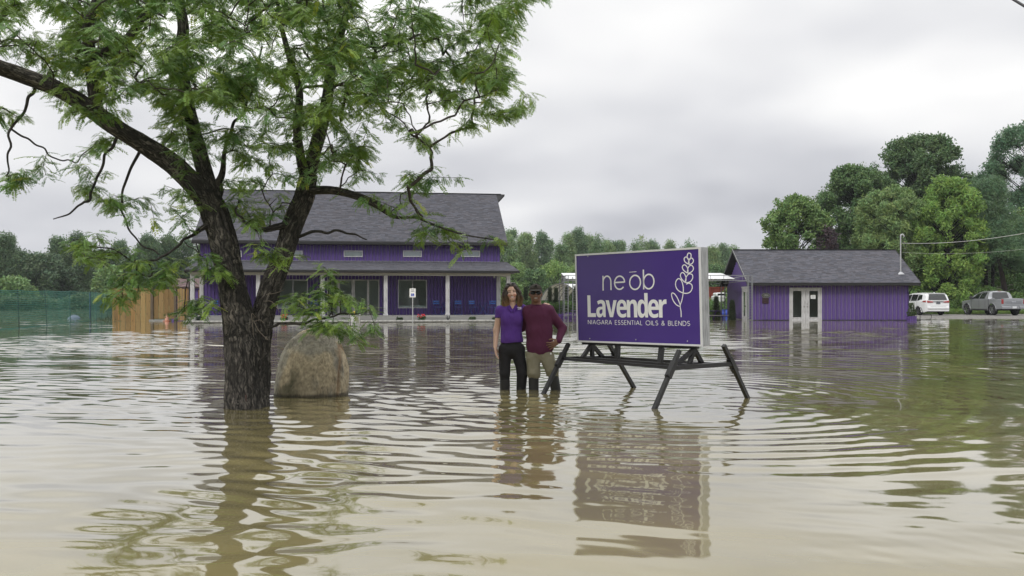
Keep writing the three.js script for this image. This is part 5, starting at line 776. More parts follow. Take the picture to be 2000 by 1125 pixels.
// ---------- vehicles ----------
// a car body as a skin over stations along its length (x: nose negative, tail positive), z across
function carBody({ x0, x1, top, bottom, half, belt, tumble, n = 90, m = 26 }) {
  const zAt = (x, y) => { const b = belt(x), t = top(x), w = half(x); let z = w; if (y > b) z = w * (1 - tumble(x) * Math.pow(clamp((y - b) / Math.max(0.05, 1.72 - b)), 1.25)); const low = clamp((0.62 - y) / 0.45); z -= 0.05 * low * low; const e = t - y, r = 0.10; if (e < r) z -= (r - Math.sqrt(Math.max(0, r * r - (r - e) * (r - e)))) * 0.9; return Math.max(0.02, z); };
  const pos = [], idx = [], row = m + 1;
  for (let i = 0; i <= n; i++) { const x = lerp(x0, x1, i / n), t = top(x), b = bottom(x); for (let j = 0; j <= m; j++) { const a = j / m * 2 - 1, s = Math.sign(a) || 1, u = Math.abs(a); const y = u > 0.12 ? lerp(t, b, (u - 0.12) / 0.88) : t, z = u > 0.12 ? zAt(x, y) : zAt(x, t) * u / 0.12; pos.push(x, y + (u <= 0.12 ? 0.012 * (1 - u / 0.12) : 0), s * z); } }
  for (let i = 0; i < n; i++) for (let j = 0; j < m; j++) { const a = i * row + j, c = a + row; idx.push(a, a + 1, c, a + 1, c + 1, c); }
  for (const [i, f] of [[0, 1], [n, 0]]) { const c = pos.length / 3, x = lerp(x0, x1, i / n); pos.push(x, (top(x) + bottom(x)) / 2, 0); for (let j = 0; j < m; j++) { const a = i * row + j; f ? idx.push(c, a + 1, a) : idx.push(c, a, a + 1); } idx.push(...(f ? [c, i * row, i * row + m] : [c, i * row + m, i * row])); }
  const g = new THREE.BufferGeometry(); g.setAttribute('position', new THREE.Float32BufferAttribute(pos, 3)); g.setIndex(idx); g.computeVertexNormals(); return { geo: boxUV(g, 1), zAt };
}
// a patch laid 6 mm proud of the side (corners [x, y] in order) or of the tail (corners [z, y], x from a profile)
function patch(corner, map, n = 10, th = 0.006) { const pos = [], idx = []; for (let j = 0; j <= n; j++) for (let i = 0; i <= n; i++) { const u = i / n, v = j / n, [a, b, c, d] = corner, p = [0, 1].map(k => lerp(lerp(a[k], b[k], u), lerp(d[k], c[k], u), v)); pos.push(...map(p[0], p[1], th)); } for (let j = 0; j < n; j++) for (let i = 0; i < n; i++) { const a = j * (n + 1) + i, c = a + n + 1; idx.push(a, a + 1, c, a + 1, c + 1, c); } const g = new THREE.BufferGeometry(); g.setAttribute('position', new THREE.Float32BufferAttribute(pos, 3)); g.setIndex(idx); g.computeVertexNormals(); return boxUV(g, 1); }
const tyreMat = std(col(0.018, 0.018, 0.019), 0.85, { bumpMap: bumpTex, bumpScale: 0.01 }), rimMat = std(col(0.55, 0.56, 0.58), 0.25, { metalness: 0.9 }), carGlass = std(col(0.012, 0.014, 0.016), 0.04, { clearcoat: 1 }), wellMat = std(col(0.01, 0.01, 0.01), 1), redLamp = std(col(0.28, 0.012, 0.01), 0.15, { clearcoat: 1 }), chrome = std(col(0.6, 0.6, 0.62), 0.2, { metalness: 1 }), plateMat = std(col(0.62, 0.64, 0.66), 0.5);
function wheel(parent, x, y, z, r, w, spokes, dark) {
  const s = Math.sign(z), g = new THREE.Group(); g.name = 'wheel'; g.position.set(x, y, z); parent.add(g);
  const prof = [[r * 0.62, -w / 2], [r * 0.93, -w / 2], [r, -w * 0.36], [r, w * 0.36], [r * 0.93, w / 2], [r * 0.62, w / 2]].map(p => new THREE.Vector2(...p));
  part('tyre', new THREE.LatheGeometry(prof, 36).rotateX(Math.PI / 2), tyreMat, g);
  const sp = [new THREE.TorusGeometry(r * 0.63, r * 0.045, 8, 32).translate(0, 0, s * w * 0.42), new THREE.CylinderGeometry(r * 0.16, r * 0.16, 0.05, 14).rotateX(Math.PI / 2).translate(0, 0, s * w * 0.40)];
  for (let i = 0; i < spokes; i++) { const a = i / spokes * 6.2832; for (const o of [-0.13, 0.13]) sp.push(bar(V(Math.cos(a) * r * 0.1, Math.sin(a) * r * 0.1, s * w * 0.41), V(Math.cos(a + o) * r * 0.62, Math.sin(a + o) * r * 0.62, s * w * 0.40), r * 0.075, 0.03, V(0, 0, 1))); }
  part('rim', join(sp), dark ? std(col(0.16, 0.16, 0.17), 0.3, { metalness: 0.8 }) : rimMat, g); part('drum', new THREE.CylinderGeometry(r * 0.6, r * 0.6, 0.04, 24).rotateX(Math.PI / 2).translate(0, 0, s * w * 0.2), wellMat, g);
}
const arch = (xs, r, y, base) => x => { let b = base; for (const c of xs) { const d = Math.abs(x - c); if (d < r) b = Math.max(b, y + Math.sqrt(r * r - d * d)); } return b; };
const prof = pts => x => { let i = 0; while (i < pts.length - 2 && x > pts[i + 1][0]) i++; const t = clamp((x - pts[i][0]) / (pts[i + 1][0] - pts[i][0])); return lerp(pts[i][1], pts[i + 1][1], t * t * (3 - 2 * t) * 0.35 + t * 0.65); };
const groundAt = (x, d) => terrain(x, d) + 0.012;
{ // white minivan: tail to the viewer
  const d = 70.6, x = 32.2, P = thing('minivan', 'white minivan parked with its tail towards the water beside the purple shop', 'minivan', null, [x, groundAt(x, d), -d], -(Math.PI / 2 - 0.06));
  const paint = std(col(0.78, 0.79, 0.80), 0.22, { clearcoat: 1, clearcoatRoughness: 0.05 });
  const top = prof([[-2.6, 0.72], [-2.45, 0.86], [-1.75, 1.04], [-1.45, 1.10], [-0.55, 1.62], [0.2, 1.74], [1.3, 1.75], [2.2, 1.69], [2.36, 1.62], [2.52, 1.18], [2.56, 1.02], [2.6, 0.70]]), bot = arch([-1.62, 1.42], 0.39, 0.33, 0.24), half = prof([[-2.6, 0.62], [-2.3, 0.88], [-1.5, 0.98], [1.6, 0.99], [2.4, 0.95], [2.6, 0.86]]);
  const { geo, zAt } = carBody({ x0: -2.6, x1: 2.6, top, bottom: x => x > 2.3 ? Math.max(bot(x), 0.24 + (x - 2.3) * 0.25) : bot(x), half, belt: () => 1.05, tumble: () => 0.24 });
  const body = part('body', geo, paint, P), side = s => (X, Y, o) => [X, Y, s * (zAt(X, Y) + o)], tailX = Y => 2.6 - clamp((Y - 1.0) / 0.68) * 0.22 - (Y > 1.55 ? (Y - 1.55) * 0.5 : 0), tail = (Z, Y, o) => [tailX(Y) + o + 0.012 - Z * Z * 0.05, Y, Z];
  for (const s of [-1, 1]) { for (const c of [[[-0.6, 1.08], [0.28, 1.08], [0.28, 1.60], [-0.12, 1.58]], [[0.34, 1.08], [1.25, 1.09], [1.25, 1.60], [0.34, 1.61]], [[1.32, 1.10], [1.98, 1.20], [1.84, 1.57], [1.32, 1.60]]]) part('side_window', patch(c, side(s)), carGlass, P);
    part('tail_lamp', patch([[s * 0.40, 0.98], [s * 0.86, 0.96], [s * 0.88, 1.13], [s * 0.40, 1.06]], tail, 8, 0.02), redLamp, P); part('lamp_wing', patch([[2.05, 1.0], [2.5, 0.98], [2.5, 1.13], [2.15, 1.11]], side(s), 6, 0.008), redLamp, P);
    part('door_seam', join([bar(V(0.31, 0.5, s * (zAt(0.31, 0.5) + 0.002)), V(0.31, 1.05, s * (zAt(0.31, 1.05) + 0.002)), 0.008), bar(V(1.29, 0.75, s * (zAt(1.29, 0.75) + 0.002)), V(1.29, 1.05, s * (zAt(1.29, 1.05) + 0.002)), 0.008), bar(V(0.4, 0.96, s * (zAt(0.4, 0.96) + 0.002)), V(2.0, 0.98, s * (zAt(2.0, 0.98) + 0.002)), 0.010)]), wellMat, P); part('mirror', rbox(0.12, 0.14, 0.22, -0.85, 1.12, s * 1.08, 0.04), paint, P);
    wheel(P, -1.62, 0.335, s * 0.84, 0.335, 0.22, 6, true); wheel(P, 1.42, 0.335, s * 0.84, 0.335, 0.22, 6, true); }
  part('rear_window', patch([[-0.74, 1.17], [0.74, 1.17], [0.62, 1.58], [-0.62, 1.58]], tail, 12, 0.004), carGlass, P);
  part('windscreen', patch([[-1.35, -0.8], [-1.35, 0.8], [-0.62, 0.62], [-0.62, -0.62]], (X, Z, o) => [X, top(X) + 0.016 + o, Z]), carGlass, P);
  part('spoiler', rbox(0.3, 0.05, 1.26, 2.32, 1.665, 0, 0.02), paint, P); part('aerial', rbox(0.14, 0.06, 0.03, 2.0, 1.74, 0, 0.012), paint, P); part('trim_bar', rbox(0.03, 0.05, 0.84, 2.60, 1.045, 0, 0.012), std(col(0.03, 0.03, 0.03), 0.2), P);
  part('number_plate', rbox(0.015, 0.15, 0.31, 2.612, 0.94, 0, 0.005), std(col(0.12, 0.13, 0.15), 0.5), P); part('rear_bumper', rbox(0.16, 0.20, 1.72, 2.58, 0.56, 0, 0.07, 3), paint, P); part('bumper_valance', rbox(0.14, 0.14, 1.6, 2.52, 0.36, 0, 0.04), wellMat, P);
  part('underbody', span(-2.2, 2.2, 0.22, 0.6, -0.7, 0.7), wellMat, P); part('tailgate_seam', join([span(2.607, 2.614, 0.69, 0.70, -0.62, 0.62)]), std(col(0.35, 0.35, 0.36), 0.5), P);
}
{ // silver pickup, tail to the right
  const d = 69.7, x = 37.3, P = thing('pickup_truck', 'silver grey crew cab pickup truck parked on the gravel by the trees', 'pickup', null, [x, groundAt(x, d), -d], -(Math.PI / 2 - 0.075));
  const paint = std(col(0.34, 0.35, 0.37), 0.26, { metalness: 0.45, clearcoat: 1, clearcoatRoughness: 0.06 }), dk = std(col(0.03, 0.03, 0.032), 0.6), yc = 0.40;
  const top = prof([[-2.7, 0.98], [-2.6, 1.10], [-1.5, 1.20], [-1.28, 1.24], [-0.55, 1.80], [-0.1, 1.88], [0.75, 1.88], [0.98, 1.82], [1.12, 1.34], [1.2, 1.28], [2.62, 1.28], [2.7, 1.26]]), bot = arch([-1.72, 1.58], 0.49, yc, 0.48), half = prof([[-2.7, 0.80], [-2.4, 0.94], [-1.4, 0.98], [2.2, 0.98], [2.7, 0.95]]);
  const { geo, zAt } = carBody({ x0: -2.7, x1: 2.7, top, bottom: bot, half, belt: () => 1.24, tumble: x => 0.30 * sstep(-1.2, -0.6, x) * (1 - sstep(0.9, 1.15, x)), n: 120 });
  part('body', geo, paint, P); const side = s => (X, Y, o) => [X, Y, s * (zAt(X, Y) + o)], tail = (Z, Y, o) => [2.70 + o, Y, Z];
  for (const s of [-1, 1]) {
    part('front_side_window', patch([[-0.98, 1.27], [-0.10, 1.27], [-0.12, 1.77], [-0.48, 1.73]], side(s)), carGlass, P); part('rear_side_window', patch([[-0.02, 1.27], [0.66, 1.28], [0.58, 1.76], [-0.04, 1.78]], side(s)), carGlass, P);
    part('tail_lamp', join([rbox(0.10, 0.36, 0.17, 2.67, 1.05, s * 0.86, 0.02)]), redLamp, P);
    for (const c of [-1.72, 1.58]) { const pts = []; for (let i = 0; i <= 14; i++) { const a = lerp(-0.1, Math.PI + 0.1, i / 14), X = c + Math.cos(a) * 0.53, Y = yc + Math.sin(a) * 0.53; pts.push(V(X, Y, s * (zAt(X, Y) + 0.012))); } part('arch_flare', tubeAlong(pts, 0.02, 28, 6), paint, P); wheel(P, c, yc, s * 0.86, 0.40, 0.27, 6, false); }
    part('door_seam', join([0.72, -0.06, -1.05].map(X => bar(V(X, 0.56, s * (zAt(X, 0.56) + 0.003)), V(X, 1.24, s * (zAt(X, 1.24) + 0.003)), 0.010))), wellMat, P); part('cab_gap', bar(V(1.14, 0.56, s * (zAt(1.14, 0.6) + 0.002)), V(1.14, 1.26, s * (zAt(1.14, 1.2) + 0.002)), 0.022), wellMat, P);
    for (const X of [-0.18, 0.56]) part('door_handle', rbox(0.15, 0.035, 0.03, X, 1.12, s * (zAt(X, 1.12) + 0.02), 0.012), paint, P);
    part('side_step', rbox(2.2, 0.09, 0.16, -0.08, 0.40, s * 0.94, 0.03), dk, P); part('mirror', rbox(0.14, 0.2, 0.24, -0.95, 1.36, s * 1.10, 0.05), dk, P); part('body_crease', bar(V(-1.1, 0.72, s * (zAt(-1, 0.72) + 0.001)), V(1.0, 0.76, s * (zAt(1, 0.76) + 0.001)), 0.012, 0.03), paint, P);
  }
  part('rear_window', patch([[-0.66, 1.33], [0.66, 1.33], [0.56, 1.76], [-0.56, 1.76]], (Z, Y, o) => [1.135 - (Y - 1.33) * 0.33 + o + 0.02, Y, Z], 8, 0.012), carGlass, P);
  part('windscreen', patch([[-1.2, -0.78], [-1.2, 0.78], [-0.62, 0.62], [-0.62, -0.62]], (X, Z, o) => [X, top(X) + 0.018 + o, Z]), carGlass, P);
  part('tailgate', rbox(0.05, 0.50, 1.50, 2.70, 1.02, 0, 0.02), paint, P); part('tailgate_recess', rbox(0.02, 0.22, 1.28, 2.722, 0.98, 0, 0.008), std(col(0.26, 0.27, 0.29), 0.35, { metalness: 0.5 }), P); part('tailgate_emblem', rbox(0.015, 0.09, 0.34, 2.736, 1.02, 0, 0.006), chrome, P);
  part('rear_bumper', join([rbox(0.20, 0.20, 0.62, 2.80, 0.60, 0.70, 0.03), rbox(0.20, 0.20, 0.62, 2.80, 0.60, -0.70, 0.03), rbox(0.14, 0.14, 0.8, 2.76, 0.58, 0, 0.02)]), paint, P); part('number_plate', rbox(0.012, 0.16, 0.32, 2.838, 0.61, 0, 0.004), plateMat, P);
  part('underbody', span(-2.3, 2.5, 0.36, 0.75, -0.68, 0.68), wellMat, P); part('bed_cover', span(1.22, 2.62, 1.285, 1.30, -0.84, 0.84), dk, P); part('third_lamp', rbox(0.03, 0.03, 0.3, 0.99, 1.85, 0, 0.01), redLamp, P);
}

// ---------- wooden fence at the left ----------
const woodTex = dataTex(256, 512, (u, v) => { const wv = tileFbm(u, v, 3, 3, 91) * 0.25, ring = Math.sin((u + wv) * 2 * Math.PI * 7) * 0.5 + 0.5, f = tileNoise(u, v * 0.12, 128, 95); let g = 0.62 + 0.10 * ring + 0.16 * (f - 0.5), k = 0; for (const [a, b, r] of [[0.22, 0.12, 0.03], [0.71, 0.33, 0.035], [0.4, 0.58, 0.028], [0.62, 0.81, 0.04], [0.12, 0.74, 0.025], [0.86, 0.93, 0.03]]) { const dd = Math.hypot((u - a), (v - b) * 2.2); k = Math.max(k, 1 - sstep(r * 0.5, r * 1.3, dd)); } g *= 1 - 0.62 * k; return [g * 1.0, g * 0.85, g * 0.57]; });
const woods = [[0.86, 0.82, 0.78], [1.06, 1.04, 1.0], [0.68, 0.62, 0.56], [0.92, 0.78, 0.64]].map((c, i) => { const t = woodTex.clone(); t.repeat.set(1, 0.55); t.offset.set(i * 0.27, i * 0.37); t.needsUpdate = true; return std(col(...c.map(v => v * 0.80)), 0.85, { map: t }); });
{
  const fd = 53.9, X = px => (px - 1000) / F * fd, Y = py => EYE - (py - HORIZON) / F * fd, R = rng(8);
  const fence = (label, px0, px1, topPy, basePy, bw, dz = 0) => { const o = thing('board_fence', label, 'fence', 'wooden fence panels beside the barn', [X(px0), 0, -fd - dz]); const L = X(px1) - X(px0), n = Math.max(2, Math.round(L / bw)); for (let i = 0; i < n; i++) { const m = woods[Math.floor(R() * 4)], h = Y(topPy) + (R() - 0.5) * 0.04, pz = (R() - 0.5) * 0.012; const p = piece('board', m, o, L * i / n + 0.011, L * (i + 1) / n - 0.011, Y(basePy), h, -0.022 + pz, pz); } part('back_rail', join([span(0, L, 0.5, 0.59, -0.09, -0.035), span(0, L, 1.5, 1.59, -0.09, -0.035)]), woods[2], o); return o; };
  fence('tall cedar board fence panel standing between the green netting and the fence gate', 219, 234, 563, 627.5, 0.16); fence('wide cedar board fence panel with upright knotty boards', 234.5, 294.5, 563, 627.5, 0.3);
  fence('cedar fence gate panel with pale boards above a concrete sill', 299.8, 340, 565, 622.5, 0.31); fence('narrow cedar fence panel next to the porch corner', 345.7, 371, 563.5, 626, 0.17); fence('cedar fence boards seen through the porch behind its corner post', 380, 392, 566, 618, 0.17, 0.6);
  for (const [px, l] of [[297.2, 'grey brown square fence post beside the wide fence panel'], [342.8, 'grey brown square fence post beside the narrow fence panel']]) { const o = thing('fence_post', l, 'post', null, [X(px), 0, -fd + 0.02]); part('post', rbox(0.15, 2.45, 0.13, 0, 0.8, 0, 0.012), std(col(0.20, 0.155, 0.11), 0.9, { map: grainTex }), o); part('cap', rbox(0.17, 0.03, 0.15, 0, 2.04, 0, 0.01), woods[2], o); }
  const sill = thing('concrete_sill', 'pale concrete sill lying under the fence gate', 'sill', null, [X(313), 0, -fd + 0.35]); part('block', rbox(1.1, 0.42, 0.5, 0.1, -0.12, 0, 0.02), concrete, sill);
  const c = thing('traffic_cone', 'faded orange traffic cone standing by the fence gate', 'cone', null, [X(332.3), 0.04, -fd + 0.5]); part('cone', new THREE.LatheGeometry([[0.13, 0], [0.135, 0.02], [0.03, 0.42], [0, 0.425]].map(p => new THREE.Vector2(...p)), 18), std(col(0.60, 0.30, 0.22), 0.6), c); part('base', rbox(0.36, 0.035, 0.36, 0, -0.018, 0, 0.01), std(col(0.5, 0.18, 0.1), 0.7), c); part('band', new THREE.CylinderGeometry(0.063, 0.088, 0.09, 18, 1, true).translate(0, 0.24, 0), whiteTrim, c);
  // small outbuilding behind the fence
  const od = 62, ox = (332 - 1000) / F * od, o = thing('outbuilding', 'small purple outbuilding with brown roof behind the wooden fence', 'shed', null, [ox, 0, -od]);
  const oy = py => EYE - (py - HORIZON) / F * od; part('wall', span(0.1, 3.0, -0.3, oy(560), -2.6, -0.05), purples[1], o); const a = V(-0.05, oy(560.3), 0.25), b = V(3.3, oy(560.3), 0.25), cc = V(-0.05, oy(544.5) + 0.06, -1.3), e = V(3.3, oy(544.5) + 0.06, -1.3); const rf = part('roof', join([slab(a, b, cc, e, 0.08), slab(V(3.3, a.y, -2.85), V(-0.05, a.y, -2.85), e, cc, 0.08)]), std(col(0.10, 0.065, 0.055), 0.9), o); stuffPart('shingles', shingles(a, b, cc, e, 71, [2.1, 1.45, 1.2]), shingleMat, rf);
}
// ---------- green netting fence ----------
function netting(label, pts, hTop, gapY, lean, seed, bottom = 0.02, postEvery = null) {       // pts [X, d, height]
  const R = rng(seed), o = thing('netting_fence', label, 'fence', null), h = [], P = pts.map(p => V(p[0], 0, -p[1])), green = std(col(0.045, 0.195, 0.165), 0.6);
  const lens = [0]; for (let i = 1; i < P.length; i++) lens.push(lens[i - 1] + P[i].distanceTo(P[i - 1])); const L = lens[lens.length - 1];
  const atL = s => { let i = 1; while (i < P.length - 1 && lens[i] < s) i++; const t = (s - lens[i - 1]) / (lens[i] - lens[i - 1]); const p = P[i - 1].clone().lerp(P[i], t); return [p, lerp(pts[i - 1][2], pts[i][2], t), t]; };
  const put = (s, f) => { const [p, ht, t] = atL(s); const sag = 0.035 * Math.sin(t * Math.PI) * f; return V(p.x, bottom + (ht - bottom) * f - sag, p.z + 0.03 * Math.sin(s * 2.1)); };
  const strip = (a, b, w) => { const v = [V(a.x, a.y - w, a.z), V(b.x, b.y - w, b.z), V(b.x, b.y + w, b.z), V(a.x, a.y + w, a.z)]; for (const q of [v[0], v[1], v[2], v[0], v[2], v[3]]) h.push(q.x, q.y, q.z); };
  const rows = Math.round(hTop / gapY), seg = Math.ceil(L / 0.6); for (let r = 0; r <= rows; r++) { const w = r === 0 || r === rows ? 0.018 : r % 6 === 0 ? 0.012 : 0.0075; for (let i = 0; i < seg; i++) strip(put(i / seg * L, r / rows), put((i + 1) / seg * L, r / rows), w); }
  const up = Math.round(L / 0.14); for (let i = 0; i <= up; i++) { const a = put(i / up * L, 0), b = put(i / up * L, 1), dx = 0.0036; for (const q of [V(a.x - dx, a.y, a.z + 0.002), V(a.x + dx, a.y, a.z + 0.002), V(b.x + dx, b.y, b.z + 0.002), V(a.x - dx, a.y, a.z + 0.002), V(b.x + dx, b.y, b.z + 0.002), V(b.x - dx, b.y, b.z + 0.002)]) h.push(q.x, q.y, q.z); }
  const g = new THREE.BufferGeometry(); g.setAttribute('position', new THREE.Float32BufferAttribute(h, 3)); g.computeVertexNormals(); stuffPart('netting', g, green, o);
  pts.forEach((p, i) => { if (p[3] === 0) return; const l = lean[i % lean.length]; part('post', rod(V(p[0] + l * 0.3, -0.35, -p[1] + 0.04), V(p[0] - l * 1.0, p[2] + 0.08, -p[1] + 0.04), 0.022, 0.02), std(col(0.012, 0.03, 0.026), 0.6), o); });
  return o;
}
{
  const b = (px, base, top) => { const d = F * EYE / (base - HORIZON); return [(px - 1000) / F * d, d, EYE - (top - HORIZON) / F * d]; };
  netting('green plastic netting fence on leaning dark posts at the flooded field', [b(-90, 652, 562), b(-30, 646.5, 565), b(38, 641, 567.5), b(92, 636, 568), b(138, 630, 568.5), b(178, 627.3, 570.5), b(189, 625.6, 571.5), b(199, 624.4, 572), b(210, 623.4, 572.5), b(218, 622.8, 573)], 1.8, 0.095, [0.05, 0.03, 0.06, 0.10, 0.05, 0.02], 3);
}
// ---------- porch chairs and tables ----------
{
  const blue = std(col(0.055, 0.16, 0.52), 0.45), frame = std(col(0.03, 0.06, 0.22), 0.45), S = 0.38;
  const chair = thing('bistro_chair', '', 'chair', 'blue slatted folding chairs on the porch');
  for (const z of [-0.2, 0.2]) { part('leg', rod(V(-0.22, 0, z), V(0.18, 0.46, z), 0.012), frame, chair); part('leg', rod(V(0.22, 0, z), V(-0.17, 0.46, z), 0.012), frame, chair); part('back_post', rod(V(-0.17, 0.44, z), V(-0.25, 0.84, z), 0.012), frame, chair); }
  for (let i = 0; i < 5; i++) part('seat_slat', rbox(0.065, 0.014, 0.42, -0.16 + i * 0.083, 0.46, 0, 0.004), blue, chair); for (const y of [0.68, 0.80]) part('back_slat', rbox(0.016, 0.085, 0.43, -0.21 - (y - 0.6) * 0.2, y, 0, 0.004), blue, chair); part('stretcher', join([rod(V(0.2, 0.02, -0.2), V(0.2, 0.02, 0.2), 0.01), rod(V(-0.2, 0.02, -0.2), V(-0.2, 0.02, 0.2), 0.01)]), frame, chair);
  const zc = -1.6, spot = px => toWorld(lx(px, zc), S, zc), spots = [[855, -1.2, 'blue slatted bistro chair left of the porch post nearest the parking sign'], [895, -1.62, 'blue slatted bistro chair right of the porch post, facing out'], [925, -1.15, 'blue slatted bistro chair at the left of the small porch table'], [960, -1.95, 'blue slatted bistro chair at the right of the small porch table, by the corner trim'], [418, -1.5, 'blue slatted bistro chair at the porch end near the wooden fence'], [615, -1.3, 'blue slatted bistro chair between the left window and the entrance door']];
  spots.forEach(([px, r, l], i) => { const p = spot(px), pos = [p.x, p.y, p.z]; if (!i) { chair.position.set(...pos); chair.rotation.y = r + PHI; chair.userData.label = l; } else copy(chair, l, pos, r + PHI); });
  const table = (px, l) => { const p = spot(px), t = thing('bistro_table', l, 'table', 'small blue tables on the porch', [p.x, p.y, p.z], PHI); part('table_top', rbox(0.52, 0.02, 0.5, 0, 0.71, 0, 0.006), frame, t); for (const z of [-0.2, 0.2]) { part('leg', rod(V(-0.22, 0, z), V(0.22, 0.7, z), 0.012), frame, t); part('leg', rod(V(0.22, 0, z), V(-0.22, 0.7, z), 0.012), frame, t); } part('stretcher', rod(V(-0.01, 0.35, -0.2), V(-0.01, 0.35, 0.2), 0.01), frame, t); };
  table(943, 'small blue folding table between two porch chairs by the corner trim'); table(872, 'small blue folding table behind the porch post between two chairs');
}
// ---------- plants in the bed before the porch, sign post, tub ----------
const leafBlob = (() => { const R = rng(5), pos = []; for (let i = 0; i < 16; i++) { const c = V(R() - 0.5, R() - 0.5, R() - 0.5).normalize().multiplyScalar(0.25 + 0.75 * R()), a = V(R() - 0.5, R() - 0.5, R() - 0.5).normalize().multiplyScalar(0.36), b = V(R() - 0.5, R() - 0.5, R() - 0.5).cross(a).normalize().multiplyScalar(0.2), v = [c.clone().sub(a), c.clone().add(b), c.clone().add(a), c.clone().sub(b)]; for (const q of [v[0], v[1], v[2], v[0], v[2], v[3]]) pos.push(q.x, q.y, q.z); } const g = new THREE.BufferGeometry(); g.setAttribute('position', new THREE.Float32BufferAttribute(pos, 3)); g.computeVertexNormals(); return g; })();
const bushLeaf = std(0xffffff, 0.7, { transmission: 0.3, thickness: 0, ior: 1.35 });
function leafCloud(parent, name, points, size, color, vary, seed, geo = leafBlob) {   // points [x, y, z] or [x, y, z, s]
  const R = rng(seed), im = new THREE.InstancedMesh(geo, bushLeaf, points.length), q = new THREE.Quaternion(), e = new THREE.Euler(), m = new THREE.Matrix4();
  points.forEach((p, i) => { e.set(R() * 6.28, R() * 6.28, R() * 6.28); const s = size * (0.65 + 0.7 * R()) * (p[3] ?? 1); m.compose(V(p[0], p[1], p[2]), q.setFromEuler(e), V(s, s, s)); im.setMatrixAt(i, m); const b = 1 + (R() - 0.5) * vary, w = 1 + (R() - 0.5) * vary * 0.5; im.setColorAt(i, new THREE.Color().setRGB(color[0] * b * w, color[1] * b, color[2] * b / w)); });
  im.name = name; im.userData.kind = 'stuff'; parent.add(im); return im;
}
{
  const bed = (px, z = 0.7) => toWorld(lx(px, z), 0.1, z), R = rng(19), ball = (n, rx, ry, rz) => { const a = []; for (let i = 0; i < n; i++) { const v = V(R() - 0.5, R() - 0.5, R() - 0.5).normalize().multiplyScalar(0.5 + 0.5 * R()); a.push([v.x * rx, ry * 0.7 + v.y * ry * 0.7, v.z * rz]); } return a; };
  const bush = (name, label, px, w, h, c, fl) => { const p = bed(px), o = thing(name, label, 'plant', 'plants in the bed before the porch', [p.x, p.y, p.z]); leafCloud(o, 'leaves', ball(70, w / 2, h / 2, 0.22), 0.07, c, 0.5, px); part('stem', join([rod(V(0, -0.05, 0), V(0.03, h * 0.6, 0), 0.015), rod(V(0, 0, 0), V(-w * 0.2, h * 0.5, 0.03), 0.01)]), twigMat, o); if (fl) for (let i = 0; i < 9; i++) part('flower_head', new THREE.IcosahedronGeometry(0.042, 1).translate((R() - 0.5) * w * 0.9, h * (0.45 + 0.5 * R()), 0.12 + 0.14 * R()), std(col(0.55, 0.02, 0.03), 0.6), o); };
  bush('low_shrub', 'small dark green shrub in the porch bed under the right window', 781, 0.42, 0.25, [0.04, 0.075, 0.03]); bush('geranium', 'red flowering geranium in the porch bed beside the parking sign', 824, 0.5, 0.36, [0.05, 0.13, 0.035], true); bush('low_shrub', 'pale green leafy shrub in the porch bed before the bistro chairs', 922, 0.5, 0.28, [0.08, 0.13, 0.05]); bush('geranium', 'red flowering geranium in the porch bed beside the locust trunk', 556, 0.5, 0.38, [0.05, 0.13, 0.035], true); bush('low_shrub', 'dark rounded shrub in the porch bed at the fence end', 390, 0.45, 0.38, [0.03, 0.06, 0.025]); bush('low_shrub', 'dark low shrub in the porch bed near the person in purple', 966, 0.3, 0.25, [0.04, 0.08, 0.03]);
  const p = bed(875), o = thing('spiky_plant', 'dark spiky leaved plant at the foot of a porch post', 'plant', 'plants in the bed before the porch', [p.x, p.y, p.z]); for (let i = 0; i < 22; i++) { const a = i / 22 * 6.28 * 3.1, l = 0.24 + 0.14 * R(), t = 0.25 + 0.6 * R(); part('leaf_blade', rod(V(0, 0, 0), V(Math.cos(a) * l * Math.sin(t), l * Math.cos(t), Math.sin(a) * l * Math.sin(t)), 0.012, 0.001, 4), std(col(0.03, 0.04, 0.045), 0.6), o); }
  // accessible parking sign
  const q = at(806, 632, 47.6), s = thing('parking_sign', 'white accessible parking sign with blue symbol on a thin post before the porch', 'sign', null, [q.x, 0, q.z]);
  const sy = py => EYE - (py - HORIZON) / F * 47.6; part('post', rbox(0.05, sy(562) + 0.4, 0.04, 0, (sy(562) - 0.4) / 2, 0, 0.006), std(col(0.45, 0.46, 0.47), 0.45, { metalness: 0.4 }), s);
  const bw = 0.325, bt = sy(563.5), bb = sy(580.8), pl = part('plate', rbox(bw, bt - bb, 0.008, 0, (bt + bb) / 2, 0.028, 0.003), std(col(0.80, 0.80, 0.79), 0.5), s);
  const blueInk = std(col(0.03, 0.07, 0.42), 0.5), grey = std(col(0.22, 0.24, 0.28), 0.6), m = (bt + bb) / 2; part('symbol_panel', span(-0.082, 0.082, m - 0.175, m - 0.03, 0.0325, 0.034), blueInk, s);
  part('wheelchair_symbol', join([new THREE.CylinderGeometry(0.011, 0.011, 0.002, 12).rotateX(Math.PI / 2).translate(-0.012, m - 0.047, 0.0355), ribbon([[-0.012, m - 0.062], [-0.008, m - 0.1], [0.022, m - 0.1], [0.038, m - 0.145], [0.05, m - 0.145]], 0.012, 0.0015).translate(0, 0, 0.0345), ribbon(Array.from({ length: 20 }, (_, i) => { const a = lerp(1.9, 5.6, i / 19); return [-0.004 + 0.04 * Math.cos(a), m - 0.122 + 0.04 * Math.sin(a)]; }), 0.010, 0.0015).translate(0, 0, 0.0345)]), whiteTrim, s);
  for (const [str, dy, sz] of [['RESERVED', 0.145, 0.042], ['PARKING', 0.065, 0.05]]) { const t = textFlat(str, font.bold, sz, 0.0015, 0.002, 0.72); part('lettering', t.geo.translate(-t.width / 2, m + dy, 0.0328), grey, s); }
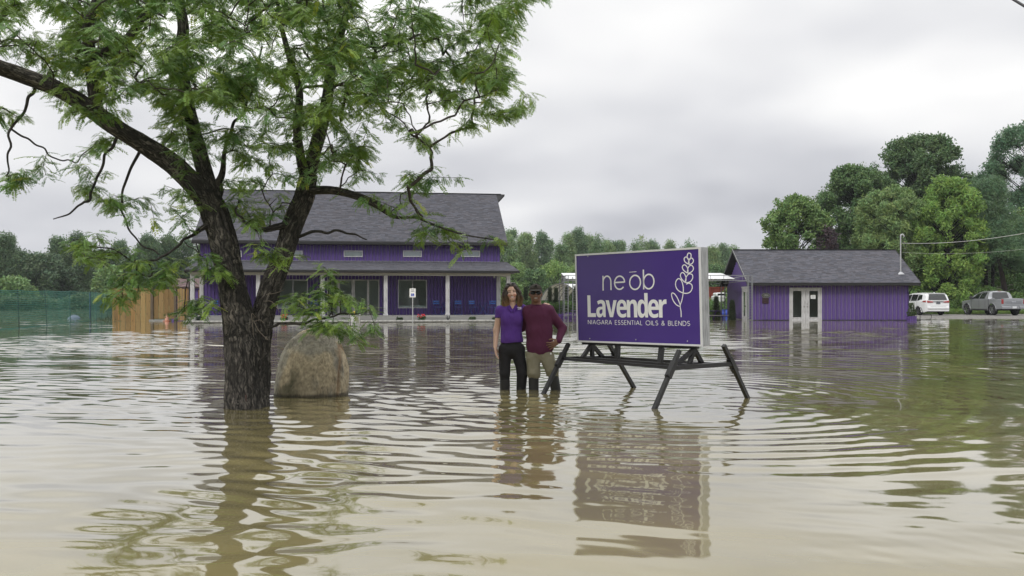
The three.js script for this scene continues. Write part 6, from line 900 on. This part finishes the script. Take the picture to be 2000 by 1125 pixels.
  // white tub with yellow flowers
  const tp = onWater(692.5, 637.5), tub = thing('planter_tub', 'white round tub with small yellow flowers standing in the water before the barn', 'planter', null, [tp.x, 0, tp.z]);
  part('tub', new THREE.LatheGeometry([[0.0, -0.36], [0.22, -0.36], [0.25, 0.52], [0.275, 0.53], [0.275, 0.58], [0.25, 0.58], [0.245, 0.54], [0, 0.54]].map(v => new THREE.Vector2(...v)), 28), whiteTrim, tub); leafCloud(tub, 'leaves', ball(40, 0.2, 0.12, 0.2).map(v => [v[0], v[1] + 0.52, v[2]]), 0.06, [0.06, 0.13, 0.04], 0.5, 77); for (let i = 0; i < 8; i++) part('flower_head', new THREE.IcosahedronGeometry(0.028, 1).translate(-0.12 + 0.24 * R() - 0.05, 0.62 + 0.08 * R(), 0.1 + 0.1 * R()), std(col(0.75, 0.52, 0.04), 0.6), tub);
}
// ---------- purple box planter and black rack by the shop ----------
{
  const q = onWater(1776, 627), o = thing('box_planter', 'purple wooden box planter with small conifer at the shop corner', 'planter', null, [q.x, 0, q.z + 0.3]); const w = 0.42;
  for (let i = 0; i < 4; i++) for (const z of [-w / 2, w / 2]) piece('plank', purples[i % 4], o, -w / 2 + i * w / 4 + 0.006, -w / 2 + (i + 1) * w / 4 - 0.006, -0.35, 0.27, z - 0.012, z + 0.012); for (const x of [-w / 2, w / 2]) piece('side_board', purples[1], o, x - 0.012, x + 0.012, -0.35, 0.27, -w / 2 + 0.013, w / 2 - 0.013); part('rim', join([span(-w / 2 - 0.03, w / 2 + 0.03, 0.273, 0.30, w / 2 - 0.03, w / 2 + 0.03), span(-w / 2 - 0.03, w / 2 + 0.03, 0.273, 0.30, -w / 2 - 0.03, -w / 2 + 0.03)]), purples[1], o); part('soil', span(-w / 2 + 0.013, w / 2 - 0.013, -0.3, 0.25, -w / 2 + 0.013, w / 2 - 0.013), std(col(0.05, 0.038, 0.028), 1), o);
  const R = rng(3), pts = []; for (let i = 0; i < 260; i++) { const h = R(), r = (0.26 * Math.sin(Math.min(1, h * 1.25 + 0.25) * 2.6) + 0.03) * Math.sqrt(R()), a = R() * 6.28; pts.push([r * Math.cos(a), 0.28 + h * 0.80, r * Math.sin(a)]); } leafCloud(o, 'needles', pts, 0.055, [0.055, 0.095, 0.028], 0.5, 4);
  const r = onWater(1800, 625), k = r.z * -1 / F, rack = thing('metal_rack', 'low black metal rail rack standing in the water beside the planter', 'rack', null, [r.x, 0, r.z]), X = px => (px - 1800) * k, Y = py => EYE - (py - HORIZON) * k, tb = (a, rr = 0.018) => tubeAlong(a.map(([x, y, z = 0]) => V(X(x), Y(y), z)), rr, 24, 6);
  part('back_rail', tb([[1781, 601], [1790, 601], [1799, 601]]), blackMetal, rack); part('back_rail', tb([[1781, 606], [1790, 606], [1799, 606]]), blackMetal, rack); part('back_rail', tb([[1781, 614], [1790, 614.2], [1799, 614]]), blackMetal, rack); part('upright', tb([[1786, 601], [1786, 610], [1786, 632]]), blackMetal, rack); part('upright', tb([[1797, 601], [1797, 610], [1797, 632]]), blackMetal, rack); part('arm', tb([[1799, 601], [1801, 607], [1803, 611], [1812, 613], [1818, 614], [1819, 619], [1817, 624], [1812, 626]]), blackMetal, rack); part('base_rail', tb([[1784, 624.5, 0.2], [1798, 624.5, 0.2], [1815, 624.5, 0.2]]), blackMetal, rack); part('upright', tb([[1781, 612, 0.2], [1781, 620, 0.2], [1781, 632, 0.2]]), blackMetal, rack);
}
// ---------- galvanised canopy frame, hoop tunnel, picnic tables and what stands behind ----------
{
  const galv = std(col(0.24, 0.25, 0.27), 0.5, { metalness: 0.4 }), tarp = std(col(0.78, 0.79, 0.80), 0.7, { transmission: 0.15, thickness: 0 });
  const o = thing('canopy_frame', 'open galvanised steel canopy frame on lattice posts between the barn and the shop', 'canopy', null, [0, 0, 0]);
  const X0 = 3.2, X1 = 14.08, D0 = 53, D1 = 62, T = 2.72, lo = 2.42, v = (x, y, d) => V(x, y, -d);
  const lattice = (x, d, top, w = 0.12) => { const g = []; for (const sx of [-1, 1]) for (const sz of [-1, 1]) g.push(rod(v(x + sx * w, -0.36, d + sz * w), v(x + sx * w, top, d + sz * w), 0.022, 0.022, 6)); for (let h = -0.2; h < top - 0.05; h += 0.16) for (const sz of [-1, 1]) g.push(bar(v(x - w, h, d + sz * w), v(x + w, h, d + sz * w), 0.016)); for (let h = -0.2; h < top - 0.05; h += 0.16) for (const sx of [-1, 1]) g.push(bar(v(x + sx * w, h, d - w), v(x + sx * w, h, d + w), 0.016)); return join(g); };
  for (const [x, d] of [[X0, D0], [X1, D0], [X0 + 0.2, D1], [14.6, D1], [X0 + 0.75, 56.5]]) part('lattice_post', lattice(x, d, T), galv, o);
  const truss = (a, b, n) => { const g = [bar(a, b, 0.04), bar(a.clone().setY(a.y - 0.3), b.clone().setY(b.y - 0.3), 0.04)]; for (let i = 0; i <= n; i++) { const p = a.clone().lerp(b, i / n); g.push(bar(p, p.clone().setY(p.y - 0.3), 0.022)); } return join(g); };
  part('truss_beam', truss(v(X0, T, D0), v(X1, T, D0), 14), galv, o); part('truss_beam', truss(v(X0 + 0.2, T, D1), v(14.6, T, D1), 14), galv, o); part('truss_beam', truss(v(X0, T, D0), v(X0 + 0.2, T, D1), 8), galv, o); part('truss_beam', truss(v(X1, T, D0), v(14.6, T, D1), 8), galv, o);
  const ra = v(X0 + 0.25, 2.62, 57), rb = v(14.2, 2.62, 57), rc = v(X0 + 0.1, 3.08, 60), re = v(14.0, 3.08, 60); part('white_cover', join([slab(ra, rb, rc, re, 0.02), slab(v(14.2, 2.62, 63), v(X0 + 0.25, 2.62, 63), re, rc, 0.02)]), tarp, o); for (const x of [X0 + 0.3, 8.6, 14.1]) part('cover_rafter', join([bar(v(x, 2.57, 57), v(x, 3.04, 60), 0.04), bar(v(x, 2.57, 63), v(x, 3.04, 60), 0.04), bar(v(x, 2.57, 57), v(x, 2.57, 63), 0.035)]), galv, o);
  // hoop tunnel
  const hd = 68, hx0 = (1052 - 1000) / F * hd, hx1 = (1136 - 1000) / F * hd, hm = (hx0 + hx1) / 2, hr = (hx1 - hx0) / 2, hTop = EYE + (589 - 554) / F * hd, hoop = thing('hoop_tunnel', 'white plastic covered hoop tunnel with bare ribs behind the steel canopy frame', 'greenhouse', null, [hm, 0, -hd], -0.35);
  const arc = (z, r = hr, n = 18) => Array.from({ length: n + 1 }, (_, i) => { const a = Math.PI * i / n; return V(-Math.cos(a) * r, 0.6 + Math.sin(a) * (hTop - 0.6) * r / hr, z); }); for (let i = 0; i < 7; i++) part('rib', tubeAlong(arc(-i * 1.2), 0.03, 30, 5), galv, hoop); for (const s of [-1, 1]) for (let i = 0; i < 7; i++) part('leg', rod(V(s * hr, -0.4, -i * 1.2), V(s * hr, 0.62, -i * 1.2), 0.03, 0.03, 6), galv, hoop);
  { const pos = [], A = arc(0.05, hr + 0.03), B = arc(-7.2, hr + 0.03); for (let i = 2; i < 13; i++) for (const q of [A[i], A[i + 1], B[i + 1], A[i], B[i + 1], B[i]]) pos.push(q.x, q.y, q.z); const g = new THREE.BufferGeometry(); g.setAttribute('position', new THREE.Float32BufferAttribute(pos, 3)); g.computeVertexNormals(); part('plastic_cover', g, tarp, hoop); }
  // picnic tables
  const pic = thing('picnic_table', 'purple picnic table with pale benches under the canopy beside the big sign', 'picnic table', 'purple picnic tables under the canopy'), pm = purples[1];
  for (let i = 0; i < 5; i++) piece('table_board', pm, pic, -0.9, 0.9, 0.72, 0.76, -0.37 + i * 0.15, -0.235 + i * 0.15); for (const s of [-1, 1]) for (let i = 0; i < 2; i++) piece('bench_board', creamTrim, pic, -0.9, 0.9, 0.43, 0.47, s * 0.72 - 0.13 + i * 0.14, s * 0.72 - 0.005 + i * 0.14); for (const x of [-0.65, 0.65]) { part('leg', bar(V(x, 0, -0.6), V(x, 0.72, -0.2), 0.09, 0.04), pm, pic); part('leg', bar(V(x, 0, 0.6), V(x, 0.72, 0.2), 0.09, 0.04), pm, pic); part('cross_brace', bar(V(x, 0.40, -0.8), V(x, 0.40, 0.8), 0.09, 0.04), pm, pic); }
  const pp = at(1139, 617, 58); pic.position.set(pp.x, -0.15, pp.z); pic.rotation.y = 0.9; const p2 = at(1388, 620, 60); copy(pic, 'purple picnic table standing in the water beside the shop gable', [p2.x, -0.2, p2.z], 0.5);
  // container, truck and bins far behind, left of the shop
  const cd = 92, cx = (1386 - 1000) / F * cd, ct = thing('red_container', 'rust red corrugated shipping container behind the canopy', 'container', null, [cx, 0.2, -cd]); const red = std(col(0.30, 0.045, 0.022), 0.7, { map: grainTex }), ch = EYE + (589 - 561) / F * cd - 0.2; part('box', span(0, 3.4, 0, ch, -2.5, -0.06), red, ct); for (let i = 0; i < 16; i++) part('corrugation', span(0.05 + i * 0.21, 0.16 + i * 0.21, 0.08, ch - 0.08, -0.059, -0.02), red, ct); part('frame', join([span(-0.03, 3.43, ch - 0.08, ch + 0.03, -0.05, 0.02), span(-0.03, 3.43, -0.02, 0.08, -0.05, 0.02), span(-0.03, 0.05, 0.083, ch - 0.083, -0.05, 0.02)]), red, ct); part('notice_panel', span(1.2, 1.9, ch - 0.95, ch - 0.5, -0.018, -0.01), whiteTrim, ct);
  const tx = (1404 - 1000) / F * 86, tr = thing('white_van', 'white boxy van parked in front of the red container', 'van', null, [tx, 0.15, -86]); part('body', join([rbox(1.9, 1.3, 3.6, 1.0, 0.95, -1.8, 0.12, 2), rbox(1.76, 0.7, 1.6, 1.0, 1.55, -2.4, 0.14, 2)]), std(col(0.75, 0.76, 0.77), 0.3, { clearcoat: 1 }), tr); part('windscreen', rbox(1.5, 0.42, 0.03, 1.0, 1.6, -1.6, 0.05), carGlass, tr); part('grille', rbox(1.2, 0.2, 0.03, 1.0, 0.8, 0.005, 0.02), blackMetal, tr); for (const s of [0.35, 1.65]) { part('head_lamp', rbox(0.28, 0.16, 0.03, s, 0.98, 0.005, 0.03), chrome, tr); wheel(tr, s < 1 ? 0.12 : 1.88, 0.33, s < 1 ? -0.7 : -0.701, 0.33, 0.2, 5, true); }
  const bb = at(1417, 604, 68), bin = thing('blue_barrel', 'bright blue plastic barrel standing near the shop gable', 'barrel', null, [bb.x, -0.36, bb.z]); part('drum', new THREE.LatheGeometry([[0, 0], [0.27, 0], [0.29, 0.05], [0.29, 0.3], [0.3, 0.32], [0.29, 0.34], [0.29, 0.6], [0.3, 0.62], [0.29, 0.64], [0.27, 0.9], [0, 0.9]].map(q => new THREE.Vector2(...q)), 20), std(col(0.03, 0.07, 0.42), 0.45), bin); part('lid', new THREE.CylinderGeometry(0.28, 0.28, 0.04, 20).translate(0, 0.92, 0), std(col(0.02, 0.05, 0.3), 0.5), bin);
  const b2 = thing('blue_post', 'tall blue plastic tube standing behind the green netting', 'tube', null, at(176, 605, 58).setY(-0.1).toArray()); part('tube', rod(V(0, -0.2, 0), V(0, 1.75, 0), 0.045), std(col(0.03, 0.075, 0.16), 0.5), b2); part('cap', new THREE.SphereGeometry(0.065, 10, 6).translate(0, 1.75, 0), std(col(0.03, 0.08, 0.25), 0.5), b2);
  const dm = at(145, 603, 56), dome = thing('covered_mound', 'low grey blue covered mound behind the green netting', 'mound', null, [dm.x, -0.05, dm.z]); part('cover', new THREE.SphereGeometry(0.42, 20, 12).scale(1, 0.95, 0.8), std(col(0.17, 0.21, 0.30), 0.6, { bumpMap: bumpTex, bumpScale: 0.05 }), dome); part('ground_skirt', new THREE.TorusGeometry(0.42, 0.05, 6, 24).rotateX(Math.PI / 2).scale(1, 1, 0.8), std(col(0.14, 0.17, 0.22), 0.7), dome);
}

// ---------- trees and hedges ----------
const barkDark = std(col(0.075, 0.062, 0.05), 0.95, { map: barkTex }), barkRed = std(col(0.20, 0.13, 0.09), 0.95, { map: barkTex });
const leafFan = (n, a, w, spread, seed) => { const R = rng(seed), pos = [], nor = []; for (let i = 0; i < n; i++) { const c = V(R() - 0.5, (R() - 0.5) * 0.8, R() - 0.5).normalize().multiplyScalar(Math.pow(R(), 0.6)), d = V(R() - 0.5, -0.35 + (R() - 0.5) * spread, R() - 0.5).normalize().multiplyScalar(a), s = V(R() - 0.5, R() - 0.5, R() - 0.5).cross(d).normalize().multiplyScalar(w), q = [c.clone().sub(d), c.clone().add(s), c.clone().add(d), c.clone().sub(s)], N = s.clone().cross(d).normalize(); for (const v of [q[0], q[1], q[2], q[0], q[2], q[3]]) { pos.push(v.x, v.y, v.z); nor.push(N.x, N.y, N.z); } } const g = new THREE.BufferGeometry(); g.setAttribute('position', new THREE.Float32BufferAttribute(pos, 3)); g.setAttribute('normal', new THREE.Float32BufferAttribute(nor, 3)); return g; };
const fans = { broad: leafFan(22, 0.24, 0.16, 0.8, 41), fine: leafFan(26, 0.22, 0.09, 1.2, 42), needle: leafFan(30, 0.34, 0.035, 1.4, 43), droop: leafFan(24, 0.32, 0.11, 0.3, 44) };
function tree({ name, label, group, px, d, top, wide, base, kind = 'broad', color, seed, lobes = 26, clump = 0.5, density = 1, shape = 'round', trunkR = 0.22, bark = barkDark, bare = 0.12, lean = 0 }) {
  const x = (px - 1000) / F * d, gy = terrain(x, d), H = EYE + (HORIZON - top) / F * d - gy, rad = wide / 2 / F * d, y0 = base !== undefined ? Math.max(0.2, EYE + (HORIZON - base) / F * d - gy) : H * bare, R = rng(seed);
  const T = thing(name, label, 'tree', group, [x, gy, -d]), ch = H - y0, wood = [], centers = [];
  const prof = shape === 'round' ? t => Math.sqrt(Math.max(0, 1 - Math.pow(Math.abs(t - 0.42) / 0.60, 2.2))) : shape === 'column' ? t => Math.pow(Math.sin(Math.min(1, t * 0.92 + 0.10) * Math.PI), 0.55) * (1 - 0.35 * t) : shape === 'cone' ? t => (1 - t) * 0.95 + 0.05 : t => Math.pow(1 - t, 0.6) * Math.min(1, t * 5 + 0.3);
  const axis = t => lean * t * H * 0.1;
  wood.push(limb([[V(0, -0.4, 0), trunkR * 1.2], [V(axis(0.2), H * 0.2, 0), trunkR], [V(axis(0.5), H * 0.5, (R() - 0.5) * 0.3), trunkR * 0.66], [V(axis(0.8), H * 0.8, 0), trunkR * 0.3], [V(axis(1), H * 0.96, 0), 0.03]], 0.02, seed, 3, 9));
  if (shape === 'round') lobes = Math.round(lobes * 2.1);
  for (let i = 0; i < lobes; i++) {
    const t = shape === 'cone' || shape === 'tier' ? (i + 0.5) / lobes : Math.pow((i + R()) / lobes, 0.9), a = i * 2.399 + R() * 0.8, pr = prof(t) * rad, rr = shape === 'column' ? pr * (0.2 + 0.55 * R()) : pr * (0.30 + 0.68 * Math.sqrt(R()));
    const s = shape === 'cone' ? lerp(0.34, 0.12, t) * rad : shape === 'column' ? rad * (0.36 + 0.22 * R()) : shape === 'tier' ? rad * (0.24 + 0.12 * R()) : rad * (0.10 + 0.15 * R());
    const c = V(axis(t) + Math.cos(a) * rr, y0 + t * ch * 0.93 + ch * 0.02, Math.sin(a) * rr); centers.push([c, s, a, t]);
    const from = V(axis(t * 0.7), Math.max(y0 * 0.7, c.y - rr * (shape === 'tier' ? 0.15 : 0.75) - 0.2), 0); wood.push(limb([[from, Math.max(0.03, trunkR * 0.34 * (1 - t))], [from.clone().lerp(c, 0.55).add(V(0, 0.1, 0)), 0.04], [c, 0.018]], 0.004, seed + i, 2.2, 6));
  }
  part('trunk', mergeGeometries(wood), bark, T);
  const pts = []; if (shape === 'round') for (let i = 0; i < lobes * 1.3 * density; i++) { const t = R(), a = R() * 6.283, rr = prof(t) * rad * (0.3 + 0.72 * Math.sqrt(R())); pts.push([Math.cos(a) * rr, y0 + t * ch * 1.0, Math.sin(a) * rr, 0.7]); }
  for (const [c, s, a, t] of centers) { const n = Math.round(density * 26 * Math.pow(s / clump, 2)); for (let i = 0; i < n; i++) { const v = V(R() - 0.5, R() - 0.42, R() - 0.5).normalize(), q = 0.55 + 0.5 * Math.pow(R(), 0.5); let sx = s, sy = s * 0.72; if (shape === 'column') { sy = s * 1.7; sx = s * 0.8; } if (shape === 'tier' || shape === 'cone') { sy = s * 0.42; sx = s * 1.25; } const p = V(c.x + v.x * sx * q, c.y + v.y * sy * q, c.z + v.z * sx * q); if (fbm(p.x * 0.9 / clump * 0.4, p.y * 0.9 / clump * 0.4, p.z * 0.9 / clump * 0.4 + seed, 2) < 0.45 && R() < 0.85) continue; if (p.y > 0.1) pts.push([p.x, p.y, p.z]); } }
  leafCloud(T, 'crown', pts, clump, color, 0.55, seed + 5, fans[kind]); return T;
}
{
  const G1 = 'trees behind the shop and the cars', G2 = 'poplars behind the barn', G3 = 'trees beyond the netting fence';
  const dark = [0.119, 0.208, 0.072], mid = [0.159, 0.260, 0.076], light = [0.244, 0.370, 0.095], bright = [0.223, 0.360, 0.080], pine = [0.110, 0.200, 0.095];
  tree({ name: 'maple_tree', label: 'spreading green maple with thin trunk rising behind the left end of the shop roof', group: G1, px: 1556, d: 82, top: 383, wide: 132, base: 520, color: mid, seed: 101, lobes: 30, clump: 0.42, density: 0.8 });
  tree({ name: 'maple_tree', label: 'dense dark green rounded maple behind the middle of the shop roof', group: G1, px: 1668, d: 88, top: 322, wide: 150, base: 520, color: dark, seed: 102, lobes: 36, clump: 0.4 });
  tree({ name: 'oak_tree', label: 'tallest dark crowned tree standing high above the other trees', group: G1, px: 1788, d: 98, top: 266, wide: 170, base: 440, color: [0.106, 0.184, 0.068], seed: 103, lobes: 34, clump: 0.48, density: 0.8, trunkR: 0.35 });
  tree({ name: 'elm_tree', label: 'pale grey green drooping tree rising over the right half of the shop roof', group: G1, px: 1742, d: 79, top: 366, wide: 140, base: 540, kind: 'droop', color: [0.223, 0.330, 0.118], seed: 104, lobes: 32, clump: 0.4 });
  tree({ name: 'elm_tree', label: 'bright yellow green drooping tree standing behind the white minivan', group: G1, px: 1850, d: 77, top: 345, wide: 132, base: 598, kind: 'droop', color: bright, seed: 105, lobes: 44, clump: 0.4 });
  tree({ name: 'elm_tree', label: 'green drooping tree reaching low over the minivan roof by the shop corner', group: G1, px: 1818, d: 80, top: 440, wide: 110, base: 590, kind: 'droop', color: mid, seed: 115, lobes: 26, clump: 0.4 });
  tree({ name: 'pine_tree', label: 'flat topped pine with bare dead lower branches behind the pickup truck', group: G1, px: 1926, d: 79, top: 352, wide: 150, base: 500, kind: 'needle', shape: 'tier', color: pine, seed: 106, lobes: 30, clump: 0.55, trunkR: 0.17, density: 1.25 });
  tree({ name: 'pine_tree', label: 'leaning reddish trunked pine beside the pickup truck', group: G1, px: 1972, d: 77, top: 440, wide: 120, base: 520, kind: 'needle', shape: 'tier', color: [0.127, 0.230, 0.104], seed: 107, lobes: 20, clump: 0.5, trunkR: 0.24, bark: barkRed, lean: -2.2, density: 1.2 });
  tree({ name: 'larch_tree', label: 'tall blue green feathery conifer at the edge of the wood', group: G1, px: 2010, d: 90, top: 240, wide: 170, base: 480, kind: 'fine', shape: 'round', color: [0.110, 0.210, 0.106], seed: 108, lobes: 34, clump: 0.55, trunkR: 0.3 });
  tree({ name: 'plum_tree', label: 'small dark purple leaved tree between the maples behind the shop roof', group: G1, px: 1614, d: 80, top: 440, wide: 46, base: 520, color: [0.095, 0.064, 0.080], seed: 109, lobes: 14, clump: 0.4 });
  tree({ name: 'maple_tree', label: 'broad dark tree filling the gap behind the pickup truck', group: G1, px: 1905, d: 90, top: 420, wide: 190, base: 600, color: dark, seed: 110, lobes: 40, clump: 0.5 });
  tree({ name: 'maple_tree', label: 'dark green tree behind the minivan and the yellow green elm', group: G1, px: 1800, d: 92, top: 420, wide: 150, base: 605, color: dark, seed: 111, lobes: 34, clump: 0.5 });
  tree({ name: 'maple_tree', label: 'leafy green tree at the wood edge right of the pickup truck', group: G1, px: 2030, d: 84, top: 400, wide: 130, base: 600, color: mid, seed: 112, lobes: 30, clump: 0.5 });
  // dead branches of the pine
  { const P = thing('dead_pine', 'bare grey dead pine with whitish side branches behind the pickup truck', 'tree', null, at(1939, 600, 78.5).setY(0.4).toArray()), R = rng(6), grey = std(col(0.25, 0.23, 0.20), 0.95); part('trunk', limb([[V(0, -0.4, 0), 0.15], [V(0, 3.5, 0), 0.13], [V(0.1, 8, 0), 0.1]], 0.01, 4, 4, 9), barkDark, P); for (let i = 0; i < 34; i++) { const h = 1.4 + R() * 4.6, a = R() * 6.28, l = 0.9 + R() * 1.6; part('branch', tubeAlong([V(0, h, 0), V(Math.cos(a) * l * 0.5, h + 0.15, Math.sin(a) * l * 0.5), V(Math.cos(a) * l, h - 0.05 + 0.5 * R(), Math.sin(a) * l)], 0.02, 8, 4), grey, P); } }
  // undergrowth: too dense to count
  const mass = (name, label, boxes, size, color, seed, fan) => { const R = rng(seed), pts = []; for (const [px0, px1, d0, d1, hMax, n] of boxes) for (let i = 0; i < n; i++) { const d = lerp(d0, d1, R()), x = (lerp(px0, px1, R()) - 1000) / F * d, hh = hMax * (0.45 + 0.9 * (fbm(x * 0.5, d * 0.5, seed, 3) - 0.2)); pts.push([x, terrain(x, d) + Math.pow(R(), 0.7) * hh, -d]); } const o = new THREE.Group(); o.name = numbered(name); o.userData = { label, category: 'plants', kind: 'stuff' }; scene.add(o); const im = leafCloud(o, 'leaves', pts, size, color, 0.6, seed, fan); return o; };
  mass('undergrowth', 'tangled green undergrowth along the wood edge behind the parked cars', [[1770, 2120, 75, 79, 2.5, 5200], [1770, 2120, 74.2, 75.4, 1.3, 3200]], 0.26, [0.128, 0.225, 0.054], 201, fans.broad);
  mass('undergrowth', 'leafy undergrowth deep inside the wood behind the shop', [[1420, 2120, 80, 88, 4.2, 4200]], 0.45, [0.128, 0.225, 0.054], 202, fans.broad);
  mass('verge_grass', 'bright green rough grass at the edge of the gravel lot', [[1780, 2150, 73.2, 75, 0.42, 5200]], 0.13, [0.195, 0.300, 0.068], 203, fans.fine);
  // poplars behind the barn and the sign
  const pops = [[985, 470, 52], [1000, 456, 34], [1027, 466, 50], [1058, 468, 40], [1072, 476, 32], [1098, 486, 40], [1112, 467, 36], [1128, 462, 40], [1150, 467, 44], [1168, 470, 40], [1186, 481, 34], [1200, 474, 30], [1214, 480, 30], [1238, 474, 34], [1253, 476, 34], [1275, 486, 40], [1310, 488, 46], [1345, 490, 46], [1392, 498, 44], [1412, 492, 40], [1432, 500, 44], [960, 480, 46], [925, 484, 46], [890, 486, 46]];
  const hueP = [[0.201, 0.300, 0.133], [0.170, 0.270, 0.118], [0.233, 0.330, 0.142], [0.148, 0.240, 0.118]];
  const where = ['beside the barn gable end', 'behind the barn gable end', 'behind the people and the hedge', 'behind the hoop tunnel', 'behind the canopy frame', 'above the top edge of the big sign', 'between the big sign and the shop', 'behind the long barn roof'];
  pops.forEach(([px, top, w], i) => { const z = px > 1385 ? 6 : px < 970 ? 7 : px < 992 ? 1 : px < 1015 ? 0 : px < 1060 ? 2 : px < 1092 ? 3 : px < 1125 ? 4 : 5; tree({ name: 'poplar_tree', label: `tall upright grey green poplar ${where[z]}`, group: G2 + ' ' + where[z], px, d: 168 + (i * 37 % 30), top, wide: w * 1.25, base: 585, kind: 'fine', shape: 'column', color: hueP[i % 4], seed: 300 + i, lobes: 18, clump: 0.75, density: 1.15, trunkR: 0.2 }); });
  const lowp = [[1000, 515, 60], [1040, 530, 70], [1082, 512, 60], [1105, 545, 50], [1128, 520, 50], [1400, 520, 60], [1440, 512, 60]]; lowp.forEach(([px, top, w], i) => tree({ name: 'young_tree', label: ['pale green young tree behind the barn gable', 'dark green young tree behind the people', 'light green young tree behind the cap of the person in maroon', 'small green tree behind the white canopy cover', 'light green tree behind the left edge of the big sign', 'green tree in the gap between the big sign and the shop', 'dark green tree behind the shop gable peak'][i], group: 'young trees before the poplars', px, d: 120 + i * 4, top, wide: w, base: 592, color: [[0.212, 0.320, 0.104], [0.127, 0.220, 0.085], [0.254, 0.380, 0.114], [0.148, 0.240, 0.095]][i % 4], kind: i % 2 ? 'broad' : 'fine', seed: 400 + i, lobes: 24, clump: 0.6, density: 1.1, trunkR: 0.12 }));
  // left: trees beyond the netting
  const lf = [[10, 492, 90, 'column', 0], [72, 497, 120, 'round', 1], [112, 484, 54, 'column', 2], [152, 480, 66, 'column', 0], [30, 545, 60, 'round', 3], [190, 490, 60, 'round', 1], [235, 492, 60, 'column', 2], [290, 476, 60, 'column', 0], [330, 474, 56, 'column', 2], [358, 474, 56, 'column', 0], [-40, 488, 90, 'round', 1], [212, 524, 50, 'round', 3], [262, 500, 60, 'round', 1], [310, 512, 70, 'round', 0], [400, 480, 60, 'column', 2], [440, 484, 60, 'column', 0], [130, 530, 80, 'round', 0]];
  const lc = [[0.117, 0.190, 0.091], [0.102, 0.164, 0.084], [0.131, 0.210, 0.099], [0.201, 0.310, 0.114]], ll = ['mid green upright poplar beyond the netting fence', 'dark rounded tree beyond the netting fence', 'grey green feathery poplar beyond the netting fence', 'pale green bushy tree standing before the dark trees beyond the netting fence'];
  lf.forEach(([px, top, w, shape, c], i) => tree({ name: shape === 'round' ? 'field_tree' : 'poplar_tree', label: (c === 0 && shape === 'round' ? 'mid green rounded tree beyond the netting fence' : ll[c]), group: `${G3}, ${c}${shape}`, px, d: (c === 3 ? 104 : 132) + (i * 23 % 20), top, wide: w * 1.15, base: 592, kind: shape === 'column' ? 'fine' : 'broad', shape, color: lc[c], seed: 500 + i, lobes: shape === 'column' ? 18 : 28, clump: 0.65, density: 1.1, trunkR: 0.2 }));
  { const p = at(201, 600, 128), o = thing('ivy_trunk', 'ivy covered dead trunk standing tall among the trees beyond the netting fence', 'tree', null, [p.x, 0.3, p.z]); const H = EYE + (589 - 488) / F * 128; part('trunk', limb([[V(0, -0.5, 0), 0.3], [V(0, H * 0.5, 0), 0.26], [V(0.05, H - 0.6, 0), 0.2]], 0.02, 7, 4, 10), barkDark, o); const R = rng(88), pts = []; for (let i = 0; i < 420; i++) { const a = R() * 6.28; pts.push([Math.cos(a) * 0.36, 0.3 + R() * (H - 0.6), Math.sin(a) * 0.36]); } leafCloud(o, 'ivy', pts, 0.22, [0.030, 0.05, 0.028], 0.5, 9, fans.broad); }
  // hedge and cedars in the middle, field rows at the left
  mass('clipped_hedge', 'long green hedge behind the canopy frame and the people', [[880, 1150, 63, 64.6, 2.05, 4600], [1380, 1425, 72, 74, 1.9, 700]], 0.22, [0.128, 0.232, 0.068], 210, fans.broad);
  mass('lavender_row', 'strip of flowering purple lavender before the hedge', [[1075, 1150, 60, 61, 0.75, 900]], 0.12, [0.240, 0.135, 0.450], 211, fans.fine);
  mass('field_hedge', 'bushy bright green row in the field behind the netting fence', [[-120, 225, 70, 73, 1.85, 5200]], 0.24, [0.099, 0.162, 0.075], 212, fans.broad);
  mass('field_crop', 'low green crop standing in the flooded field behind the netting', [[-120, 240, 52, 66, 0.35, 6000]], 0.17, [0.084, 0.138, 0.075], 213, fans.fine);
  mass('far_wood', 'distant dark green wood closing the view behind the poplars', [[-250, 480, 195, 215, 7.5, 3600], [860, 1460, 205, 225, 8.5, 3200], [1440, 2250, 120, 150, 7, 3000]], 1.15, [0.075, 0.129, 0.069], 214, fans.broad);
  mass('roadside_wood', 'belt of trees across the road facing the two purple buildings', [[-1500, 3500, -72, -60, 9, 5200]], 1.0, [0.075, 0.135, 0.053], 215, fans.broad);
  const ced = (px, top, d, w, l) => { const x = (px - 1000) / F * d, H = EYE + (589 - top) / F * d, o = thing('cedar', l, 'tree', 'small pointed cedars along the hedge', [x, terrain(x, d), -d]), R = rng(px), pts = []; H > 0; const h = H - terrain(x, d); for (let i = 0; i < 520; i++) { const t = Math.pow(R(), 0.8), r = (w / 2 / F * d) * Math.pow(1 - t, 0.75) * (0.7 + 0.3 * R()), a = R() * 6.28; pts.push([Math.cos(a) * r, 0.1 + t * (h - 0.1), Math.sin(a) * r]); } leafCloud(o, 'crown', pts, 0.14, [0.042, 0.066, 0.026], 0.5, px + 7, fans.needle); part('trunk', rod(V(0, -0.3, 0), V(0, h * 0.8, 0), 0.05, 0.01), barkDark, o); };
  ced(1027, 562, 65.6, 11, 'small pointed cedar rising from the hedge between the two people'); ced(1074, 563, 65.6, 12, 'small pointed cedar in the hedge under the left side of the hoop tunnel'); ced(1086, 563.5, 65.6, 13, 'small pointed cedar in the hedge under the middle of the hoop tunnel'); ced(1107, 562, 65.6, 11, 'small pointed cedar in the hedge behind the lattice post'); ced(1124, 560, 65.6, 9, 'small pointed cedar in the hedge at the left edge of the big sign');
  ced(1399, 580, 64, 16, 'dark pointed cedar standing in a pot by the picnic table'); ced(1430, 588, 57.5, 12, 'dark bushy cedar against the shop gable wall');
}

scene.traverse(o => { if (o.isMesh) { o.castShadow = true; o.receiveShadow = true; } });
renderer.setSize(1024, 576);
renderer.render(scene, camera);
